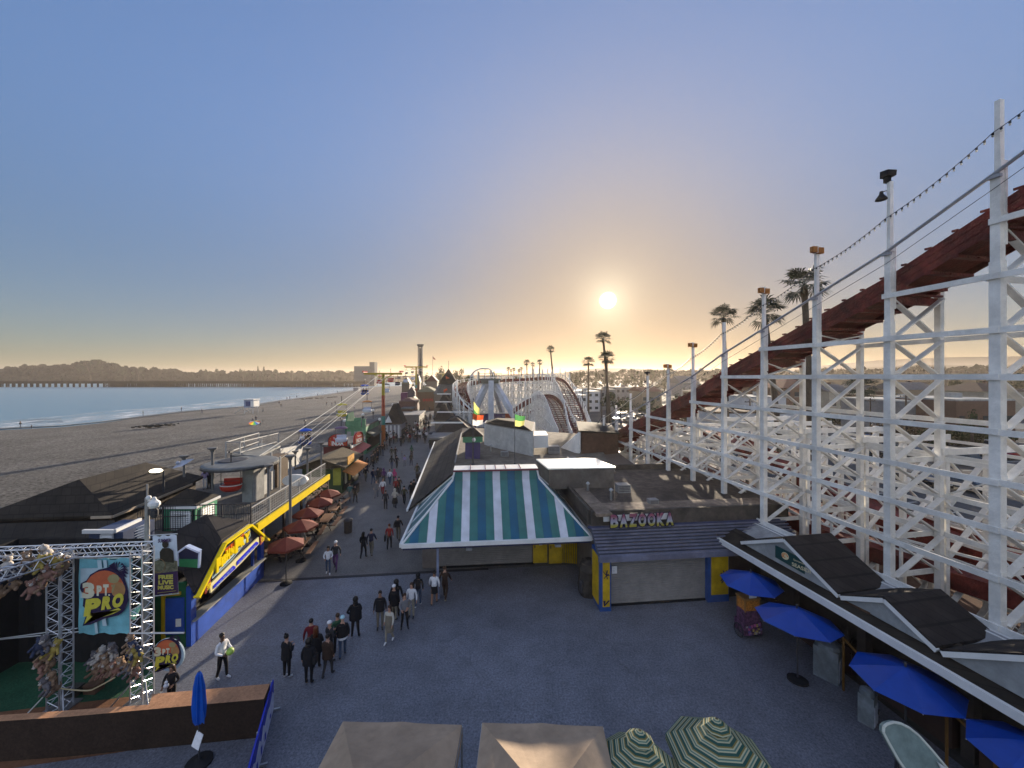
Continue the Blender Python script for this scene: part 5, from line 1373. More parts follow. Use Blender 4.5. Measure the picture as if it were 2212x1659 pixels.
# music banner on the lamp pole
bn=empty('banner','tall banner reading SUMMER and FREE LIVE MUSIC on the tall lamp pole','banner',P(357,HY,15.2).xy.to_3d()+V((0,0,3)))
YM=15.0;c=[P(334,1286,YM),P(385,1280,YM),P(381,1155,YM),P(329,1159,YM)]
def onb(x,y,d=.012):return P(x,y,YM-d)
mb=MB();cloth_panel(mb,*c,wav=.012);mb.build('cloth',mat('banner_white',(.55,.57,.68),rough=.7),bn,smooth=True)
PUR=mat('banner_purple',(.05,.02,.08),rough=.7);PHO=mat('printed_photo',(.16,.14,.10),rough=.7,var=.8,scale=7)
mb=MB();mb.prism([onb(334,1286),onb(385,1280),onb(384,1233),onb(333,1240)],V((0,-.004,0)));mb.build('lower_panel',PUR,bn)
mb=MB();mb.prism([onb(332,1240),onb(384,1233),onb(383,1212),onb(372,1210),onb(357,1206),onb(345,1208),onb(331,1214)],V((0,-.004,0)));mb.build('print',PHO,bn)
mb=MB();mb.prism([onb(346,1212,.018),onb(376,1216,.018),onb(374,1190,.018),onb(366,1184,.018),onb(351,1184,.018),onb(345,1192,.018)],V((0,-.004,0)))
mb.prism([onb(357+7*cos(t*pi/5),1176+8*sin(t*pi/5),.022)for t in range(10)],V((0,-.004,0)));mb.build('printed_figure',mat('print_dark',(.035,.025,.02),rough=.7,var=.4,scale=9),bn)
mb=MB();pp=[onb(343+14*cos(t*pi/8),1222-15*sin(t*pi/8),.03)for t in range(17)];mb.path(pp,.008,4);mb.build('printed_ring',LTAN,bn)
GOLD=mat('gold_lettering',(.62,.50,.12),rough=.6)
for s_,y,h_,x0,x1 in(('FREE',1247,.20,342,374),('LIVE',1258.5,.20,342,374),('MUSIC',1269.5,.19,341,375)):
 mb=MB();a,b_=onb(x0,y,.03),onb(x1,y-1.5,.03);letters(mb,s_,(a+b_)/2,b_-a,(0,0,1),(b_-a).length,h_*.85,.003,bold=.06);mb.build('lettering',GOLD,bn)
mb=MB();a,b_=onb(341,1168.5,.03),onb(370,1167,.03);letters(mb,'SUMMER',(a+b_)/2,b_-a,(0,0,1),(b_-a).length,.14,.003,bold=.04);mb.build('lettering',PUR,bn)
mb=MB();mb.bar(onb(340,1281,.03),onb(380,1276,.03),.02,.006);mb.build('fine_print',GOLD,bn)
mb=MB();mb.tube(P(320,1157,YM+.02),P(383,1153,YM+.02),.02);mb.tube(P(322,1289,YM+.02),P(387,1282,YM+.02),.02);mb.build('arms',STEEL,bn)
# round sign
e=empty('round_sign','round pale blue sign with the 3PT. PRO logo beside the truss tower','sign',P(363,HY,13.9).xy.to_3d())
YR=13.6;cc_=P(363,1415,YR);rr_=.56
mb=MB();mb.prism([cc_+V((rr_*cos(2*pi*k/28),0,rr_*1.02*sin(2*pi*k/28)))for k in range(28)],V((0,.06,0)));mb.build('disc',mat('round_sign_blue',(.30,.40,.48),rough=.6,var=.25),e)
logo(e,cc_+V((-.02,-.01,.02)),(1,0,.03),(0,0,1),.98,(0,-1,0))
mb=MB();mb.tube(V((cc_.x,YR+.08,0)),V((cc_.x,YR+.08,cc_.z)),.035);mb.build('post',STEEL,e)
# tall lamp pole with flood lamps and a long-necked street light
e=empty('lamp_post','tall steel lamp pole with two white globes and glowing lamp head above the truss tower','lamp post',P(318,HY,15.2).xy.to_3d())
b_=P(318,HY,15.2);mb=MB();mb.tube((b_.x,15.2,0),(b_.x,15.2,P(318,1075,15.2).z),.1,8,.075);mb.tube((b_.x,15.2,P(318,1075,15.2).z),P(318,1046,15.2),.03,6);mb.build('pole',GREYCON,e)
mb=MB();mb.ball(P(321,1075,15.0),.09,8,5);mb.tube(P(320,1082,15.1),P(333,1080,15.1),.035);mb.lathe(P(333,1096,15.0),[(.14,0),(.20,.1),(.19,.2),(.08,.3),(.05,.4)],10);mb.build('lamps',WHITE,e)
mb=MB();mb.lathe(P(334,1118,15.0),[(.09,0),(.12,.1),(.12,.3),(.06,.36)],8);mb.box(P(330,1105,15.1),(.2,.2,.25));mb.build('lamp_bracket',DARK,e)
e=empty('street_light','bright glowing lamp head above the brown roof','street light',P(337,HY,21).xy.to_3d())
mb=MB();mb.ball(P(337,1017,21),.30,12,6,sq=(1.1,.8,.38));mb.build('lens',mat('lit_lens',(1,.95,.8),emit=(1.0,.88,.62),estr=1.6),e)
mb=MB();pz=P(337,1021,21);mb.ball(pz,.26,10,5,sq=(.9,.8,.4));mb.tube(pz,(pz.x+.1,21.3,pz.z),.04);mb.tube((pz.x+.1,21.35,4.9),(pz.x+.1,21.35,pz.z),.05);mb.build('bracket',DARK,e)
# plush toys hung in bunches: each bunch one cluster of separate round-eared toys
PLM=[mat('plush_tan',(.26,.17,.11),rough=.95,var=.3,scale=9,bump=.6,bscale=40),mat('plush_white',(.50,.45,.40),rough=.95,var=.2,scale=9,bump=.6,bscale=40),mat('plush_yellow',(.36,.27,.07),rough=.95,var=.2),mat('plush_pink',(.24,.13,.10),rough=.95,var=.2),mat('plush_blue',(.04,.05,.09),rough=.95,var=.2),mat('plush_grey',(.13,.12,.13),rough=.95,var=.2)]
def plush_mesh(m):
 mb=MB();mb.ball((0,0,.0),.17,9,6,sq=(1,.9,1.15));mb.ball((0,-.03,.26),.14,9,6)
 for s in(-1,1):
  mb.ball((s*.10,-.02,.38),.05,6,4);mb.tube((s*.1,-.03,.08),(s*.24,-.12,-.04),.055,6,.045);mb.ball((s*.25,-.13,-.05),.055,6,4)
  mb.tube((s*.08,-.05,-.12),(s*.14,-.22,-.22),.065,6,.055);mb.ball((s*.14,-.24,-.22),.065,6,4)
 body=mb
 mu=MB();mu.ball((0,-.16,.23),.06,6,4);mu.ball((0,-.21,.25),.02,5,3)
 for s in(-1,1):mu.ball((s*.05,-.15,.31),.018,5,3)
 return body,mu
PM={}
for i,m in enumerate(PLM):
 b_,mu=plush_mesh(m);o1=b_.build('body',m,smooth=True);o2=mu.build('muzzle',PLM[1]if i!=1 else PLM[0]);PM[i]=(o1.data,o2.data);bpy.data.objects.remove(o1);bpy.data.objects.remove(o2)
PCOL=['tan','white','yellow','pink','blue','grey']
rnd=random.Random(31)
def plush(x,y,Y,ci,where,sc=1.0):
 p=P(x,y,Y);e=empty('plush_toy','%s plush toy %s'%(PCOL[ci],where),'plush toy',p,rnd.uniform(-.9,.9),group='prize plush toys of the game stage')
 e.rotation_euler=(rnd.uniform(-.4,.4),rnd.uniform(-.5,.5),rnd.uniform(-1,1));e.scale=(sc,)*3
 for nm,me in(('body',PM[ci][0]),('muzzle',PM[ci][1])):o=bpy.data.objects.new(nm,me);COL.objects.link(o);o.parent=e
PLUSH=[ # x, y, Y, colour, where
 (16,1222,12.2,1,'at the far left end of the beam bunch'),(30,1262,12.2,0,'hanging lowest at the left of the beam bunch'),(2,1280,12.0,0,'cut by the left edge under the beam'),
 (60,1212,12.4,0,'second from the left along the beam'),(46,1235,12.3,5,'below the second toy along the beam'),(70,1282-8,12.3,3,'hanging below the middle of the beam bunch'),
 (84,1222,12.5,2,'curled round the middle of the beam'),(104,1195,12.8,1,'sitting on top of the beam end'),(118,1212,12.8,2,'with a yellow arch beside the beam end'),(104,1240,12.6,3,'under the beam end'),
 (126,1236,12.8,0,'right of the beam end beside the left tower'),(90,1262,12.5,0,'lowest under the middle of the beam'),(22,1242,12.2,4,'dark one in the left of the beam bunch'),(112,1226,12.9,4,'dark one tucked under the beam end'),(140,1222,13.0,0,'small one on the left tower top'),
 (100,1388,12.7,5,'at the top of the pile on the left tower'),(116,1402,12.8,2,'with yellow hat on the left tower pile'),(98,1418,12.7,0,'upper brown one on the left tower pile'),(110,1432,12.8,0,'middle one on the left tower pile'),(94,1444,12.7,3,'left bulging one on the left tower pile'),
 (112,1466,12.8,0,'bright edged one low on the left tower pile'),(104,1480,12.7,5,'lowest one on the left tower pile'),(122,1482,12.9,0,'lowest right one on the left tower pile'),(84,1396,12.6,4,'dark one at the left of the left tower pile'),
 (200,1428,13.8,5,'at the left end of the centre pile'),(216,1418,13.8,1,'left of centre in the centre pile'),(232,1430,13.7,0,'in the middle of the centre pile'),(246,1418,13.8,1,'right of centre at the top of the centre pile'),(226,1446,13.7,3,'low in the middle of the centre pile'),(208,1448,13.7,0,'low at the left of the centre pile'),
 (262,1436,13.7,0,'at the right end of the centre pile'),(250,1448,13.6,3,'pink low right one of the centre pile'),(244,1402,13.8,5,'highest one of the centre pile'),(238,1440,13.6,0,'front one of the centre pile'),
 (284,1390,13.2,0,'highest on the right tower'),(292,1402,13.2,4,'blue one on the right tower'),(296,1414,13.2,2,'yellow one on the right tower'),(288,1426,13.2,0,'middle one on the right tower'),(280,1442,13.2,5,'grey one low on the right tower'),(292,1450,13.3,3,'lowest one on the right tower'),
]
for a in PLUSH:plush(*a[:4],a[4],sc=.82)
# rope, small boxes
e=empty('rope_barrier','sagging cream rope between the two plush piles','rope',P(180,HY,13).xy.to_3d())
mb=MB();pts=[]
for k in range(15):
 f=k/14;x=130+118*f;y=1487+5*sin(pi*f)-26*max(0,f-.55)/.45*.9;pts.append(P(x,y,12.9))
mb.path(pts,.022,5);mb.build('rope',mat('rope_cream',(.45,.38,.22),rough=.9),e)
for x,y,c_,lab in((158,1502,(.05,.05,.045),'small dark crate on the paving in front of the rope'),(203,1493,(.14,.08,.05),'small brown crate on the paving in front of the rope')):
 mb=MB();g=G(x,y);mb.box(g+V((0,0,.14)),(.42,.34,.28));mb.box(g+V((0,0,.29)),(.46,.38,.04));mb.box(g+V((0,-.18,.2)),(.14,.02,.03))
 solo('crate',mb,mat('crate_'+str(x),c_,rough=.8,var=.4),lab,'crate',origin=g)
# turquoise cup-like object on the tower
e=empty('hanging_sign','small pale turquoise curved board at the inner side of the right truss tower','board',P(287,HY,13.6).xy.to_3d()+V((0,0,2.2)))
mb=MB();mb.prism([P(280,1335,13.6),P(283,1322,13.6),P(300,1306,13.6),P(303,1313,13.6),P(290,1340,13.6)],V((0,.05,0)));mb.build('board',mat('turquoise_board',(.35,.55,.50)),e)
# closed blue umbrella on the paving
def cloth_umb_closed():
 g=G(430,1650);e=empty('closed_umbrella','folded blue umbrella with a white notice on its round black base','umbrella',g)
 mb=MB();tp=H-(1450-HY)/F*g.y;lo=H-(1562-HY)/F*g.y
 mb.tube((0,0,0),(0,0,tp),.025);mb.build('pole',DARK,e,world=False)
 mb=MB();n=16;prof=[(.02,tp),(.07,tp-.12),(.12,tp-.45),(.15,lo+.5),(.13,lo+.15),(.08,lo)]
 mb.lathe((0,0,0),prof[::-1],n)
 for i,v in enumerate(mb.v):k=1.25 if i%2 else .72;mb.v[i]=V((v.x*k,v.y*k,v.z))
 mb.face([(.12,-.05,lo+.55),(.24,-.1,lo+.3),(.2,-.06,lo+.02),(.08,-.04,lo+.1)])
 mb.build('canopy',mat('umbrella_blue',(.01,.10,.48),rough=.45,var=.15),e,world=False)
 mb=MB();mb.lathe((0,0,0),[(.34,0),(.34,.07),(.12,.12),(.04,.16)],14);mb.build('base',BLACK,e,world=False)
 mb=MB();mb.prism([V(p)for p in((-.13,-.1,.62),(.12,-.16,.55),(.17,-.05,.9),(-.06,.02,.97))],V((0,-.02,.01)));mb.build('notice',mat('notice_paper',(.7,.7,.72),var=.12,scale=14),e,world=False)
cloth_umb_closed()
# blue and white barrier running to the bottom edge
e=empty('barrier','blue barrier panel with white wave lettering at the bottom left of the plaza','barrier',G(560,1600))
a=G(597,1490);b_=G(540,1700);d=(b_-a);hgt=V((0,0,1.0));
a=V((-8.1,13.08,.01));d=V((.74,-1.83,0)).normalized()*4.2;b_=a+d
nb=V((d.y,-d.x,0)).normalized()*-1
if nb.x<0:nb=-nb
mb=MB();mb.prism([a,b_,b_+hgt,a+hgt],-nb*.05);mb.build('panel',mat('barrier_blue',(.015,.03,.36),rough=.5,var=.1),e)
mb=MB();rnd=random.Random(2)
WV=[(0,.05),(0,.45)];n=18
top=[.52+.24*abs(sin(k*1.15))+.06*sin(k*2.9)for k in range(n+1)]
for k in range(n):
 p,q=a+d*(k/n)+nb*.006,a+d*((k+1)/n)+nb*.006
 mb.face([p+V((0,0,.04)),q+V((0,0,.04)),q+V((0,0,top[k+1])),p+V((0,0,top[k]))])
mb.build('white_wave',mat('barrier_white',(.50,.52,.66),rough=.6,var=.2,scale=4),e)
mb=MB();
for k,(f,h0,h1)in enumerate(((.12,.15,.36),(.3,.1,.4),(.42,.12,.44),(.55,.1,.45),(.68,.12,.4),(.82,.08,.5),(.93,.1,.44))):
 p=a+d*f+nb*.012;q=a+d*(f+.05)+nb*.012;mb.face([p+V((0,0,h0)),q+V((0,0,h0+.06)),q+V((0,0,h1)),p+V((0,0,h1-.08))])
mb.build('wave_gaps',mat('barrier_blue',(.015,.03,.36)),e)
mb=MB()
for f in(.02,.5,.97):mb.box(a+d*f-nb*.05+V((0,0,.03)),(.5,.06,.06),rz=atan2(nb.y,nb.x));mb.tube(a+d*f-nb*.05,a+d*f-nb*.05+V((0,0,1.02)),.025)
mb.build('feet',STEEL,e)
# ================================================================ FOOD DECK AND SKY RIDE STATION
DKZ=3.0
dk=empty('raised_deck','raised deck with yellow edge beam and wire railing above the picnic tables','deck',(-18,26,0))
d0=P(559,1138,21.3);d1=P(709,1031,31.8);d0.z=d1.z=DKZ
dd=(d1-d0).normalized();dl=V((-dd.y,dd.x,0))
mb=MB();mb.bar(d0-dd*.2,d1+dd*.2,.14,.42);mb.build('edge_beam',mat('bright_yellow_beam',(.80,.58,.0),rough=.4,var=.06,dirt=.1),dk)
D0=d0-dd*.4
mb=MB();mb.prism([D0+dl*.1,D0+dl*9.0,d1+dl*9.0+dd*1.5,d1+dl*.1],V((0,0,-.25)));mb.build('floor',mat('deck_planks',(.14,.125,.11),rough=.85,var=.25,dirt=.3),dk)
RL=mat('railing_grey',(.34,.34,.33),rough=.5)
mb=MB();ra=d0+dl*.25-dd*.3+V((0,0,.1));rb_=d1+dl*.25+V((0,0,.1));L_=(rb_-ra).length
mb.bar(ra+V((0,0,1.05)),rb_+V((0,0,1.05)),.06,.06);mb.bar(ra+V((0,0,.12)),rb_+V((0,0,.12)),.04,.04)
n=int(L_/.22)
for k in range(n+1):
 p=ra+(rb_-ra)*k/n;w_=.055 if k%9==0 else .014;mb.bar(p,p+V((0,0,1.05)),w_,w_)
for k in range(1,6):mb.tube(ra+V((0,0,.12+k*.16)),rb_+V((0,0,.12+k*.16)),.007,3)
mb.build('railing',RL,dk)
mb=MB();fa=ra+dl*.0;fb=ra+dl*5.6
mb.bar(fa+V((0,0,1.3)),fb+V((0,0,1.3)),.05,.05);mb.bar(fa+V((0,0,.1)),fb+V((0,0,.1)),.04,.04);mb.bar(fa+V((0,0,.75)),fb+V((0,0,.75)),.04,.04)
for k in range(47):
 p=fa+(fb-fa)*k/46;w_=.06 if k%12==0 else .02;mb.bar(p,p+V((0,0,1.35 if k%12==0 else 1.3)),w_,w_)
mb.build('picket_fence',DARK,dk)
mb=MB()
for k in range(5):p=d0+dd*(1.2+k*2.6)+dl*.4;mb.bar((p.x,p.y,0),(p.x,p.y,DKZ-.2),.14,.14)
q=D0+dl*4.6;q2=d1+dl*4.6;mb.prism([V((q.x,q.y,0)),V((q2.x,q2.y,0)),V((q2.x,q2.y,0))+dl*.2,V((q.x,q.y,0))+dl*.2],V((0,0,2.7)));mb.build('under_structure',DARKW,dk)
# light strings / stuff hanging under the beam
mb=MB();rnd=random.Random(6)
for k in range(34):
 f=.55+.4*k/34;p=d0+(d1-d0)*f-dl*.12+V((0,0,-.28-rnd.random()*.35));mb.ball(p,.09,5,3,sq=(1,1,rnd.uniform(.5,1.2)))
mb.build('hanging_ornaments',mat('hung_ornaments',(.45,.36,.26),rough=.7,var=.4),dk)
# station canopy
sk=empty('skyride_station','sky ride station with round flat canopy and concrete walls on the deck','station',P(534,HY,26).xy.to_3d()+V((0,0,DKZ)))
YC=25.6;cc_=P(522,998,YC);rr_=2.15
mb=MB();mb.lathe((cc_.x,YC,cc_.z-.08),[(rr_-.12,-.10),(rr_,-.05),(rr_,.08),(rr_-.15,.12),(.3,.2)],28);mb.build('canopy',mat('canopy_grey',(.16,.17,.17),rough=.6,dirt=.3),sk)
mb=MB();mb.lathe((cc_.x,YC,cc_.z-.12),[(rr_+.03,-.07),(rr_+.03,.03)],28);mb.lathe((cc_.x-.6,YC+.1,cc_.z+.08),[(.9,0),(.8,.06)],12);mb.build('canopy_rim',DARK,sk)
mb=MB();c=P(540,HY,YC+.2);mb.box((c.x+.1,YC+.4,(DKZ+cc_.z)/2),(.75,1.1,cc_.z-DKZ));mb.build('column',mat('station_concrete',(.36,.36,.35),rough=.8,var=.1,dirt=.25),sk)
w0=P(545,1086,25.4);w1=P(603,1040,29.5);w0.z=w1.z=DKZ
mb=MB();mb.prism([w0,w1,w1+V((0,0,1.35)),w0+V((0,0,1.35))],V((-.18,.1,0)));mb.build('wall',mat('station_concrete',(.36,.36,.35)),sk)
mb=MB();mb.bar(P(560,1020,26),P(760*.0+640,966,34),.08,.08)
for x,Y,z1 in((571,27.5,2.4),(586,29,2.6),(605,28.0,2.5)):p=P(x,HY,Y);mb.bar((p.x,Y,DKZ),(p.x,Y,DKZ+z1),.1,.1)
mb.build('posts',RL,sk)
mb=MB();c=P(598,HY,29.5);mb.box((c.x,29.5,DKZ+1.15),(.9,1.4,2.3));mb.build('booth',mat('booth_brown',(.12,.08,.05),dirt=.2),sk)
mb=MB();mb.bar(P(586,1052,28.6),P(586,990,28.6),.75,.1,up=V((1,0,0)));mb.build('white_panel',WHITE,sk)
mb=MB();a,b_,c_=P(562,985,30),P(606,964,33),P(604,985,30.5)
e1_=P(500,975,27);mb.prism([P(497,988,27.2),P(562,988,28.5),P(606,966,34),P(560,960,35)],V((0,0,.15)));mb.build('flat_roof',mat('canopy_grey',(.30,.31,.30)),sk)
mb=MB();mb.prism([P(606,970,32),P(606,1020,31),P(650,1000,36),P(655,960,38)],V((-.2,.2,0)));mb.build('rear_wall',mat('station_concrete',(.36,.36,.35)),sk)
# upper railing cage
mb=MB()
for Y0,Y1,x0,x1 in((27,33,488,559),(28,35,519,602)):
 a,b_=P(x0,955,Y0),P(x1,935,Y1);base=P(x0,990,Y0)
 for dz in(0,-.75):mb.bar(a+V((0,0,dz)),b_+V((0,0,dz)),.06,.06)
 for f in(0,.5,1):p=a+(b_-a)*f;mb.bar(p,p+V((0,0,-1.4)),.06,.06)
a,b_=P(488,955,27),P(519,955,28)
for dz in(0,-.75):mb.bar(a+V((0,0,dz)),b_+V((0,0,dz)),.06,.06)
mb.build('roof_railing',RL,sk)
# small mushroom lamp posts on the deck
def mushroom(x,yt,yb,Y,lab):
 e=empty('deck_lamp',lab,'lamp post',V((P(x,0,Y).x,Y,P(x,yb,Y).z)),group='mushroom lamps of the sky ride station')
 h=(yb-yt)/F*Y;mb=MB();mb.tube((0,0,0),(0,0,h),.075,8);mb.build('pole',mat('lamp_grey',(.13,.13,.13)),e,world=False)
 mb=MB();mb.lathe((0,0,h-.28),[(.1,0),(.13,.12),(.26,.2),(.27,.28),(.1,.3)],10);mb.build('head',mat('lamp_grey',(.13,.13,.13)),e,world=False)
for a in((459,967,1058,24.5,'mushroom lamp left of the round canopy'),(398,984,1030,24.8,'mushroom lamp beside the pale boat-like shape on the sand side'),(627,983,1130,22.3,'nearest mushroom lamp by the deck railing'),(664,967,1045,30,'mushroom lamp in front of the thatched kiosk'),(694,955,1020,33,'mushroom lamp behind the thatched kiosk'),(580,1003,1115,23,'mushroom lamp beside the station wall'),(638,974,1010,34,'small mushroom lamp by the rear wall')):mushroom(*a)
mb=MB();b0,b1=P(372,1012,24.5),P(420,991,25);t_=(b1-b0);mb.add([b0,b0+t_*.5+V((.1,-.2,-.12)),b1,b0+t_*.5+V((0,.3,.1)),b0+t_*.5+V((0,0,.28))],[(0,1,4),(1,2,4),(2,3,4),(3,0,4),(0,3,2,1)])
mb.tube(P(383,1008,24.7),P(385,1000,24.7),.05);mb.ball(P(384,1000,24.6),.12,6,4)
solo('boat_shell',mb,mat('boat_pale',(.36,.40,.50),rough=.4),'pale pointed boat-like shape lying beyond the brown roof','boat',origin=b0)
e=empty('boat_sign','white rounded board lying on the deck behind the railing','board',P(636,1042,27.5))
c=P(636,1038,27.5);mb=MB();mb.prism([c+V((.95*cos(t*pi/8)*(1 if abs(cos(t*pi/8))<.9 else .95),.1*sin(t*pi/8),.38*sin(t*pi/8)))for t in range(16)],V((0,.25,0)));mb.build('board',WHITE,e)
# gondolas --------------------------------------------------------
GC={'red':(.45,.03,.02),'blue':(.02,.09,.50),'yellow':(.50,.42,.04),'white':(.55,.58,.68),'orange':(.55,.22,.05),'purple':(.14,.08,.14),'dark':(.04,.04,.05)}
GM={k:mat('gondola_'+k,v,rough=.35,var=.08)for k,v in GC.items()}
GP={}
def gondola_meshes():
 seat=MB();n=12 # open two-seat tub facing the camera
 pr=[(.46,0),(.60,.12),(.66,.35),(.63,.42)]
 seat.lathe((0,0,0),pr,16)
 for i,v in enumerate(seat.v):seat.v[i]=V((v.x*1.05,v.y*.75,v.z))
 rim=MB();
 for k in range(16):
  a,b_=2*pi*k/16,2*pi*(k+1)/16;rim.tube((.67*cos(a),.48*sin(a),.42),(.67*cos(b_),.48*sin(b_),.42),.035,4)
 back=MB();back.box((0,.3,.62),(1.15,.06,.4))
 roof=MB();roof.lathe((0,0,1.62),[(.72,-.04),(.74,.02),(.55,.14),(.2,.22),(.05,.24)],14)
 for i,v in enumerate(roof.v):roof.v[i]=V((v.x,v.y*.75,v.z))
 pole=MB()
 for s in(-1,1):pole.tube((s*.62,0,.4),(s*.62,0,1.62),.028,5)
 pole.tube((0,0,1.8),(0,0,2.75),.04,6);pole.box((0,0,2.75),(.12,.5,.14));pole.bar((-.62,-.3,.75),(.62,-.3,.75),.03)
 return seat,rim,back,roof,pole
names=('tub','rim','back_rest','roof','hanger')
def gondola(x,yc,Y,col,lab,w_px=None,top_col=None,riders=0):
 """yc = picture row of the tub bottom"""
 b_=P(x,yc,Y);e=empty('gondola',lab,'gondola',b_,F1.a+random.uniform(-.1,.1),group='gondolas of the sky ride')
 if 'm' not in GP:
  ms=[]
  for nm,mb in zip(names,gondola_meshes()):o=mb.build(nm,DARK,smooth=False);ms.append(o.data);bpy.data.objects.remove(o)
  GP['m']=ms
 for nm,me in zip(names,GP['m']):
  o=bpy.data.objects.new(nm,me);COL.objects.link(o);o.parent=e
  m={'tub':GM[col],'roof':GM[top_col or col],'rim':WHITE,'back_rest':GM[col],'hanger':DARK}[nm]
  o.material_slots[0].link='OBJECT';o.material_slots[0].material=m
 if w_px:s=(w_px/F*Y)/1.4;e.scale=(s,s,s)
 return e
gondola(499,1060,25,'red','red gondola with white rim waiting under the round canopy',43)
GL=[(659,961,38,'blue','blue gondola with three riders near the station',27),(738,900,52,'yellow','yellow gondola over the sand, left of the purple one',22),(737,955,42,'white','white-seated gondola with dark purple roof above the red sign',26,'purple'),
  (788,853,66,'blue','blue gondola with two riders left of the first pylon',17),(793,891,58,'white','white gondola with orange roof left of the first pylon',20,'orange'),(820,829,78,'red','red gondola just left of the first pylon top',14),(844,825,80,'red','red gondola just right of the first pylon top',14),
  (834,848,70,'white','white gondola with dark roof in front of the first pylon',15,'dark'),(859,832,92,'dark','dark gondola with two dangling riders right of the first pylon',12),(876,826,100,'white','pale gondola before the second pylon',11,'dark'),(862,818,125,'dark','small dark gondola behind the dangling riders',8),
  (892,820,120,'white','pale small gondola left of the second pylon',9,'white'),(891,806,122,'dark','small dark-roofed gondola left of the second pylon',7),(909,808,124,'dark','small dark-roofed gondola right of the second pylon',7),(878,808,130,'dark','tiny gondola high between the pylons',7),(903,812,128,'dark','tiny dark gondola on the second pylon',7)]
for g in GL:gondola(g[0],g[1],g[2],g[3],g[4],g[5],g[6]if len(g)>6 else None)
# pylons
def pylon(x,yt,Y,cols,lab,arm):
 b_=P(x,HY,Y);zt_=P(x,yt,Y).z;e=empty('pylon',lab,'pylon',V((b_.x,Y,0)),F1.a)
 for k,(f0,f1,m)in enumerate(cols):
  mb=MB();mb.tube((0,0,zt_*f0),(0,0,zt_*f1),.34-.1*f0,10,.34-.1*f1);mb.build('shaft',m,e,world=False)
 mb=MB();mb.box((0,0,zt_-.1),(arm*2,.3,.32));mb.bar((-arm*.5,0,zt_-.2),(0,0,zt_-1.0),.15);mb.bar((arm*.5,0,zt_-.2),(0,0,zt_-1.0),.15);mb.build('crossarm',cols[-1][2],e,world=False)
 mb=MB()
 for s in(-1,1):
  for k in range(4):mb.lathe((s*(arm-.15),-.9+k*.6,zt_+.3),[(.22,-.06),(.24,0),(.22,.06)],8)
  mb.box((s*(arm-.15),0,zt_+.15),(.14,2.4,.18))
 mb.build('sheaves',GM['red']if arm>2 else DARK,e,world=False)
PYO=mat('pylon_orange',(.40,.12,.03),rough=.5,var=.15);PYY=mat('pylon_olive_yellow',(.35,.27,.03),rough=.5,var=.15);PYR=mat('pylon_red',(.30,.06,.03),rough=.5,var=.15);PYT=mat('pylon_teal',(.06,.22,.18),rough=.5)
pylon(828,806,62,[(0,.30,PYO),(.30,.42,PYT),(.42,.70,PYR),(.70,1,PYY)],'nearest sky ride pylon, orange and red with yellow top',3.0)
pylon(899,792,115,[(0,.55,PYR),(.55,.62,PYT),(.62,1,PYY)],'second sky ride pylon, red with yellow top',3.4)
pylon(957,806,190,[(0,.6,PYR),(.6,1,PYY)],'farthest sky ride pylon beside the pointed roof',3.4)
# cables
e=empty('ride_cable','pair of haul cables running from the station to the pylons','cable',P(700,HY,40).xy.to_3d()+V((0,0,8)))
CBL=mat('cable_grey',(.45,.45,.42),rough=.4)
for a,b_,r_ in((P(560,985,27),P(817,812,62),.035),(P(622,968,34),P(817,809,62),.02),(P(580,1010,27.5),P(838,812,62),.02),(P(655,966,33),P(838,808,62),.03),(P(817,809,62),P(889,797,115),.03),(P(838,809,62),P(908,797,115),.03),(P(889,796,115),P(950,808,190),.03),(P(908,796,115),P(962,808,190),.03)):
 mb=MB();pts=[]
 for k in range(9):f=k/8;p=a*(1-f)+b_*f;p.z-=.5*4*f*(1-f)*.3;pts.append(p)
 mb.path(pts,r_,4);mb.build('cable',CBL,e)
# drop tower
e=empty('drop_tower','tall slim steel drop tower beyond the second pylon','tower',P(908,HY,165).xy.to_3d())
b_=P(908,HY,165);zt_=P(908,747,165).z;mb=MB()
for i,j in((-1,-1),(1,-1),(1,1),(-1,1)):mb.tube((b_.x+i*.85,165+j*.85,0),(b_.x+i*.75,165+j*.75,zt_),.16,5)
k=0
while k*1.6<zt_-1.6:z=k*1.6;mb.bar((b_.x-.8,164.2,z),(b_.x+.8,164.2,z+1.6),.09);mb.bar((b_.x+.8,164.2,z),(b_.x-.8,164.2,z+1.6),.09);k+=1
mb.tube((b_.x,165,0),(b_.x,165,zt_-1),.45,6);mb.build('mast',mat('tower_grey_dark',(.08,.08,.085),rough=.6),e)
mb=MB();mb.lathe((b_.x,165,zt_-.6),[(1.0,0),(1.5,.9),(1.5,1.2),(1.2,1.2)],8);mb.build('crown',MATS['tower_grey_dark'],e)
# lone flagpole
e=empty('flagpole','hair-thin flagpole with a small dark red flag against the sky','flagpole',P(934,HY,190).xy.to_3d())
mb=MB();mb.tube(P(934,835,190),P(935,769,190),.09,5);mb.build('pole',DARK,e)
mb=MB();mb.face([P(935,770,190),P(938,773,190.3),P(942,778,190),P(940,777,190),P(936,776,190)]);mb.build('cloth',mat('dark_flag',(.2,.06,.05),trans=.3),e)
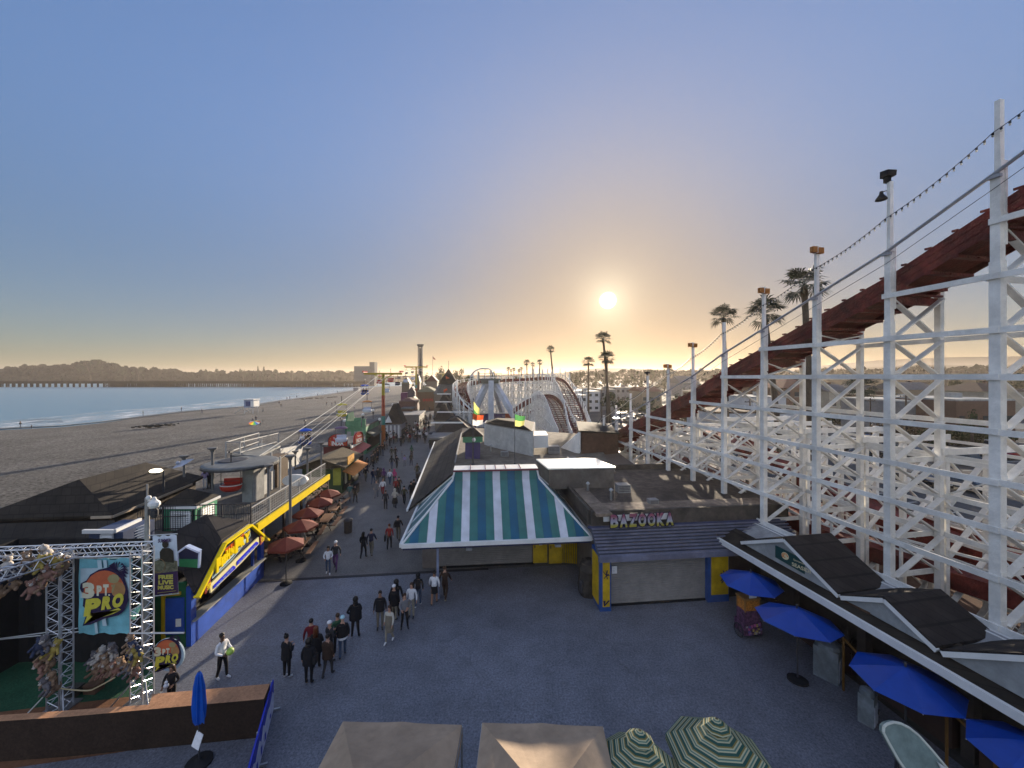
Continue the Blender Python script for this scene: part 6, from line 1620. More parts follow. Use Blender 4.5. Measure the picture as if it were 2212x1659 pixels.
# ================================================================ ORANGE UMBRELLAS AND PICNIC TABLES
ORU=mat('umbrella_orange',(.17,.035,.022),rough=.7,var=.2,trans=.15)
def umbrella_mesh(r,hr,ht,n=8,sag=.04,val=.12):
 can=MB();ribs=MB()
 for i in range(n):
  a,b_=2*pi*i/n,2*pi*(i+1)/n;m_=(a+b_)/2
  A,B_=V((r*cos(a),r*sin(a),hr)),V((r*cos(b_),r*sin(b_),hr));T=V((0,0,ht))
  M1=(A+B_)/2+V((0,0,.03));
  for f0,f1 in((0,.35),(.35,.7),(.7,1)):
   q=[]
   for f,c in((f0,A),(f1,A),(f1,B_),(f0,B_)):p=T*(1-f)+c*f;p.z+=.10*f*(1-f);q.append(p)
   q=[T,q[1],q[2]]if f0==0 else q
   if f0==0:can.face(q)
   else:can.face(q)
  if val:can.face([A,B_,B_+V((0,0,-val)),A+V((0,0,-val))])
  ribs.tube(A+V((0,0,-.02)),T+V((0,0,-.06)),.012,4)
 return can,ribs
UM={}
def umbrella(loc,r,hr,ht,m,lab,n=8,cat_='umbrella',rz=0,tilt=(0,0),base=.3,group=None,val=.12):
 e=empty('umbrella',lab,cat_,loc,rz,group=group);e.rotation_euler=(tilt[0],tilt[1],rz)
 k=(round(r,2),hr,ht,n,val)
 if k not in UM:
  c,rb2=umbrella_mesh(r,hr,ht,n,val=val);o=c.build('canopy',m);o2=rb2.build('ribs',STEEL);UM[k]=(o.data,o2.data);bpy.data.objects.remove(o);bpy.data.objects.remove(o2)
 o=bpy.data.objects.new('canopy',UM[k][0]);COL.objects.link(o);o.parent=e;o.material_slots[0].link='OBJECT';o.material_slots[0].material=m
 o=bpy.data.objects.new('ribs',UM[k][1]);COL.objects.link(o);o.parent=e
 mb=MB();mb.tube((0,0,0),(0,0,ht+.12),.028,8);mb.ball((0,0,ht+.1),.05,6,4);mb.build('pole',DARK,e,world=False)
 if base:mb=MB();mb.lathe((0,0,0),[(base,0),(base,.07),(base*.3,.14)],14);mb.build('base',BLACK,e,world=False)
 return e
TBW=mat('table_wood',(.22,.12,.07),rough=.7,var=.2);SUP=mat('table_frame',(.05,.04,.04))
def picnic_table(loc,rz,lab):
 e=empty('picnic_table',lab,'picnic table',loc,rz,group='picnic tables under the yellow beam')
 mb=MB();
 for k in range(5):mb.box((0,-.3+k*.15,.75),(1.8,.13,.05))
 mb.build('table_top',TBW,e,world=False)
 for s in(-1,1):
  mb=MB();mb.box((0,s*.72-.07,.45),(1.8,.13,.05));mb.box((0,s*.72+.07,.45),(1.8,.13,.05));mb.build('bench_seat',TBW,e,world=False)
 for s in(-1,1):
  mb=MB();mb.bar((s*.65,-.5,0),(s*.65,-.15,.73),.06);mb.bar((s*.65,.5,0),(s*.65,.15,.73),.06);mb.bar((s*.65,-.75,.4),(s*.65,.75,.4),.06,.08);mb.build('leg',SUP,e,world=False)
base_y=[(606,1232,'front',1.0),(650,1180,'second',1),(695,1150,'third',1),(640,1142,'inner',1),(718,1112,'fourth',1),(668,1115,'rear',1)]
UMB=[(618,1146,21.0,'nearest orange umbrella under the yellow beam'),(650,1120,23.6,'second orange umbrella from the stand'),(665,1098,25.8,'middle orange umbrella of the row'),(690,1083,28,'fourth orange umbrella of the row'),(708,1070,30.0,'farthest orange umbrella beside the thatched kiosk')]
random.seed(17)
for k,(x,y,Y,lab)in enumerate(UMB):
 p=P(x,HY,Y);umbrella(V((p.x,p.y,0)),0.98,2.15,2.55,ORU,lab,n=6,rz=.3*k,group='orange umbrellas over the picnic tables')
TB=[(600,1205,'picnic table just behind the concession stand'),(648,1200,'picnic table nearest the kerb line'),(672,1160,'picnic table between the first two orange umbrellas'),(625,1165,'picnic table deep in shade under the nearest umbrella'),(705,1140,'picnic table at the open side of the middle umbrella'),(722,1115,'picnic table with two people talking'),(690,1118,'picnic table behind the talking pair'),(728,1092,'farthest picnic table by the kiosk')]
for x,y,lab in TB:picnic_table(G(x,y),F1.a+pi/2+random.uniform(-.15,.15),lab)
# ================================================================ FAR SHOPS ALONG THE LEFT OF THE BOARDWALK
def hut(name,lab,cat_,x0,x1,ytop,Y,depth,h,m,roof_m,kind='flat',rz=None,over=.25,rh=1.2,awn=None,zbase=0):
 """box building whose front face spans x0..x1 at distance Y"""
 a,b_=P(x0,HY,Y),P(x1,HY,Y);w_=b_.x-a.x;e=empty(name,lab,cat_,V(((a.x+b_.x)/2,Y,zbase)),F1.a if rz is None else rz)
 mb=MB();mb.box((0,depth/2,h/2),(w_,depth,h));mb.build('wall',m,e,world=False)
 mb=MB()
 W,D=w_/2+over,depth/2+over
 if kind=='flat':mb.box((0,depth/2,h+.12),(2*W,2*D,.24))
 elif kind=='hip':
  q=max(0.05,W-min(W,D)*.85);dq=max(.05,D-min(W,D)*.85)
  mb.hexa([V((-W,depth/2-D,h)),V((W,depth/2-D,h)),V((W,depth/2+D,h)),V((-W,depth/2+D,h)),V((-q,depth/2-dq,h+rh)),V((q,depth/2-dq,h+rh)),V((q,depth/2+dq,h+rh)),V((-q,depth/2+dq,h+rh))])
 elif kind=='gable':mb.prism([V((-W,depth/2-D,h)),V((W,depth/2-D,h)),V((0,depth/2-D,h+rh))],V((0,2*D,0)))
 mb.build('roof',roof_m,e,world=False)
 if awn:
  mb=MB();mb.prism([V((w_/2,.2,h*.8)),V((w_/2+1.1,.2,h*.62)),V((w_/2+1.1,depth-.2,h*.62)),V((w_/2,depth-.2,h*.8))],V((0,0,.06)));mb.build('awning',awn,e,world=False)
 mb=MB();mb.box((w_/2+.03,depth/2,h*.32),(.08,depth*.86,h*.46));mb.build('counter_opening',mat('dark_opening',(.025,.022,.02)),e,world=False)
 return e
DGW=mat('kiosk_dark_green',(.05,.09,.04),rough=.8,var=.2);THA=mat('thatch',(.09,.072,.048),rough=1,var=.5,scale=14,bump=1.0,bscale=40);YGW=mat('kiosk_yellow_green',(.38,.38,.06),rough=.6,var=.15)
kz=hut('thatched_kiosk','thatch-roofed drinks kiosk with yellow trim at the end of the yellow beam','kiosk',655,737,0,37.0,5.6,2.6,DGW,THA,'gable',rh=.85,over=.45,awn=mat('awning_orange',(.6,.22,.05)))
mb=MB();w_=82/F*37/2
mb.bar((-w_-.45,-.5,2.6),(0,-.5,3.45),.22,.16);mb.bar((w_+.45,-.5,2.6),(0,-.5,3.45),.22,.16);mb.build('gable_trim',THA,kz,world=False)
mb=MB();mb.box((w_-.45,-.04,1.7),(.7,.08,1.7));mb.box((-.7,-.04,2.75),(1.1,.08,.35));mb.build('yellow_panel',YGW,kz,world=False)
mb=MB();letters(mb,'DIPPIN DOTS' if False else 'COLD DRINKS',V((.1,-.12,2.6)),(1,0,0),(0,0,1),2.2,.34,.02);mb.build('lettering',mat('kiosk_letters',(.35,.30,.28)),kz,world=False)
rnd=random.Random(5)
for k in range(4):
 mb=MB();mb.box((w_+.1,.9+k*1.2,1.3+rnd.uniform(-.1,.1)),(.06,.5,1.1));mb.build('lit_panel',mat('lit_menu_%d'%(k%2),((.8,.75,.5),(.75,.62,.06))[k%2],rough=.4,var=.2,scale=9),kz,world=False)
mb=MB();mb.box((w_+.35,1.6,3.0),(.08,2.0,.8));mb.build('orange_sign',mat('orange_sign',(.7,.33,.04),var=.5,scale=8),kz,world=False)
# restaurant with red arched signs
RDW=mat('restaurant_red',(.16,.035,.03),rough=.6,dirt=.2)
ind=hut('restaurant','red restaurant with two arched red signs reading INDIA','restaurant',700,752,0,46.5,6.5,2.9,RDW,mat('roof_grey_dark',(.13,.13,.13),rough=.9,dirt=.3),'flat',awn=mat('awning_red_white',(.45,.12,.10)))
SRD=mat('sign_red',(.42,.025,.02),rough=.35,var=.08);SWH=mat('sign_white',(.72,.70,.64),rough=.4,var=.03)
def arch_sign(par,cx_,cy,cz,ax,w_,h_):
 ax=V(ax).normalized();nn=ax.cross(V((0,0,1))).normalized();up=V((0,0,1));c=V((cx_,cy,cz))
 poly=[c-ax*w_/2-up*h_*.45,c+ax*w_/2-up*h_*.45]+[c+ax*w_/2*cos(t*pi/12)+up*(h_*.0+h_*.55*sin(t*pi/12))for t in range(0,13)]
 mb=MB();mb.prism(poly,nn*.12);s=mb.build('arched_sign',SRD,par,world=False)
 m2=MB();pp=[p+nn*.14 for p in poly];m2.path(pp+[pp[0]],.03,4);m2.build('border',mat('sign_border_dark',(.03,.05,.04)),s,world=False)
 m2=MB();letters(m2,'INDIA',c+nn*.16-up*h_*.20,ax,up,w_*.62,h_*.36,.02,bold=.04);letters(m2,'Taste of',c+nn*.16+up*h_*.18,ax,up,w_*.46,h_*.16,.02,bold=.02);m2.build('lettering',SWH,s,world=False)
 m2=MB()
 for q in(-1,1):
  for k in range(5):m2.ball(c+nn*.14+ax*q*w_*(.38+.02*(k%2))+up*(-.3+k*.12)*h_,.05,5,3)
 m2.build('ornament',YGW,s,world=False)
k_=46.3/F
arch_sign(ind,.35,-.35,3.65,(1,0,0),2.2,1.5);arch_sign(ind,2.0,2.0,3.6,(.22,1,0),2.3,1.45)
mb=MB();mb.box((1.75,3,2.75),(.12,6,.3));mb.build('white_fascia',WHITE,ind,world=False)
# green shop
GSW=mat('shop_green',(.12,.30,.16),rough=.7,var=.2,dirt=.3);GSL=mat('shop_green_pale',(.45,.55,.30),rough=.7)
gs=hut('green_shop','green-fronted shop with stepped parapet and pale cut-out on top','shop',749,790,0,56,9,4.0,GSW,mat('roof_grey_dark',(.13,.13,.13)),'flat',over=.05,awn=mat('awning_dark',(.045,.055,.045)))
mb=MB();mb.box((-.2,-.05,4.6),(1.8,.15,1.5));mb.box((-1.1,-.06,4.9),(.6,.15,1.9));mb.box((1.1,-.06,4.1),(.5,.15,2.2));mb.build('parapet',GSW,gs,world=False)
mb=MB();mb.prism([V((-1.25,-.2,4.9)),V((-.35,-.2,4.9)),V((-.2,-.2,5.3)),V((-.35,-.2,6.3)),V((-1.05,-.2,6.0)),V((-1.1,-.2,5.4))],V((0,.1,0)));mb.build('cutout',GSL,gs,world=False)
for x in(-1.0,.0,.9):
 mb=MB();mb.box((x,-.04,2.9),(.55,.06,.9));mb.build('window',GREYCON,gs,world=False)
hut('green_kiosk','small dark green kiosk left of the green shop','kiosk',746,757,0,58,2,4.6,mat('kiosk_deep_green',(.03,.12,.07)),WHITE,'flat')
hut('kiosk','steep dark-roofed kiosk with white columns beside the first pylon','kiosk',833,866,0,71,5,2.6,mat('kiosk_grey_white',(.32,.31,.33),dirt=.2),DSH,'hip',rh=3.6)
e=[o for o in bpy.data.objects if o.name=='kiosk'][0]
mb=MB();
for x in(-1.1,-.4,.3,1.0):mb.box((x,-.15,1.2),(.28,.2,2.3))
mb.prism([V((-1.4,-.4,2.9)),V((-.2,-.4,2.9)),V((-.8,-.4,4.2))],V((0,.2,0)));mb.build('white_column',WHITE,e,world=False)
mb=MB();mb.box((-1.3,2.5,3.2),(.2,5,.3));mb.build('lit_eave',mat('lit_eave',(.75,.6,.35)),e,world=False)
hut('shop','low grey flat-roofed shop beyond the steep-roofed kiosk','shop',858,905,0,84,10,2.8,mat('wall_grey',(.17,.16,.15)),mat('roof_pale_grey',(.28,.27,.26),dirt=.3),'flat')
hut('shop','maroon shop behind the low grey one','shop',862,896,0,98,8,5.0,mat('maroon_wall',(.10,.045,.04)),mat('roof_maroon',(.09,.04,.035)),'hip',rh=.8)
hut('ride_booth','purple ride front beyond the first pylon','ride',866,880,0,112,5,6.4,mat('purple_front',(.11,.03,.08),var=.4,scale=.8),mat('purple_front',(.11,.03,.08)),'flat',over=0)
hut('ride_booth','dark ride front with pale lit sign beyond the purple one','ride',881,896,0,112,5,7.0,mat('dark_front',(.05,.04,.06),var=.6,scale=.9),mat('dark_front',(.05,.04,.06)),'gable',over=0,rh=1.4)
hut('arcade_building','long brown shop front with faint red lettering across the far boardwalk','building',897,941,0,128,14,6.2,mat('far_brown_wall',(.12,.07,.04)),mat('far_olive_roof',(.12,.11,.06)),'hip',rh=1.6)
e=[o for o in bpy.data.objects if o.name.startswith('arcade_building')and o.get('label','').startswith('long brown shop')][0]
mb=MB();letters(mb,'SHOPS',V((.8,-.2,3.6)),(1,0,0),(0,0,1),3.4,.9,.05);mb.build('lettering',SRD,e,world=False)
# globe lamps along the left edge
def globe_lamp(x,yt,Y,lab):
 p=P(x,HY,Y);zt_=P(x,yt,Y).z;e=empty('globe_lamp',lab,'lamp post',V((p.x,Y,0)),group='globe lamps along the sand side')
 mb=MB();mb.tube((0,0,0),(0,0,zt_-.5),.06,6);mb.lathe((0,0,zt_-.9),[(.07,0),(.16,.4),(.2,.45)],8);mb.build('pole',DARK,e,world=False)
 mb=MB();mb.ball((0,0,zt_-.2),.24,8,6);mb.build('globe',WHITE,e,world=False)
for x,yt,Y,lab in((784,893,60,'globe lamp left of the orange-roofed gondola'),(806,884,64,'globe lamp nearest the first pylon'),(848,872,92,'globe lamp right of the first pylon'),(861,868,98,'globe lamp beside the purple ride'),(820,903,61,'low dark lamp with white cap beside the first pylon'),(768,905,57,'lamp rising from the green shop roof')):globe_lamp(x,yt,Y,lab)
for k,(x,y,Y)in enumerate(((906,851,140),(911,849,146),(916,847,152),(920,845,158),(899,854,134),(924,843,164))):globe_lamp(x,y,Y,'%s of the six tiny white globe lamps beyond the second pylon'%['second','third','fourth','fifth','nearest','farthest'][k])
# ================================================================ FAR BUILDINGS ON THE RIGHT OF THE BOARDWALK
PY=empty('pointed_building','building with a tall dark pyramid roof beyond the shingled halls','building',P(969,HY,92).xy.to_3d())
c=P(969,HY,92);zt_=P(969,796,92).z;ze=P(969,829,92).z;r_=20.5/F*92
mb=MB();mb.lathe((c.x,92,ze),[(r_*1.41,0),(r_*.7,(zt_-ze)*.52),(.02,zt_-ze)],4,ph=pi/4+F1.a);mb.build('roof',BROWNSH,PY)
mb=MB();mb.box((c.x,92,ze/2),(r_*1.7,r_*1.7,ze),rz=F1.a);mb.build('wall',mat('pointed_wall',(.16,.15,.14),dirt=.3),PY)
mb=MB();mb.tube((c.x,92,zt_),(c.x,92,zt_+1.9),.05,4);mb.build('finial',DARK,PY)
for x,y,cl in((958,842,'red_white'),(966,829,'red')):
 mb=MB();a=P(x,y,89);mb.face([a,P(x+7,y-3,89.3),P(x+9,y-0,89),P(x+1,y+6,89)])if cl=='red_white' else mb.face([P(963,812,89),P(971,817,89.3),P(963.5,819,89)])
 mb.build('pennant',FR,PY)
hut('hall','low hall with dark hip roof and white eave below the pyramid roof','hall',944,974,0,76,10,5.2,mat('far_wall_brown',(.13,.11,.09)),DSH,'hip',rh=2.6)
hut('hall','second stepped hall with dark hip roof in front of the pyramid roof','hall',940,976,0,66,8,3.9,mat('far_wall_brown',(.13,.11,.09)),DSH,'hip',rh=2.6)
hut('hall','wide dark-roofed hall with white ridge trim left of the purple hoarding','hall',944,1018,0,56,7.5,3.2,mat('far_wall_brown',(.13,.11,.09)),DSH,'hip',rh=1.9)
hut('kiosk','low dark kiosk with white trim at the right side of the boardwalk','kiosk',931,998,0,50.5,4.5,3.1,mat('far_wall_dark',(.07,.055,.045)),mat('white_edge_roof',(.20,.19,.18),dirt=.3),'flat',over=.15)
for x0,x1,y,Y in((931,1000,913,50.2),(944,1020,890,60),(940,976,868,65.5),(944,974,851,75.5)):
 a,b_=P(x0,y,Y),P(x1,y,Y);mb=MB();mb.bar(a,b_,.15,.18);solo('eave_trim',mb,WHITE,'white eave board at picture column %d on the stepped halls'%x0 if False else{931:'white eave board of the lowest dark kiosk on the right',940:'white eave board of the second stepped hall',944:'white ridge board of the wide hall' if Y==60 else 'white eave board of the hall under the pyramid roof'}[x0],'eave board',origin=a)
# small booth tables and umbrella on the walk
for x,y,lab in((939,948,'dark round stand with tilted top at the right side of the walk'),):
 g=G(x,y+10);e=empty('stand',lab,'stand',g);mb=MB();mb.tube((0,0,0),(0,0,1.9),.05);mb.lathe((0,0,1.7),[(1.1,0),(.9,.25),(.1,.45)],10);mb.build('top',DARK,e,world=False);mb=MB();mb.lathe((0,0,0),[(.4,0),(.4,.9),(.2,1)],8);mb.build('body',BLACK,e,world=False)
# roof loop of another coaster on the skyline
e=empty('steel_coaster','thin pale steel coaster arch on the skyline left of the palms','roller coaster',P(1035,HY,150).xy.to_3d())
pts=spline([P(x,y,150)for x,y in((1016,815),(1022,805),(1032,798),(1048,796),(1060,799),(1066,810))],5);mb=MB();mb.path(pts,.3,6);mb.build('track',AW,e);mb=MB();mb.path([p+V((0,2,0))for p in pts],.2,4);mb.build('side_rail',AW,e)
mb=MB()
for p in pts[::5]:mb.tube((p.x,p.y,0),p,.18,5)
mb.build('support',AW,e)
# lifeguard tower and beach things
def G2(x,y,z=-1.6):return G(x,y,z)
g=G2(543,891);e=empty('lifeguard_tower','white and blue lifeguard tower with ramp on the sand','lifeguard tower',g)
sc_=24/F*g.y/3.2
mb=MB();mb.box((0,0,2.6*sc_),(2.6*sc_,2.4*sc_,2.2*sc_));mb.build('cabin',mat('tower_pale_blue',(.30,.36,.48),dirt=.15),e,world=False)
mb=MB();mb.box((0,0,3.8*sc_),(3.2*sc_,3*sc_,.22*sc_));mb.box((1.2*sc_,-.3,2.6*sc_),(.9*sc_,2.5*sc_,1.6*sc_));mb.build('roof',WHITE,e,world=False)
mb=MB();mb.box((0,-.2,2.6*sc_),(1.5*sc_,2.3*sc_,1.3*sc_));mb.build('shutter',mat('tower_navy',(.04,.06,.16)),e,world=False)
mb=MB()
for i in(-1,1):
 for j in(-1,1):mb.bar((i*1.2*sc_,j*1.1*sc_,-.3),(i*1.1*sc_,j*1.0*sc_,1.5*sc_),.15)
mb.bar((-1.3*sc_,-1.3*sc_,1.5*sc_),(-3.6*sc_,-1.3*sc_,0),.5,.08);mb.bar((-1.2*sc_,-1.2*sc_,.2),(1.2*sc_,-1.2*sc_,1.4*sc_),.1);mb.build('leg_frame',WHITE,e,world=False)
g=G2(771,846,-2);e=empty('lifeguard_tower','distant grey lifeguard tower near the water','lifeguard tower',g);k_=14/F*g.y
mb=MB();mb.box((0,0,k_*.35),(k_*.8,k_*.8,k_*.5));mb.build('cabin',mat('tower_grey',(.16,.17,.2)),e,world=False);mb=MB();mb.box((0,0,k_*.64),(k_,k_,.1));mb.build('roof',WHITE,e,world=False)
e=empty('beach_umbrella','bright rainbow beach umbrella lying on the sand with people','beach umbrella',G2(550,916,-1.3));g=G2(550,916,-1.3);r_=12.5/F*g.y
RB=[mat('rainbow_%d'%i,c,trans=.3,var=.05)for i,c in enumerate(((.7,.08,.12),(.75,.35,.03),(.75,.7,.08),(.1,.45,.15),(.08,.2,.6),(.7,.75,.7)))]
mb=MB()
for k in range(12):
 a,b_=2*pi*k/12,2*pi*(k+1)/12;mb.face([(0,-.25,r_*.55),(r_*cos(a),r_*.4*sin(a),r_*.1+.35*r_*sin(a)+.2),(r_*cos(b_),r_*.4*sin(b_),r_*.1+.35*r_*sin(b_)+.2)],k%6)
mb.build('canopy',RB,e,world=False)
mb=MB();mb.tube((0,.2,0),(0,-.1,r_*.6),.03);mb.build('pole',STEEL,e,world=False)
mb=MB();rnd=random.Random(14);c0_,c1_=G2(288,924),G2(385,917)
for k in range(46):
 f=rnd.random();p=c0_*(1-f)+c1_*f+V((rnd.uniform(-.8,.8),rnd.uniform(-1.2,1.2),rnd.uniform(.0,.25)));s_=rnd.uniform(.25,.6)*(1-abs(f-.5));mb.ball(p,s_,6,4,sq=(1.5,1,.6),jit=.3)
tag(solo('kelp_pile',mb,mat('kelp',(.02,.018,.012),rough=.6,var=.4),'long dark heap of washed-up kelp on the sand near the water','kelp'),kind='stuff')
mb=MB()
for k in range(22):
 f=rnd.random();a,b_=G2(650,862,-2),G2(735,857,-2);p=a*(1-f)+b_*f+V((0,rnd.uniform(-2,2),0));mb.ball(p,rnd.uniform(.3,.9),6,4,sq=(1.6,1,.35),jit=.3)
tag(solo('kelp_pile',mb,MATS['kelp'],'broken line of kelp far down the beach','kelp'),kind='stuff')
# hotel at the far end of the beach
e=empty('hotel_building','hazy square hotel block with taller stair tower above the pier','hotel',P(785,HY,560).xy.to_3d()+V((0,0,-2)))
HTM=mat('hotel_grey',(.10,.10,.10),rough=.9,var=.1);a,b_=P(766,791,560),P(800,0,560)
mb=MB();mb.box(((a.x+b_.x)/2,565,(a.z-2)/2),(b_.x-a.x,14,a.z+2));mb.build('wall',HTM,e)
mb=MB();c,d=P(797,782,558),P(808,0,558);mb.box(((c.x+d.x)/2,566,(c.z-2)/2),(d.x-c.x,12,c.z+2));mb.build('stair_tower',HTM,e)
wm=mat('hotel_window',(.08,.09,.10),rough=.3)
for r_ in range(7):
 for cix in range(9):
  if(r_*9+cix)%1==0:mb=MB();mb.box((a.x+(b_.x-a.x)*(cix+.5)/9,557.9,2+r_*3.1),(1.5,.2,1.4));mb.build('window',wm,e)
# ================================================================ PEOPLE
def skin_body(J,E,rad,hands,face_dir):
 """joints J, bones E, radius per joint -> one continuous tapered surface grown by the Skin modifier"""
 me=bpy.data.meshes.new('figure');names_=list(J);idx={n_:i for i,n_ in enumerate(names_)}
 me.from_pydata([J[n_]for n_ in names_],[(idx[a],idx[b_])for a,b_ in E],[])
 o=bpy.data.objects.new('figure',me);COL.objects.link(o)
 sk_=o.modifiers.new('skin','SKIN');sk_.use_smooth_shade=True;sk_.branch_smoothing=.4
 for n_,i in idx.items():
  r_=rad[n_];v=me.skin_vertices[0].data[i];v.radius=r_ if isinstance(r_,tuple)else(r_,r_);v.use_root=(n_=='pelvis')
 ss=o.modifiers.new('sub','SUBSURF');ss.levels=1;ss.render_levels=1
 dg=bpy.context.evaluated_depsgraph_get();out=bpy.data.meshes.new_from_object(o.evaluated_get(dg))
 vs_=[v.co.copy()for v in out.vertices];fs=[tuple(p.vertices)for p in out.polygons]
 bpy.data.objects.remove(o);bpy.data.meshes.remove(out);bpy.data.meshes.remove(me)
 return vs_,fs
def figure(pose):
 p=pose
 J={'pelvis':(0,0,.95),'waist':(0,0,1.08),'chest':(0,.0,1.30),'neck':(0,0,1.49),'jaw':(0,-.012,1.57),'head':(0,-.005,1.69)}
 rad={'pelvis':(.155,.115),'waist':(.135,.105),'chest':(.165,.12),'neck':(.055,.058),'jaw':(.072,.082),'head':(.078,.09)}
 E=[('pelvis','waist'),('waist','chest'),('chest','neck'),('neck','jaw'),('jaw','head')]
 for s,L_ in((1,'l'),(-1,'r')):
  a=p[L_]
  J['hip'+L_]=(s*.09,0,.88);J['knee'+L_]=(s*.10+s*a.get('kx',0),a['k'][0],a['k'][1]);J['ank'+L_]=(s*.10+s*a.get('fx',0),a['f'][0],a['f'][1]);J['toe'+L_]=(s*.12+s*a.get('fx',0),a['f'][0]-.17,max(.035,a['f'][1]-.06))
  J['sh'+L_]=(s*.17,0,1.405);J['el'+L_]=(s*(.22+a.get('ex',0)),a['e'][0],a['e'][1]);J['wr'+L_]=(s*(.22+a.get('wx',0)),a['w'][0],a['w'][1])
  hd=(V(J['wr'+L_])-V(J['el'+L_])).normalized();J['palm'+L_]=tuple(V(J['wr'+L_])+hd*.085)
  rad.update({'hip'+L_:.095,'knee'+L_:.066,'ank'+L_:.046,'toe'+L_:(.042,.034),'sh'+L_:.068,'el'+L_:.05,'wr'+L_:.034,'palm'+L_:(.04,.022)})
  E+=[('pelvis','hip'+L_),('hip'+L_,'knee'+L_),('knee'+L_,'ank'+L_),('ank'+L_,'toe'+L_),('chest','sh'+L_),('sh'+L_,'el'+L_),('el'+L_,'wr'+L_),('wr'+L_,'palm'+L_)]
 vs_,fs=skin_body(J,E,rad,None,None)
 segs=[(V(J[a]),V(J[b_]),a,b_)for a,b_ in E]
 def near_seg(c):
  best=None
  for A,B_,a,b_ in segs:
   d=B_-A;t=max(0,min(1,(c-A).dot(d)/d.length_squared));q=(c-A-d*t).length
   if best is None or q<best[0]:best=(q,a,b_,t)
  return best[1:]
 mi=[]
 for f in fs:
  c=sum((vs_[i]for i in f),V((0,0,0)))/len(f);a,b_,t=near_seg(c)
  if b_.startswith('toe')or(b_.startswith('ank')and t>.93):m=3
  elif b_.startswith('knee')or b_.startswith('ank')or b_.startswith('hip')or(a=='pelvis' and b_=='waist' and c.z<.93):m=2
  elif b_ in('palml','palmr'):m=0
  elif b_ in('jaw','head')or(b_=='neck' and t>.75):m=0
  else:m=1
  mi.append(m)
 mb=MB();mb.v=vs_;mb.f=fs;mb.m=mi
 mb.cur=0
 for s,L_ in((1,'l'),(-1,'r')): # five fingers of unequal length, slightly curled, thumb from the side of the palm
  w_,pl=V(J['wr'+L_]),V(J['palm'+L_]);d=(pl-w_).normalized();side=V((0,-1,0))if abs(d.y)<.7 else V((s*-1,0,0));side=(side-d*side.dot(d)).normalized();cu_=side.cross(d)*s
  for k,ln in enumerate((.068,.076,.070,.056)):
   b0=pl-d*.005+side*(.026-k*.0175);m1=b0+d*ln*.55;m2=m1+(d*.8-cu_*.5).normalized()*ln*.5
   mb.tube(b0,m1,.0105,5,.0095);mb.tube(m1,m2,.0095,5,.007)
  t0=w_+d*.03+side*.028;t1=t0+(d*.55+side*.8).normalized()*.045;mb.tube(t0,t1,.012,5,.010);mb.tube(t1,t1+d*.03,.010,5,.008)
 mb.add([(-.012,-.088,1.60),(.012,-.088,1.60),(0,-.112,1.604),(0,-.088,1.645)],[(0,1,2),(1,3,2),(3,0,2)]) # nose
 for s in(-1,1):
  mb.ball((s*.074,.0,1.62),.022,5,4,sq=(.4,.8,1.2));mb.cur=4;mb.ball((s*.03,-.083,1.642),.009,5,3);mb.cur=0
 mb.cur=4;mb.box((0,-.086,1.578),(.04,.008,.007));mb.cur=0
 return mb
POSES={
 'stand':{'l':dict(k=(-.01,.50),f=(.0,.09),e=(.02,1.14),w=(-.05,.92),ex=.03,wx=.05),'r':dict(k=(-.02,.50),f=(.02,.09),e=(.02,1.14),w=(-.04,.92),ex=.03,wx=.05)},
 'phone':{'l':dict(k=(-.01,.50),f=(.0,.09),e=(-.02,1.13),w=(-.24,1.20),ex=.02,wx=-.12),'r':dict(k=(-.03,.50),f=(-.02,.09),e=(.0,1.13),w=(-.23,1.16),ex=.04,wx=-.10)},
 'walk':{'l':dict(k=(-.17,.53),f=(-.22,.10),e=(.09,1.16),w=(.06,.94),ex=.02,wx=.03),'r':dict(k=(.0,.50),f=(.27,.15),e=(-.08,1.16),w=(-.24,.98),ex=.02,wx=.03)},
 'stride':{'l':dict(k=(.02,.50),f=(.22,.13),e=(-.05,1.15),w=(-.17,.95),ex=.02,wx=.02),'r':dict(k=(-.13,.53),f=(-.14,.10),e=(.07,1.15),w=(.0,.94),ex=.03,wx=.03)},
 'hips':{'l':dict(k=(-.02,.50),f=(.0,.09),e=(.10,1.18),w=(-.02,1.02),ex=.12,wx=-.04,fx=.05,kx=.02),'r':dict(k=(.02,.50),f=(.05,.09),e=(-.05,1.14),w=(-.2,1.05),ex=.02,wx=-.06,fx=.05)},
 'sit':{'l':dict(k=(-.42,.92),f=(-.44,.52),e=(-.06,1.14),w=(-.30,1.10),ex=.03,wx=-.04),'r':dict(k=(-.42,.92),f=(-.42,.52),e=(-.06,1.14),w=(-.28,1.05),ex=.03,wx=-.02)},
 'hold':{'l':dict(k=(-.08,.52),f=(-.10,.09),e=(.0,1.14),w=(-.22,1.10),ex=.04,wx=-.02),'r':dict(k=(.02,.50),f=(.14,.11),e=(-.02,1.14),w=(-.24,1.06),ex=.05,wx=-.04)},
}
PMESH={}
for k_,v_ in POSES.items():
 o=figure(v_).build('body',[DARK]*5,smooth=True);PMESH[k_]=o.data;bpy.data.objects.remove(o)
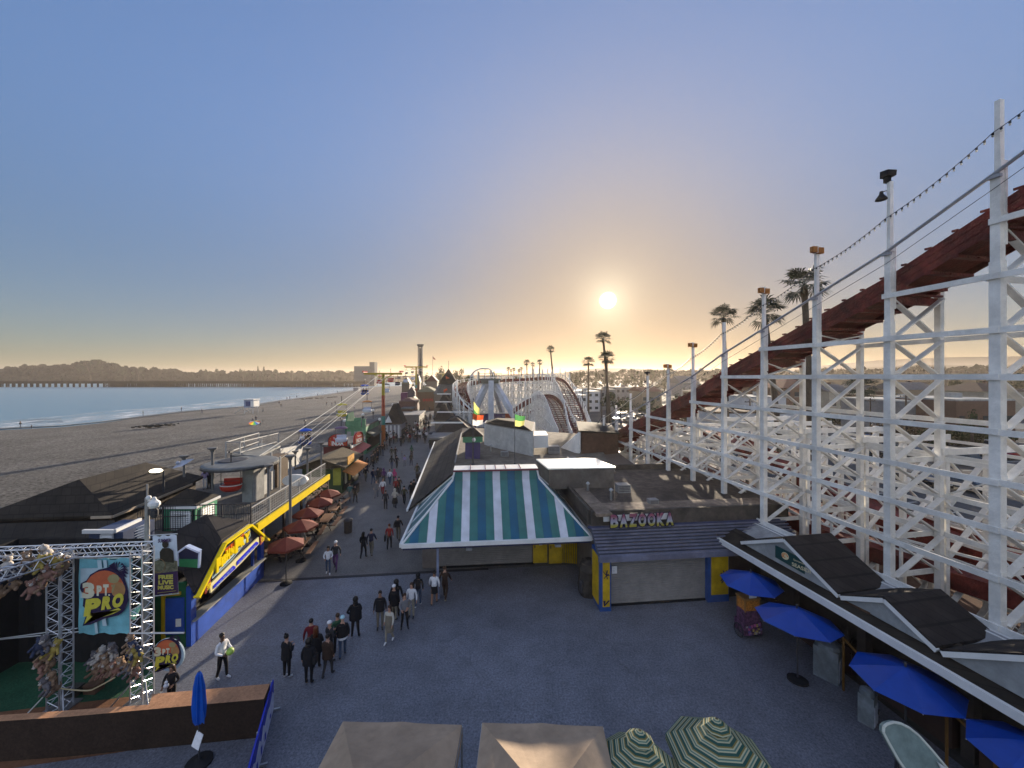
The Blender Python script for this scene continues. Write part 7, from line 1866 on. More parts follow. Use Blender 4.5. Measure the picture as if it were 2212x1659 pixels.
def hair_mesh(st_):
 mb=MB()
 if st_=='short':mb.ball((0,.012,1.675),.105,9,6,sq=(.88,1.0,.92));cut=lambda v:(v.y<-.055 and v.z<1.69)
 elif st_=='long':
  mb.ball((0,.012,1.675),.108,9,6,sq=(.88,1.0,.95));mb.add([(-.085,-.03,1.66),(.085,-.03,1.66),(.095,.08,1.40),(-.095,.08,1.40),(-.08,.1,1.66),(.08,.1,1.66),(.085,.14,1.36),(-.085,.14,1.36)],[(0,1,2,3),(4,7,6,5),(0,3,7,4),(1,5,6,2),(3,2,6,7)]);cut=lambda v:(v.y<-.06 and v.z<1.70)
 elif st_=='bun':mb.ball((0,.012,1.675),.104,9,6,sq=(.88,1.0,.92));mb.ball((0,.06,1.79),.045,7,5);cut=lambda v:(v.y<-.06 and v.z<1.70)
 elif st_=='hood':mb.ball((0,.02,1.655),.132,10,7,sq=(.92,1.0,1.0));mb.ball((0,.05,1.52),.12,8,5,sq=(1,.9,.6));cut=lambda v:(v.y<-.07 and v.z<1.72)
 elif st_=='cap':mb.ball((0,.008,1.685),.108,9,6,sq=(.88,1.02,.85));mb.add([(-.07,-.08,1.70),(.07,-.08,1.70),(.05,-.19,1.685),(-.05,-.19,1.685)],[(0,1,2,3),(3,2,1,0)]);cut=lambda v:v.z<1.665
 for i,v in enumerate(mb.v):
  if cut(v)and st_!='cap':mb.v[i]=V((v.x*.7,max(v.y,-.045),v.z))
  if st_=='cap' and v.z<1.665:mb.v[i]=V((v.x,v.y,1.665))
 return mb
HM={}
for h_ in('short','long','bun','hood','cap'):
 o=hair_mesh(h_).build('hair',DARK,smooth=True);HM[h_]=o.data;bpy.data.objects.remove(o)
CLO={'black':(.010,.010,.013),'charcoal':(.028,.028,.032),'navy':(.014,.018,.045),'brown':(.035,.02,.014),'khaki':(.16,.14,.11),'beige':(.26,.23,.18),'white':(.62,.62,.64),'cream':(.45,.42,.36),
  'grey':(.16,.16,.17),'jeans':(.045,.07,.12),'red':(.22,.02,.02),'darkred':(.13,.012,.02),'pink':(.45,.06,.16),'purple':(.10,.04,.12),'lilac':(.28,.22,.36),'teal':(.03,.13,.13),'green':(.03,.09,.05),'olive':(.06,.055,.03),'lightblue':(.35,.55,.60),'tan':(.25,.17,.10)}
CM={k:mat('cloth_'+k,v,rough=.85,var=.25,scale=5)for k,v in CLO.items()}
SKM=[mat('skin_light',(.42,.24,.17),rough=.55,var=.08),mat('skin_mid',(.26,.14,.09),rough=.55,var=.08),mat('skin_dark',(.11,.06,.04),rough=.55,var=.08)]
HRM={'black':mat('hair_black',(.010,.008,.007),rough=.5),'brown':mat('hair_brown',(.045,.024,.014),rough=.5),'red':mat('hair_red',(.12,.035,.015),rough=.5)}
def person(loc,face,pose,top,bot,lab,hair='short',hc='black',shoes='charcoal',sk_i=0,h=1.72,group=None):
 """face: direction in degrees the person looks, 0 = toward the camera, 180 = away, 90 = to the right"""
 e=empty('person',lab,'person',loc,R(face),group=group);s=h/1.78;e.scale=(s*random.uniform(.96,1.06),s,s)
 o=bpy.data.objects.new('body',PMESH[pose]);COL.objects.link(o);o.parent=e
 legs=CM[bot]if bot!='shorts' else SKM[sk_i]
 for i,m in enumerate((SKM[sk_i],CM[top],legs,CM[shoes],HRM['black'])):o.material_slots[i].link='OBJECT';o.material_slots[i].material=m
 hm=bpy.data.objects.new('hair' if hair not in('hood','cap')else hair,HM[hair]);COL.objects.link(hm);hm.parent=e
 hm.material_slots[0].link='OBJECT';hm.material_slots[0].material=HRM[hc]if hc in HRM else CM[hc]
 return e
def add_part(e,mb,nm,m):return mb.build(nm,m,e,world=False)
def skirt_coat(e,col,z0=.62,z1=1.3,r0=.21,r1=.17,nm='coat'):
 mb=MB();mb.lathe((0,0,0),[(r0,z0),(r0*.95,(z0+z1)/2),(r1,z1)],12)
 for i,v in enumerate(mb.v):mb.v[i]=V((v.x,v.y*.78,v.z))
 return add_part(e,mb,nm,CM[col])
random.seed(42)
def PP(x,y,*a,**k):return person(G(x,y),*a,**k)
p=PP(480,1467,78,'hold','white','black','man in white top and black trousers carrying a green and yellow ball',hc='black',shoes='white',sk_i=2,h=1.74)
ball=MB();bl_=G(480,1467)+V((.34,-.06,1.08));ball.ball(bl_,.13,12,8)
solo('ball',ball,mat('ball_green_yellow',(.30,.45,.08),rough=.4,var=.7,scale=3),'green and yellow ball carried by the man in white','ball',origin=bl_)
p=PP(619,1466,168,'phone','black','black','person in black hoodie with hair bun looking at a phone, left of the queue',hair='bun',shoes='white',h=1.70);skirt_coat(p,'black',.8,1.35,.22,.18)
p=PP(667,1478,184,'stand','black','black','person in black with a shoulder bag nearest the barrier end',hair='hood',hc='black',h=1.72);mb=MB();mb.box((-.27,.05,1.0),(.12,.26,.3));add_part(p,mb,'bag',BLACK);skirt_coat(p,'black',.78,1.35,.23,.18)
p=PP(708,1463,176,'stride','brown','charcoal','person in dark brown jacket right of the one with the bag',hc='black',h=1.66);skirt_coat(p,'brown',.8,1.35,.23,.19)
PP(672,1427,200,'stand','darkred','black','person in dark red jacket at the back of the near group',hc='black',h=1.70)
p=PP(683,1445,190,'phone','black','black','person with reddish hair in a black coat in the middle of the near group',hair='long',hc='red',h=1.68);skirt_coat(p,'black',.7,1.35,.24,.19)
PP(712,1430,150,'phone','charcoal','black','person with pale grey cap bending over a phone in the near group',hair='cap',hc='white',h=1.66)
p=PP(740,1421,205,'stride','black','jeans','person in light blue knit cap and black jacket with white hem',hair='cap',hc='lightblue',h=1.72);mb=MB();mb.lathe((0,0,0),[(.20,.84),(.20,.92)],12);add_part(p,mb,'hem',CM['white']);skirt_coat(p,'black',.92,1.38,.23,.19)
PP(729,1412,220,'stand','green','charcoal','person with brown hair beside the light blue knit cap',hc='brown',h=1.68)
p=PP(768,1377,196,'hips','black','black','broad person in black hoodie at the right of the near group',hair='hood',hc='black',h=1.80);skirt_coat(p,'black',.8,1.38,.27,.21)
p=PP(821,1359,15,'stand','black','khaki','man in open black jacket and khaki trousers at the left of the far queue',hc='black',h=1.74,sk_i=1);skirt_coat(p,'black',.86,1.36,.21,.18)
PP(856,1334,190,'stand','black','black','tall person in black hood behind the white cap',hair='hood',hc='black',h=1.82)
p=PP(851,1341,172,'stand','black','beige','person in white cap and long black hoodie',hair='cap',hc='white',h=1.70);skirt_coat(p,'black',.78,1.36,.22,.18)
p=PP(841,1388,-10,'stride','cream','beige','long-haired person in beige coat with dark top and white shoes',hair='long',hc='brown',shoes='white',h=1.60);skirt_coat(p,'khaki',.55,1.3,.22,.17)
p=PP(874,1358,20,'hips','grey','black','long-haired person in grey top and black trousers',hair='long',hc='brown',h=1.60)
PP(889,1334,-5,'stand','white','beige','person in white sweater and beige trousers facing the viewer',hair='long',hc='brown',h=1.66)
PP(903,1312,185,'stride','black','jeans','person in black hooded jacket and jeans behind the white sweater',hair='hood',hc='black',shoes='white',h=1.72)
p=PP(938,1307,182,'stride','white','shorts','man in white tee and black shorts walking away',hc='black',sk_i=1,h=1.74);skirt_coat(p,'black',.62,.98,.17,.165,'shorts');
PP(961,1297,170,'walk','brown','brown','person in dark brown clothes beside the white tee',hc='brown',shoes='beige',h=1.76)
PP(709,1240,20,'hold','white','jeans','woman in white top and blue jeans walking toward the viewer',hair='long',hc='black',shoes='white',h=1.62,sk_i=1)
PP(725,1231,8,'walk','charcoal','purple','man in white cap and dark vest beside the woman in jeans',hair='cap',hc='white',h=1.72)
p=PP(785,1207,176,'stride','black','black','long-haired person all in black walking away in the middle of the walk',hair='long',hc='black',h=1.70)
PP(802,1201,182,'walk','navy','khaki','person in navy jacket and khaki trousers walking away beside the one in black',hc='black',h=1.76)
p=PP(841,1187,190,'stride','red','black','person in dark red jacket carrying a black bag near the striped roof',hc='red',h=1.72);mb=MB();mb.box((.28,.0,.8),(.1,.3,.36));add_part(p,mb,'bag',BLACK)
p=PP(860,1168,184,'walk','black','khaki','person with black backpack and khaki trousers near the striped roof',hc='black',h=1.76);mb=MB();mb.box((0,.2,1.25),(.3,.18,.42));add_part(p,mb,'backpack',BLACK)
PP(756,1083,175,'walk','teal','grey','person in teal jacket by the row of orange umbrellas',hc='brown',h=1.68)
PP(767,1088,178,'stride','black','black','person in black beside the teal jacket',hc='black',h=1.76)
PP(833,1101,185,'stand','charcoal','black','person in charcoal top left of the pale hooded one with pushchair',hc='brown',h=1.70)
p=PP(853,1098,182,'hold','cream','black','person in pale hooded top pushing a dark pushchair',hair='hood',hc='cream',h=1.72);skirt_coat(p,'black',.45,.95,.25,.17)
PP(873,1090,180,'walk','olive','black','person in olive top right of the pushchair',hc='black',h=1.70)
PP(888,1080,160,'stand','black','black','person in black leaning by the long roof edge',hc='black',h=1.74);PP(894,1074,220,'phone','charcoal','brown','person in brown trousers at the long roof edge',hc='brown',h=1.72)
PP(813,1075,10,'stride','grey','grey','person in grey clothes left of the group of walkers',hc='brown',h=1.66);PP(827,1071,5,'walk','white','red','person with folded arms and dark red trousers among the walkers',hair='long',hc='brown',h=1.66)
PP(855,1071,182,'stand','red','brown','person in red cap and red top behind the pushchair',hair='cap',hc='pink',h=1.72);PP(862,1068,185,'walk','brown','black','person in brown beside the red cap',hc='black',h=1.74)
PP(790,1041,180,'walk','black','khaki','person in black top by the lit kiosk',hc='black',h=1.70);PP(806,1047,176,'stride','navy','jeans','person with raised arms in navy near the lit kiosk',hc='black',h=1.78);PP(816,1045,186,'walk','charcoal','charcoal','person in charcoal right of the navy one',hc='black',h=1.78)
PP(829,1046,180,'stand','purple','black','person in purple hood in the row of five',hair='hood',hc='purple',h=1.70);PP(842,1048,178,'walk','white','jeans','person in white top in the row of five',hc='brown',h=1.70);PP(852,1047,184,'stride','pink','charcoal','person in bright pink hooded top in the row of five',hair='hood',hc='pink',h=1.68)
more=[(846,1014,'charcoal','jeans',180,'person in charcoal jacket, left one of a strolling pair'),(857,1013,'black','black',178,'person in long black coat, right one of a strolling pair'),(874,1007,'lilac','grey',5,'small person in lilac top facing the viewer'),(888,1007,'black','navy',180,'person in black with peaked hood right of the lilac top'),
  (868,990,'grey','grey',0,'child in grey with white hat'),(846,992,'olive','khaki',182,'person in olive behind the strolling pair'),(854,991,'brown','black',180,'person in brown jacket behind the strolling pair'),(889,988,'green','black',185,'person in green peaked hood'),(901,1033,'olive','olive',200,'person in olive hunched at the long roof edge'),
  (866,965,'brown','charcoal',182,'round-shouldered person in brown, alone in mid-walk'),(885,957,'red','black',180,'person in red top far along the walk'),(901,957,'black','black',178,'person in black right of the far red top'),(918,959,'charcoal','black',184,'person in charcoal near the dark round stand'),(929,970,'olive','brown',180,'person in olive near the dark round stand'),
  (802,1010,'black','black',90,'person in black under the red restaurant awning'),(793,1018,'charcoal','navy',60,'person in navy trousers under the red restaurant awning'),(783,1022,'brown','black',120,'person in brown at the kiosk counter'),(810,1002,'black','olive',100,'person bending over a pram by the awning'),(773,1030,'grey','black',250,'person in grey at the kiosk counter')]
for x,y,t,b_,f,lab in more:PP(x,y,f,random.choice(['walk','stride','stand']),t,b_,lab,hair='hood' if 'hood' in lab else('cap' if 'hat' in lab else random.choice(['short','long'])),hc=('green' if 'green' in lab else 'black'),h=1.0 if 'child' in lab else(1.45 if 'small' in lab else 1.72))
# the far crowd: seen only as dark figures
random.seed(77)
cols_=['black','charcoal','navy','brown','grey','olive','black','charcoal','darkred','khaki','white']
k=0
while k<104:
 y=868+92*random.random()**1.25;x=905+random.gauss(0,17)*(1+(y-868)/70)-(y-868)*.30
 g=G(x,y);u_,v_,_=F1.inv(g)
 if v_<-14.8 or v_>-4.4-(u_-50)*.01 or(u_>47 and v_>-7.4):continue
 e=person(g,random.choice([180,180,175,5,0,190]),random.choice(['walk','stride','stand','hips']),random.choice(cols_),random.choice(['black','jeans','charcoal','khaki','brown']),'one of the dark walking figures in the dense far crowd on the boardwalk',hair=random.choice(['short','long','hood']),h=random.uniform(1.55,1.85),group='far crowd on the boardwalk')
 k+=1
# crowd under the awning on the left
for k in range(14):
 x=random.uniform(806,842);y=1003-(x-806)*1.15+random.uniform(-6,6);PP(x,y,random.uniform(60,260),random.choice(['stand','phone','hips']),random.choice(['black','charcoal','brown','navy','grey']),random.choice(['black','charcoal','jeans']),'one of the people standing in the shade of the dark awning on the left',hair=random.choice(['short','long']),h=random.uniform(1.6,1.8),group='people under the dark awning')
# seated and table people
def sit_at(x,y,z,f,t,b_,lab,**k):
 g=G(x,y,0);g.z=z-.92+.47;return person(g,f,'sit',t,b_,lab,**k)
sit_at(719,1108,0,100,'olive','black','seated person at the left of the talking pair at a picnic table',hair='short')
sit_at(733,1112,0,260,'brown','charcoal','seated person at the right of the talking pair at a picnic table',hair='short')
sit_at(608,1208,0,120,'black','black','seated person in black at the table behind the stand',hair='long');sit_at(596,1196,0,200,'charcoal','brown','seated person half hidden behind the stand corner',hair='short');sit_at(626,1204,0,250,'black','jeans','seated person in jeans under the nearest orange umbrella',hair='short')
sit_at(640,1196,0,180,'brown','black','seated person in brown under the nearest orange umbrella',hair='short');sit_at(612,1180,0,90,'navy','black','seated person in navy deep in shade',hair='short')
PP(650,1199,200,'stand','grey','charcoal','person in white cap standing at the edge of the nearest orange umbrella',hair='cap',hc='white',h=1.76)
def on_deck(x,y,z,f,pose,t,b_,lab,**k):return person(G(x,y,z),f,pose,t,b_,lab,**k)
on_deck(586,1052,DKZ,90,'stand','black','black','attendant in black on the sky ride deck',h=1.74)
on_deck(443,1058,DKZ,200,'stand','lilac','white','person in pink and white on the deck left of the red gondola',hair='long',h=1.60);on_deck(452,1057,DKZ,170,'hips','black','black','person in black on the deck left of the red gondola',hair='long',h=1.78)
p=PP(371,1530,8,'hold','black','black','dark-haired person in black holding a white toy under the round sign',hair='long',hc='brown',h=1.50,sk_i=1)
mb=MB();mb.ball((0,-.3,1.15),.09,7,5);mb.ball((0,-.3,1.28),.06,6,4);add_part(p,mb,'toy',CM['white'])
# riders in the gondolas
for x,y,Y,t,lab in((653,958,37.8,'white','rider in white hat in the near blue gondola'),(660,958,37.9,'tan','rider in orange-brown in the near blue gondola'),(667,956,37.9,'black','rider with black hair in the near blue gondola'),(785,851,65.8,'navy','left rider in the blue gondola before the pylon'),(791,851,65.8,'charcoal','right rider in the blue gondola before the pylon'),(856,832,91.8,'purple','left rider with dangling legs beyond the pylon'),(861,832,91.8,'brown','right rider with dangling legs beyond the pylon')):
 b_=P(x,y,Y);b_.z-=.55;person(b_,0,'sit',t,'jeans',lab,h=1.6,hair='short')
# people on the sand
bp=[(44,924,'black','person standing at the water edge at the far left'),(68,926,'charcoal','person crouching near the water edge at the far left'),(309,898,'green','person in green at the water edge'),(392,889,'charcoal','person with a dark bundle at the water edge'),(436,893,'grey','lone grey figure on the sand before the lifeguard tower'),(568,890,'black','dark figure just right of the lifeguard tower'),
  (607,880,'charcoal','figure on the sand beyond the lifeguard tower'),(603,874,'brown','small brown figure beyond the lifeguard tower'),(620,864,'black','tiny figure at the water line, left one of three'),(626,862,'navy','tiny figure at the water line, middle one of three'),(641,860,'brown','tiny figure at the water line, right one of three'),(553,911,'navy','person behind the rainbow umbrella'),(546,912,'grey','person left of the rainbow umbrella'),
  (568,913,'olive','dark figure sitting right of the rainbow umbrella'),(562,920,'green','figure in green lying right of the rainbow umbrella'),(705,876,'charcoal','small figure on the sand under the cables, left'),(717,877,'navy','small figure on the sand under the cables, middle'),(724,874,'brown','small figure on the sand under the cables, right'),(729,849,'black','tiny figure near the distant lifeguard tower'),(765,884,'lilac','pale figure with kite on the sand'),(686,855,'charcoal','tiny figure beyond the kelp line')]
for x,y,t,lab in bp:person(G(x,y,-1.5),random.uniform(0,360),random.choice(['walk','stride','stand']),t,'jeans',lab,h=1.0 if 'crouch' in lab or 'sitting' in lab or 'lying' in lab else 1.72)
# ================================================================ PLAZA PROPS
UBL=mat('umbrella_royal_blue',(.008,.055,.34),rough=.28,var=.12,trans=.12,spec=.5)
random.seed(9)
def ub(x,y,Y,r,lab,rz=0,tilt=(0,0),hr=2.15,ht=2.6):
 p=P(x,HY,Y);return umbrella(V((p.x,Y,0)),r,hr,ht,UBL,lab,n=8,rz=rz,tilt=tilt,base=.34,group='blue umbrellas along the game gallery',val=0)
ub(1622,1255,17.1,1.22,'blue umbrella over the popcorn cart, farthest of the four',.2)
ub(1723,1350,14.3,1.36,'blue umbrella with a bright sunlit corner, second of the four',.1,(R(-4),R(3)))
ub(1956,1470,11.55,1.30,'large plain blue umbrella, third of the four',.25)
ub(2235,1620,9.2,1.15,'blue umbrella cut by the bottom right corner',.3)
# popcorn cart under the first umbrella
g=G(1616,1372);e=empty('popcorn_cart','popcorn cart with orange glass case and colourful base','cart',g,R(8))
mb=MB();mb.box((0,0,.45),(.85,.6,.5));mb.box((0,0,.95),(.72,.5,.5));mb.build('cabinet',mat('cart_cabinet',(.10,.045,.09),rough=.5,var=.9,scale=7),e,world=False)
mb=MB();mb.box((0,0,1.42),(.66,.46,.46));mb.build('glass_case',mat('popcorn_orange',(.45,.17,.03),rough=.4,var=.7,scale=16),e,world=False)
mb=MB()
for i in(-1,1):
 for j in(-1,1):mb.box((i*.34,j*.24,1.45),(.04,.04,.56))
mb.box((0,0,1.70),(.78,.56,.07));mb.build('frame',mat('cart_gold',(.30,.15,.05),rough=.4),e,world=False)
mb=MB();mb.box((0,-.27,1.86),(.34,.03,.17));mb.build('notice',MATS['notice_paper'],e,world=False)
for s in(-1,1):
 mb=MB();
 for k in range(16):
  a,b_=2*pi*k/16,2*pi*(k+1)/16;mb.tube((s*.46,.27*cos(a),.28+.27*sin(a)),(s*.46,.27*cos(b_),.28+.27*sin(b_)),.025,4)
  if k%2==0:mb.tube((s*.46,0,.28),(s*.46,.27*cos(a),.28+.27*sin(a)),.01,3)
 mb.build('wheel',DARK,e,world=False)
mb=MB();rnd=random.Random(3)
for k in range(22):
 mb=MB();mb.box((rnd.uniform(-.38,.38),-.31,rnd.uniform(.25,.65)),(rnd.uniform(.05,.12),.03,rnd.uniform(.05,.12)));mb.build('sticker',mat('cart_sticker_%d'%(k%4),((.4,.1,.25),(.3,.28,.3),(.12,.1,.3),(.4,.3,.1))[k%4],var=.5,scale=20),e,world=False)
# white cabinet under the second umbrella
def cabinet(x,y,w_,d_,h_,lab,rz,m2=None):
 e=empty('vending_cabinet',lab,'cabinet',G(x,y),rz)
 mb=MB();mb.box((0,0,h_/2),(w_,d_,h_));mb.lathe((-w_*.1,0,h_),[(w_*.46,0),(w_*.44,.14),(w_*.2,.2)],10);mb.build('body',mat('cabinet_grey',(.20,.23,.25),rough=.5,var=.3,dirt=.3),e,world=False)
 mb=MB();mb.box((0,-d_/2-.012,h_*.4),(w_*.86,.02,h_*.66));d=mb.build('door',mat('cabinet_white',(.32,.34,.40),var=.25,scale=9),e,world=False)
 mb=MB();mb.box((w_*.36,-d_/2-.04,h_*.45),(.03,.04,.16));mb.build('handle',DARK,d,world=False)
 mb=MB()
 for k in range(5):mb.box((w_*.5+.012,0,h_*(.2+k*.14)),(.02,d_*.8,.03))
 mb.build('vent',DARK,e,world=False);return e
cabinet(1790,1458,.85,.75,1.15,'white boxy cabinet just right of the second blue umbrella',R(38))
cabinet(1874,1560,.42,.4,.95,'narrow pale cabinet under the third blue umbrella',R(35))
e=empty('potted_plant','dry bushy plant in the shade behind the white cabinet','plant',G(1830,1440));rnd=random.Random(7);mb=MB()
for k in range(130):
 a,el=rnd.uniform(0,6.28),rnd.uniform(.1,1.5);d=V((cos(a)*cos(el),sin(a)*cos(el),sin(el)));c=V((0,0,.75));s=d.cross(V((0,0,1))).normalized()*.022;L_=rnd.uniform(.4,.8)
 mb.face([c-s,c+d*L_*.6-s*1.4,c+d*L_,c+d*L_*.6+s*1.4])
mb.build('leaves',mat('dry_leaves',(.07,.06,.055),rough=.8,var=.5),e,world=False);mb=MB();mb.lathe((0,0,0),[(.26,0),(.34,.5),(.36,.55),(.3,.75)],12);mb.build('pot',mat('dark_pot',(.04,.04,.045)),e,world=False)
# surfboard sign leaning at the bottom right
e=empty('surfboard','pale green surfboard with white rim standing at the bottom right','surfboard',P(1990,HY,10.2).xy.to_3d())
YS=9.4;ol=[(1916,1564),(1930,1560),(1946,1563),(1964,1572),(1984,1588),(2006,1612),(2028,1638),(2050,1664),(2075,1696),(1990,1716),(1962,1672),(1940,1640),(1922,1608),(1908,1582),(1909,1570)]
pts=[P(x,y,YS+(y-1560)*-.0035)for x,y in ol];cc_=sum(pts,V((0,0,0)))/len(pts)
mb=MB();mb.prism(pts,V((-.02,.09,-.02)));mb.build('board',mat('board_green',(.14,.19,.18),rough=.35,var=.3,scale=3),e)
mb=MB()
for a,b_ in zip(pts[:9],pts[1:9]):mb.tube(a,b_,.03,6)
for a,b_ in zip([pts[0]]+pts[::-1][:5],pts[::-1][:5]):mb.tube(a,b_,.03,6)
mb.build('rim',mat('board_rim',(.50,.52,.46),rough=.35),e)
mb=MB();mb.prism([P(2028,1649,9.0),P(2048,1662,9.0),P(2060,1676,9.0),P(2040,1672,9.0)],V((0,.05,0)));mb.build('white_tag',WHITE,e)
mb=MB();mb.tube((cc_.x+.3,9.9,0),(cc_.x,YS+.1,cc_.z),.05);mb.lathe((cc_.x+.3,9.9,0),[(.4,0),(.4,.08),(.1,.12)],12);mb.build('stand',DARK,e)
# timber posts with orange-brown rails in the shaded gallery front
e=empty('queue_rail','orange-brown rail in the shade under the white gutter','railing',F2(12,GV+.2,0))
mb=MB()
for xa,ya,xb,yb,v in((1822,1378,1880,1442,GV+.35),(2045,1530,2150,1625,GV+.1)):
 a=F2.at(xa,v,1);ya_=H-(ya-HY)/F*a.y;b_=F2.at(xb,v,1);a.z=ya_;b_.z=H-(yb-HY)/F*b_.y;mb.bar(a,b_,.05,.07);mb.bar(a,(a.x,a.y,.0),.05);mb.bar(b_,(b_.x,b_.y,0),.05)
mb.build('rail',mat('rail_orange_brown',(.16,.08,.02),rough=.6),e)
# ---------------------------------------------------------------- tan canopies
TANC=mat('canopy_tan',(.38,.285,.20),rough=.9,var=.14,scale=2.5,bump=.25,bscale=3,dirt=.18)
def popup(cx_,Yc,lab,rz):
 w2=1.56;hz=2.3;p=P(cx_,HY,Yc);e=empty('canopy_tent',lab,'canopy tent',V((p.x,Yc,0)),rz,group='tan pop-up canopies at the bottom edge')
 mb=MB();T=V((0,0,hz+.85));d2=2.58;cs=[V((-w2,-d2,hz)),V((w2,-d2,hz)),V((w2,d2,hz)),V((-w2,d2,hz))]
 n=8
 for i in range(4):
  A,B_=cs[i],cs[(i+1)%4]
  for j in range(n):
   for k in range(n):
    q=[]
    for jj,kk in((j,k),(j+1,k),(j+1,k+1),(j,k+1)):
     f,g_=jj/n,kk/n;p_=(A*(1-g_)+B_*g_)*(1-f)+T*f;sag=-.10*sin(pi*f)*sin(pi*g_)-.03*sin(pi*g_)*(1-f)*0;ridge_=.04*max(0,1-abs(g_-.5)*6)*(1-f)
     p_.z+=sag+ridge_;q.append(p_)
    mb.face(q if j<n-1 else q[:3])
  nn=(B_-A).cross(V((0,0,1))).normalized()*.02
  for k in range(n):
   a,b_=A+(B_-A)*(k/n),A+(B_-A)*((k+1)/n);w1,w0=.03*sin(k*1.9),.03*sin((k+1)*1.9)
   mb.face([a,b_,b_+nn*(1+w0*20)+V((0,0,-.26)),a+nn*(1+w1*20)+V((0,0,-.26))])
 mb.build('canopy',TANC,e,world=False,smooth=False)
 for i in range(4):
  mb=MB();mb.bar(cs[i]*1+V((0,0,-.05)),V((cs[i].x,cs[i].y,0)),.05);mb.build('leg',STEEL,e,world=False)
 mb=MB()
 for i in range(4):mb.bar(cs[i]+V((0,0,-.08)),cs[(i+1)%4]+V((0,0,-.08)),.03);mb.bar(cs[i]+V((0,0,-.05)),T-V((0,0,.06)),.03)
 mb.build('frame',STEEL,e,world=False);return e
popup(777,7.42,'left tan pop-up canopy at the bottom edge',R(-1.8));popup(1184,7.38,'right tan pop-up canopy at the bottom edge',R(-2))
# green and cream striped umbrellas
def ring_stripe_mat():
 m=bpy.data.materials.new('striped_umbrella_cloth');m.use_nodes=True;n,l=m.node_tree.nodes,m.node_tree.links;b=n['Principled BSDF'];b.inputs['Roughness'].default_value=.75
 t=n.new('ShaderNodeTexCoord');s=n.new('ShaderNodeSeparateXYZ');l.new(t.outputs['Object'],s.inputs[0])
 w_=n.new('ShaderNodeMath');w_.operation='MULTIPLY';w_.inputs[1].default_value=11.5;l.new(s.outputs['Z'],w_.inputs[0])
 fr=n.new('ShaderNodeMath');fr.operation='FRACT';l.new(w_.outputs[0],fr.inputs[0])
 r=n.new('ShaderNodeValToRGB');r.color_ramp.interpolation='CONSTANT';e_=r.color_ramp.elements
 cs=[(.03,.11,.09),(.60,.58,.36),(.12,.24,.19),(.60,.58,.36),(.28,.22,.06),(.03,.11,.09)]
 while len(e_)<len(cs):e_.new(.5)
 for i,c in enumerate(cs):e_[i].position=i/len(cs);e_[i].color=(*c,1)
 l.new(fr.outputs[0],r.inputs[0]);l.new(r.outputs[0],b.inputs['Base Color'])
 tr=n.new('ShaderNodeBsdfTranslucent');l.new(r.outputs[0],tr.inputs['Color']);ms=n.new('ShaderNodeMixShader');ms.inputs[0].default_value=.35
 l.new(b.outputs[0],ms.inputs[1]);l.new(tr.outputs[0],ms.inputs[2]);l.new(ms.outputs[0],n['Material Output'].inputs['Surface']);return m
RSM=ring_stripe_mat()
def striped(x,Yc,r,lab,tilt,rz):
 p=P(x,HY,Yc);e=umbrella(V((p.x,Yc,0)),r,2.0,2.62,RSM,lab,n=8,rz=rz,tilt=tilt,base=.3,group='striped umbrellas at the bottom edge',val=.14)
 mb=MB();mb.lathe((0,0,2.66),[(.34,-.10),(.2,.0),(.03,.1)],8,ph=rz);mb.build('top_cap',RSM,e,world=False);return e
striped(1372,9.0,1.0,'left green and cream striped umbrella, brightly lit, at the bottom edge',(R(-6),R(6)),.2)
striped(1553,9.35,1.2,'right green and cream striped umbrella at the bottom edge',(R(-5),R(4)),.35)
# ================================================================ CAR PARK, STREET AND TOWN ON THE RIGHT
LOT=ground_mat('car_park_asphalt',(.07,.07,.072),6,.3,bump=.2,rough=.8,patch=.3)
sheet('car_park',[F2(8,31,.0),F2(8,160,.0),F2(150,160,.0),F2(150,31,.0)],LOT)
mb=MB()
for r_ in range(6):
 for k in range(26):mb.box(F2(14+k*2.7,40+r_*12,.008),(4.6,.12,.006),fr=F2)
tag(mb.build('parking_lines',mat('lot_line_paint',(.45,.45,.42),rough=.7,var=.2)),kind='structure')
# cars: bodied, glazed, wheeled
def car_parts(kind_):
 b_=MB();L_,W_,Hh=4.4,1.78,(1.42 if kind_=='sedan' else 1.7)
 if kind_=='sedan':pr=[(-2.2,.35),(-2.2,.72),(-2.05,.86),(-1.55,.93),(1.0,.95),(2.05,.85),(2.2,.62),(2.2,.32)];gl=[(-1.6,.93),(-1.0,1.36),(.35,1.42),(1.15,.95)]
 else:pr=[(-2.2,.4),(-2.2,1.0),(-2.1,1.1),(1.15,1.1),(2.05,1.0),(2.2,.75),(2.2,.38)];gl=[(-2.1,1.08),(-1.9,1.66),(.55,1.7),(1.25,1.08)]
 b_.prism([V((x,-W_/2,z))for x,z in pr],V((0,W_,0)))
 g_=MB();g_.hexa([V((gl[0][0],-W_/2+.05,gl[0][1])),V((gl[3][0],-W_/2+.05,gl[3][1])),V((gl[3][0],W_/2-.05,gl[3][1])),V((gl[0][0],W_/2-.05,gl[0][1])),V((gl[1][0],-W_/2+.22,gl[1][1])),V((gl[2][0],-W_/2+.22,gl[2][1])),V((gl[2][0],W_/2-.22,gl[2][1])),V((gl[1][0],W_/2-.22,gl[1][1]))])
 rf=MB();rf.box(((gl[1][0]+gl[2][0])/2,0,gl[2][1]+.01),(gl[2][0]-gl[1][0]+.1,W_-.4,.05))
 wh=MB();wh.lathe((0,0,0),[(.12,-.11),(.31,-.11),(.33,0),(.31,.11),(.12,.11)],12,axis='Y')
 lt=MB();lt.box((0,0,0),(.06,.3,.12))
 return b_,g_,rf,wh,lt
CARC={'white':(.62,.62,.62),'silver':(.35,.36,.37),'black':(.012,.012,.014),'grey':(.12,.125,.13),'red':(.25,.02,.02),'blue':(.03,.06,.16),'green':(.12,.20,.03)}
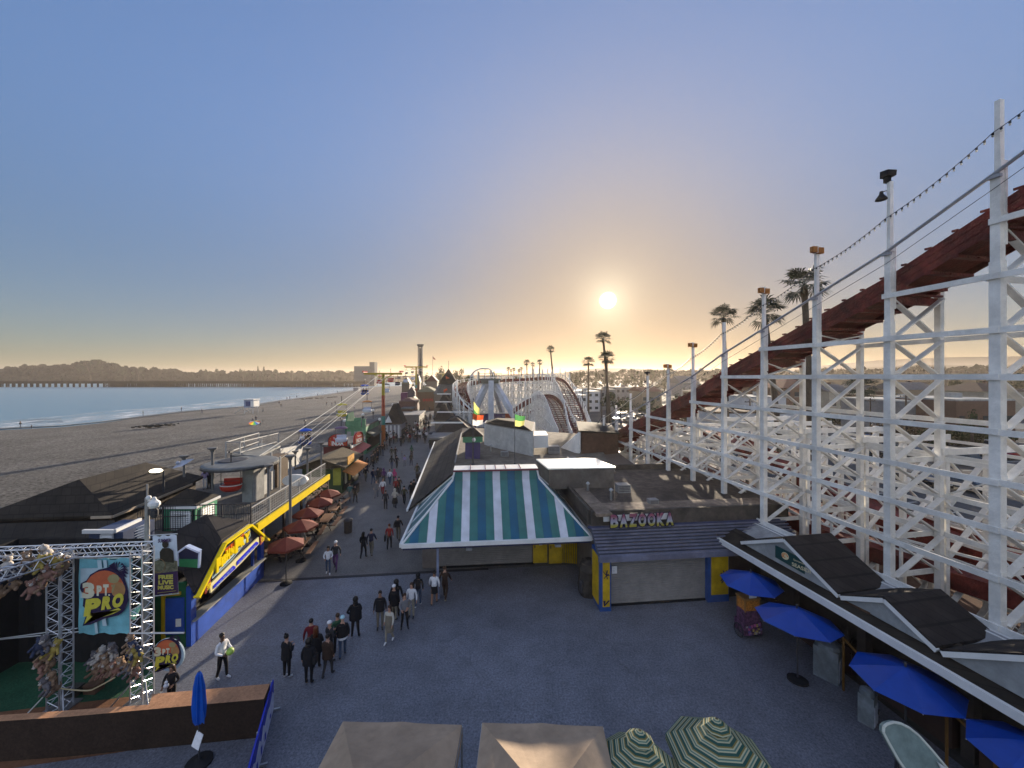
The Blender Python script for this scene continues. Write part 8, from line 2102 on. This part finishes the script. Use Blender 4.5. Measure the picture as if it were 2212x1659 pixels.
CARM={k:mat('car_paint_'+k,v,rough=.22,var=.03,spec=.6)for k,v in CARC.items()}
GLS=mat('car_glass',(.02,.025,.03),rough=.08,spec=.8,var=.0);TYR=mat('tyre',(.015,.015,.016),rough=.8);LGT=mat('car_light',(.5,.48,.42),rough=.15);RLG=mat('car_tail_light',(.25,.01,.01),rough=.2)
CP={}
def car(loc,rz,kind_,col,lab,group='cars parked behind the coaster'):
 if kind_ not in CP:
  ms=[]
  for mb,nm in zip(car_parts(kind_),('body','glazing','roof','wheel','headlight')):o=mb.build(nm,DARK,smooth=False);ms.append(o.data);bpy.data.objects.remove(o)
  CP[kind_]=ms
 ms=CP[kind_];e=empty('parked_car',lab,'car',loc,rz,group=group)
 def pt(nm,me,m,l=(0,0,0)):
  o=bpy.data.objects.new(nm,me);COL.objects.link(o);o.parent=e;o.location=l;o.material_slots[0].link='OBJECT';o.material_slots[0].material=m
 pt('body',ms[0],CARM[col]);pt('windows',ms[1],GLS);pt('roof',ms[2],CARM[col])
 for x in(-1.35,1.35):
  for y in(-.82,.82):pt('wheel',ms[3],TYR,(x,y,.33))
 for y in(-.6,.6):pt('headlight',ms[4],LGT,(2.2,y,.66));pt('tail_light',ms[4],RLG,(-2.2,y,.72))
 return e
random.seed(5)
cn=0
CARL=[ # picture x, y of the foot, colour, kind, label
 (1540,866,'white','sedan','white car in the sunlit cluster behind the red track'),(1560,872,'silver','sedan','silver car in the sunlit cluster behind the red track'),(1556,862,'white','suv','white van in the sunlit cluster behind the red track'),(1578,868,'silver','suv','silver van at the right of the sunlit cluster'),(1585,876,'white','sedan','white car at the right of the sunlit cluster'),(1525,858,'grey','sedan','grey car behind the sunlit cluster'),
 (1345,905,'white','suv','white van beside the foot of the tall palms'),(1362,912,'silver','sedan','silver car beside the foot of the tall palms'),(1385,905,'black','sedan','black car right of the tall palm feet'),(1330,915,'grey','sedan','grey car left of the tall palm feet'),(1404,915,'white','sedan','white car in the row below the hedge'),(1425,922,'silver','suv','silver van in the row below the hedge'),(1448,930,'grey','sedan','grey car in the row below the hedge'),(1372,935,'white','sedan','white car in the nearer row below the hedge'),
 (1838,966,'white','sedan','white car seen between the second and third tall posts'),(1868,990,'black','sedan','black car behind the lower timber rows'),(1890,950,'blue','suv','blue van behind the lower timber rows'),(1935,975,'black','sedan','dark car under the large leafy tree'),(1965,985,'grey','sedan','grey car under the large leafy tree'),(2125,985,'black','sedan','black car right of the tallest post'),(2160,975,'white','suv','white van right of the tallest post'),(2185,990,'red','sedan','red car at the right edge behind the coaster'),(2120,955,'silver','suv','silver van behind the tallest post'),
 (2030,990,'blue','sedan','blue car between the two right posts'),(2062,1000,'black','suv','black van between the two right posts'),(1800,975,'grey','suv','grey van behind the third tall post'),(1985,1050,'black','sedan','black car nearest the coaster at the right'),(2090,1060,'grey','sedan','grey car nearest the coaster at the right'),
 (1650,885,'white','sedan','white car before the long white house'),(1480,890,'black','sedan','black car behind the post with the lower orange box'),(1500,897,'red','sedan','red car behind the post with the lower orange box'),(1515,905,'silver','sedan','silver car behind the middle white posts'),(1540,898,'white','suv','white van behind the middle white posts')]
for x,y,c_,kd,lab in CARL:car(G(x,y,.01),F2.a+random.choice([0,pi])+random.uniform(-.05,.05)+(pi/2 if random.random()<.3 else 0),kd,c_,lab)
# houses
HWM={'white':mat('house_white',(.52,.53,.54),rough=.8,var=.06,dirt=.15),'cream':mat('house_cream',(.40,.36,.28),rough=.8,var=.08,dirt=.15),'brown':mat('house_brown',(.16,.09,.06),rough=.85,var=.12,dirt=.2),'grey':mat('house_grey',(.22,.22,.22),rough=.85,dirt=.2),'tan':mat('house_tan',(.28,.22,.15),rough=.85,dirt=.2)}
RFM={'red':mat('roof_terracotta',(.17,.07,.045),rough=.9,var=.2,dirt=.2),'grey':mat('roof_slate_grey',(.12,.12,.125),rough=.9,dirt=.25),'pale':mat('roof_pale',(.42,.42,.40),rough=.8,dirt=.3),'brown':mat('roof_brown',(.10,.065,.045),rough=.9,dirt=.2)}
WINM=mat('house_window',(.03,.035,.04),rough=.15,spec=.6)
def house(x0,x1,y0,Y,depth,kind_,wc,rc,lab,rh=1.6,nw=3,floors=1,zb=0):
 a,b_=P(x0,y0,Y),P(x1,y0,Y);w_=b_.x-a.x;h_=a.z-zb;e=empty('house',lab,'house',V(((a.x+b_.x)/2,Y,zb)),R(4))
 mb=MB();mb.box((0,depth/2,h_/2),(w_,depth,h_));mb.build('wall',HWM[wc],e,world=False)
 mb=MB();W,D=w_/2+.4,depth/2+.4;q=max(.1,W-min(W,D)*.9);dq=max(.1,D-min(W,D)*.9)
 if kind_=='flat':mb.box((0,depth/2,h_+.15),(2*W-.6,2*D-.6,.3));mb.box((W*.3,depth/2,h_+.7),(1.6,1.6,.9))
 elif kind_=='hip':mb.hexa([V((-W,depth/2-D,h_)),V((W,depth/2-D,h_)),V((W,depth/2+D,h_)),V((-W,depth/2+D,h_)),V((-q,depth/2-dq,h_+rh)),V((q,depth/2-dq,h_+rh)),V((q,depth/2+dq,h_+rh)),V((-q,depth/2+dq,h_+rh))])
 else:mb.prism([V((-W,depth/2-D,h_)),V((-W,depth/2+D,h_)),V((-W,depth/2,h_+rh))],V((2*W,0,0)))
 r_=mb.build('roof',RFM[rc],e,world=False)
 if kind_!='flat':mb=MB();mb.box((W*.4,depth/2,h_+rh*.9),(.7,.7,1.3));mb.build('chimney',HWM['brown'],r_,world=False)
 for f in range(floors):
  for k in range(nw):
   x=-w_/2+w_*(k+.5)/nw;z=h_*(f+.55)/floors;mb=MB();mb.box((x,-.03,z),(min(1.4,w_/nw*.5),.08,min(1.3,h_/floors*.42)));wd=mb.build('window',WINM,e,world=False)
   mb=MB();mb.box((x,-.05,z-min(1.3,h_/floors*.42)/2-.06),(min(1.4,w_/nw*.5)+.2,.12,.08));mb.build('sill',HWM['white'],wd,world=False)
 return e
HL=[(1213,1268,856,105,12,'flat','white','pale','white block of flats left of the straight palm',1.5,5,3),(1240,1296,847,125,14,'flat','white','pale','taller white flats behind the straight palm',1.5,4,3),(1296,1330,843,130,12,'flat','grey','grey','hazy grey house right of the paired palms',1.5,3,2),
  (1222,1262,843,150,12,'flat','cream','pale','cream house on the skyline left of the palms',1,4,2),(1385,1430,846,140,12,'gable','tan','red','tan house with terracotta roof above the hedge',1.6,3,1),(1330,1372,838,170,14,'flat','grey','grey','wide grey house over the trees',1.5,4,2),
  (1470,1512,828,230,16,'gable','grey','grey','hazy house with steep gable on the rise',4.5,3,1),(1520,1600,848,130,14,'hip','tan','brown','tan house behind the sunlit cars',2,4,1),(1600,1672,836,118,12,'hip','brown','red','brown house with red roof behind the drop',2.2,4,2),
  (1625,1700,860,82,10,'flat','white','pale','long white house with square dark windows',1,3,1),(1545,1640,893,62,9,'flat','white','brown','low white building with arched openings behind the lattice',1,6,1),(1660,1745,893,60,9,'flat','white','brown','low white building with dark windows right of the arched one',1,4,1),(1690,1790,838,110,14,'hip','brown','red','large red-brown house behind the leaning palm',2.6,5,2),
  (1790,1850,846,105,12,'gable','cream','grey','cream house behind the short broad palm',2,3,1),(1905,1975,858,84,10,'flat','tan','brown','tan building with boarded upper wall at the right',1,3,1),(1940,2080,868,72,12,'flat','grey','pale','long building with pale flat roof at the right',1,6,1),(2060,2200,866,66,12,'flat','brown','pale','dark building with white flat roof at the right edge',1,5,1),
  (1850,1900,840,150,12,'hip','grey','grey','grey roofed house left of the right-hand posts',2,3,1),(2120,2230,846,110,14,'hip','cream','brown','cream house among trees at the right edge',2.5,4,1),(1960,2040,842,130,14,'gable','tan','grey','tan gabled house beyond the pale flat roof',2.5,4,1)]
for h_ in HL:house(h_[0],h_[1],h_[2],h_[3],h_[4],h_[5],h_[6],h_[7],h_[8],h_[9],h_[10],h_[11])
# utility poles with wires
for x,yt,Y,lab in((1957,850,58,'dark utility pole seen between the two right posts'),(1880,860,70,'dark utility pole left of the large leafy tree'),(1258,840,95,'thin utility pole in front of the white flats'),(1300,838,98,'thin utility pole between the palms and the flats'),(1620,862,66,'dark pole before the long white house')):
 p=P(x,yt,Y);e=empty('utility_pole',lab,'utility pole',V((p.x,Y,0)));mb=MB();mb.tube((0,0,0),(0,0,p.z),.14,7,.1);mb.build('pole',TRUNK,e,world=False);mb=MB();mb.box((0,0,p.z-.5),(1.8,.1,.12));
 for q in(-.8,-.3,.3,.8):mb.lathe((q,0,p.z-.44),[(.04,0),(.05,.1),(.02,.14)],6)
 mb.build('crossarm',TRUNK,e,world=False)
# hedges and shrubs
HG=mat('hedge_leaves',(.05,.055,.022),rough=1,var=.5,scale=2,spec=.05)
def hedge(x0,x1,y,Y,h_,lab,m=HG,n=1400,cat_='hedge',th=2.0):
 rnd=random.Random(int(x0));a,b_=P(x0,HY,Y),P(x1,HY,Y);e=empty('hedge',lab,cat_,V(((a.x+b_.x)/2,Y,0)));mb=MB()
 for k in range(n):
  c=V((rnd.uniform(a.x,b_.x),Y+rnd.uniform(0,th),h_*rnd.random()**.6*(1+.12*sin(k))));s=rnd.uniform(.08,.3);d=V((rnd.gauss(0,1),rnd.gauss(0,1),rnd.gauss(0,1))).normalized();u=d.cross(V((rnd.gauss(0,1),rnd.gauss(0,1),rnd.gauss(0,1)))).normalized();w2=d.cross(u)
  mb.face([c+u*s,c+w2*s,c-u*s,c-w2*s])
 mb.build('leaves',m,e);mb=MB()
 for k in range(8):c=a+(b_-a)*((k+.5)/8);mb.tube((c.x,Y+th/2,0),(c.x,Y+th/2,h_*.7),.06,5)
 mb.build('stems',TRUNK,e)
hedge(1380,1500,0,66,1.7,'low pale green hedge behind the coaster foot');hedge(1440,1540,0,92,2.4,'hedge in front of the sunlit cars');hedge(1700,1860,0,86,2.6,'brown-green hedge behind the white low building');hedge(2000,2200,0,62,2.4,'dark hedge before the flat-roofed buildings',n=1800);hedge(1900,2010,0,66,3.0,'orange-brown shrubs beside the dark utility pole',mat('shrub_brown',(.10,.06,.03),var=.4))
random.seed(31)
for x,yt,Y,wpx,sd,lab in((1700,846,140,40,0,'rounded tree beside the red-brown house'),(1760,838,160,46,1,'broad tree behind the red-brown house'),(1640,832,200,40,2,'tree over the red roof'),(1560,838,170,44,3,'tree above the sunlit cars'),(1520,836,180,36,4,'tree left of the sunlit cars'),(1830,832,190,50,0,'tree behind the cream gabled house'),(1930,836,160,50,1,'tree behind the tan boarded building'),(2105,832,150,60,2,'wide tree behind the dark flat building'),(2185,838,120,60,3,'wide tree in front of the cream house at the edge'),(1450,850,130,40,4,'tree behind the second lowest orange box'),(1420,838,190,40,0,'tree on the rise behind the terracotta roof'),(1385,832,210,44,1,'tree on the rise behind the grey house'),(1225,838,220,40,3,'tree left of the white flats'),(2020,830,210,50,4,'tree beyond the tan gabled house'),(2100,880,58,46,1,'small dark tree before the flat-roofed buildings'),(1735,862,84,40,2,'dark tree behind the leaning palm trunk')):
 tree(x,yt,0,Y,wpx,lab,'round',sd,base_z=0)
# ================================================================ SMALL THINGS THAT FILL THE PLACE
# litter bins
def bin_(x,y,lab):
 e=empty('litter_bin',lab,'bin',G(x,y),group='litter bins on the boardwalk');mb=MB();mb.lathe((0,0,0),[(.27,0),(.29,.8),(.31,.85)],10);mb.build('body',DARKW,e,world=False);mb=MB();mb.lathe((0,0,.85),[(.32,0),(.28,.12),(.1,.2)],10);mb.build('lid',DARK,e,world=False)
for a in((752,1150,'litter bin at the open side of the picnic tables'),(905,1040,'litter bin by the gutter of the long shingled roof'),(770,1062,'litter bin near the corner of the thatched kiosk'),(820,1030,'litter bin in front of the green shop awning')):bin_(*a)
# roof equipment
def unit(p,s,lab,nm='roof_vent'):
 e=empty(nm,lab,'roof vent',p,F1.a);mb=MB();mb.box((0,0,s*.4),(s*1.3,s,s*.8));mb.build('casing',GREYCON,e,world=False);mb=MB()
 for k in range(4):mb.box((0,-s*.5-.01,s*(.18+k*.16)),(s*1.1,.02,s*.05))
 mb.build('grille',DARK,e,world=False)
R1=5.0
for x,y,z,s,lab in((1195,978,4.45,.8,'grey vent box on the tan roof beside the white wall'),(1090,985,4.45,.5,'small vent box on the tan roof behind the pavilion ridge'),(1235,1000,4.45,.55,'vent box on the tan roof behind the penthouse'),(1345,1062,4.22,.6,'vent box on the tar roof right of the penthouse'),(1410,1090,4.22,.4,'small vent box near the letters on the tar roof')):unit(G(x,y,z),s,lab)
for x,y,z,lab in((1270,1065,4.22,'vent pipe on the tar roof, left one'),(1320,1080,4.22,'vent pipe on the tar roof, right one'),(1060,975,4.45,'vent pipe on the tan roof near the cupola')):
 e=empty('vent_pipe',lab,'vent pipe',G(x,y,z));mb=MB();mb.tube((0,0,0),(0,0,.55),.07,8);mb.build('pipe',STEEL,e,world=False);mb=MB();mb.lathe((0,0,.55),[(.13,0),(.12,.06),(.02,.14)],8);mb.build('cap',STEEL,e,world=False)
# more stalls packed along the far boardwalk
STL=[(838,866,79,3,2.6,'kiosk_grey_white','far_olive_roof','hip',1.4,'small stall with olive roof beyond the steep-roofed kiosk'),(868,890,92,4,3.6,'far_brown_wall','roof_grey_dark','flat',0,'brown stall between the grey and maroon shops'),(884,902,104,4,4.4,'maroon_wall','far_olive_roof','gable',1.5,'maroon gabled stall beyond the grey shop'),
  (897,906,150,5,9,'far_brown_wall','far_olive_roof','hip',3.5,'tall far building with olive roof beyond the lettered shop front'),(921,944,150,8,9.5,'far_wall_brown','roof_maroon','gable',2.5,'far maroon-roofed hall right of the drop tower'),(868,884,175,8,8,'far_wall_dark','far_olive_roof','hip',3,'far dark hall below the second pylon'),(938,958,108,6,6.5,'far_wall_brown','roof_grey_dark','hip',2.5,'grey-roofed hall left of the pyramid roof'),(987,1012,88,6,8.2,'far_wall_dark','roof_grey_dark','flat',0,'dark block right of the pyramid roof')]
for x0,x1,Y,d_,h_,wm_,rm_,kd,rh_,lab in STL:hut('stall' if Y<110 else 'hall',lab,'stall' if Y<110 else 'hall',x0,x1,0,Y,d_,h_,MATS[wm_],MATS[rm_],kd,rh=rh_)
# dark trees and bushes rising behind the far stalls
for x,yt,Y,wpx,sd,lab in((926,845,135,26,0,'green tree above the lettered shop front'),(912,822,200,22,1,'hazy tree behind the drop tower foot'),(944,815,230,30,2,'hazy tree left of the pyramid roof'),(1010,806,230,34,3,'hazy tree between the pyramid roof and the swing ride'),(930,806,260,26,4,'hazy tree under the lone flagpole'),(1160,806,240,26,1,'hazy tree behind the coaster crest'),(1120,808,240,28,0,'hazy tree behind the low far palms'),(890,824,230,20,3,'hazy tree left of the second pylon')):tree(x,yt,0,Y,wpx,lab,'round',sd,base_z=0)
# birds in the sky
for x,y,lab in((1852/1.8228,1439/1.8228,'tiny dark bird over the swing ride'),(1843/1.8228,1437/1.8228,'tinier bird left of the other over the swing ride')):
 p=P(x,y,90);mb=MB();mb.tube(p+V((0,-.14,0)),p+V((0,.16,.02)),.05,5,.02);mb.face([p,p+V((-.42,.0,.16)),p+V((-.1,.12,.02))]);mb.face([p,p+V((.42,.0,.16)),p+V((.1,.12,.02))]);solo('bird',mb,DARK,lab,'bird',origin=p)
# service pipes and junction boxes on the shop front, strip lamps on the pavilion
mb=MB();mb.box((3.05,-3.0,2.62),(.3,.2,.12));mb.box((-1.5,-3.0,2.62),(.3,.2,.12));mb.build('strip_lamp',STEEL,hall,world=False)
# ---------------------------------------------------------------- the hazy air
def add_haze():
 m=bpy.data.materials.new('hazy_air');m.use_nodes=True;n,l=m.node_tree.nodes,m.node_tree.links
 n.remove(n['Principled BSDF'])
 v=n.new('ShaderNodeVolumePrincipled');v.inputs['Color'].default_value=(1.0,.89,.79,1)
 v.inputs['Density'].default_value=.00018;v.inputs['Anisotropy'].default_value=.52
 l.new(v.outputs[0],n['Material Output'].inputs['Volume'])
 mb=MB();mb.box((0,1100,26),(7600,3400,60));o=mb.build('haze',m);tag(o,kind='stuff')
 m.cycles.homogeneous_volume=True
add_haze()
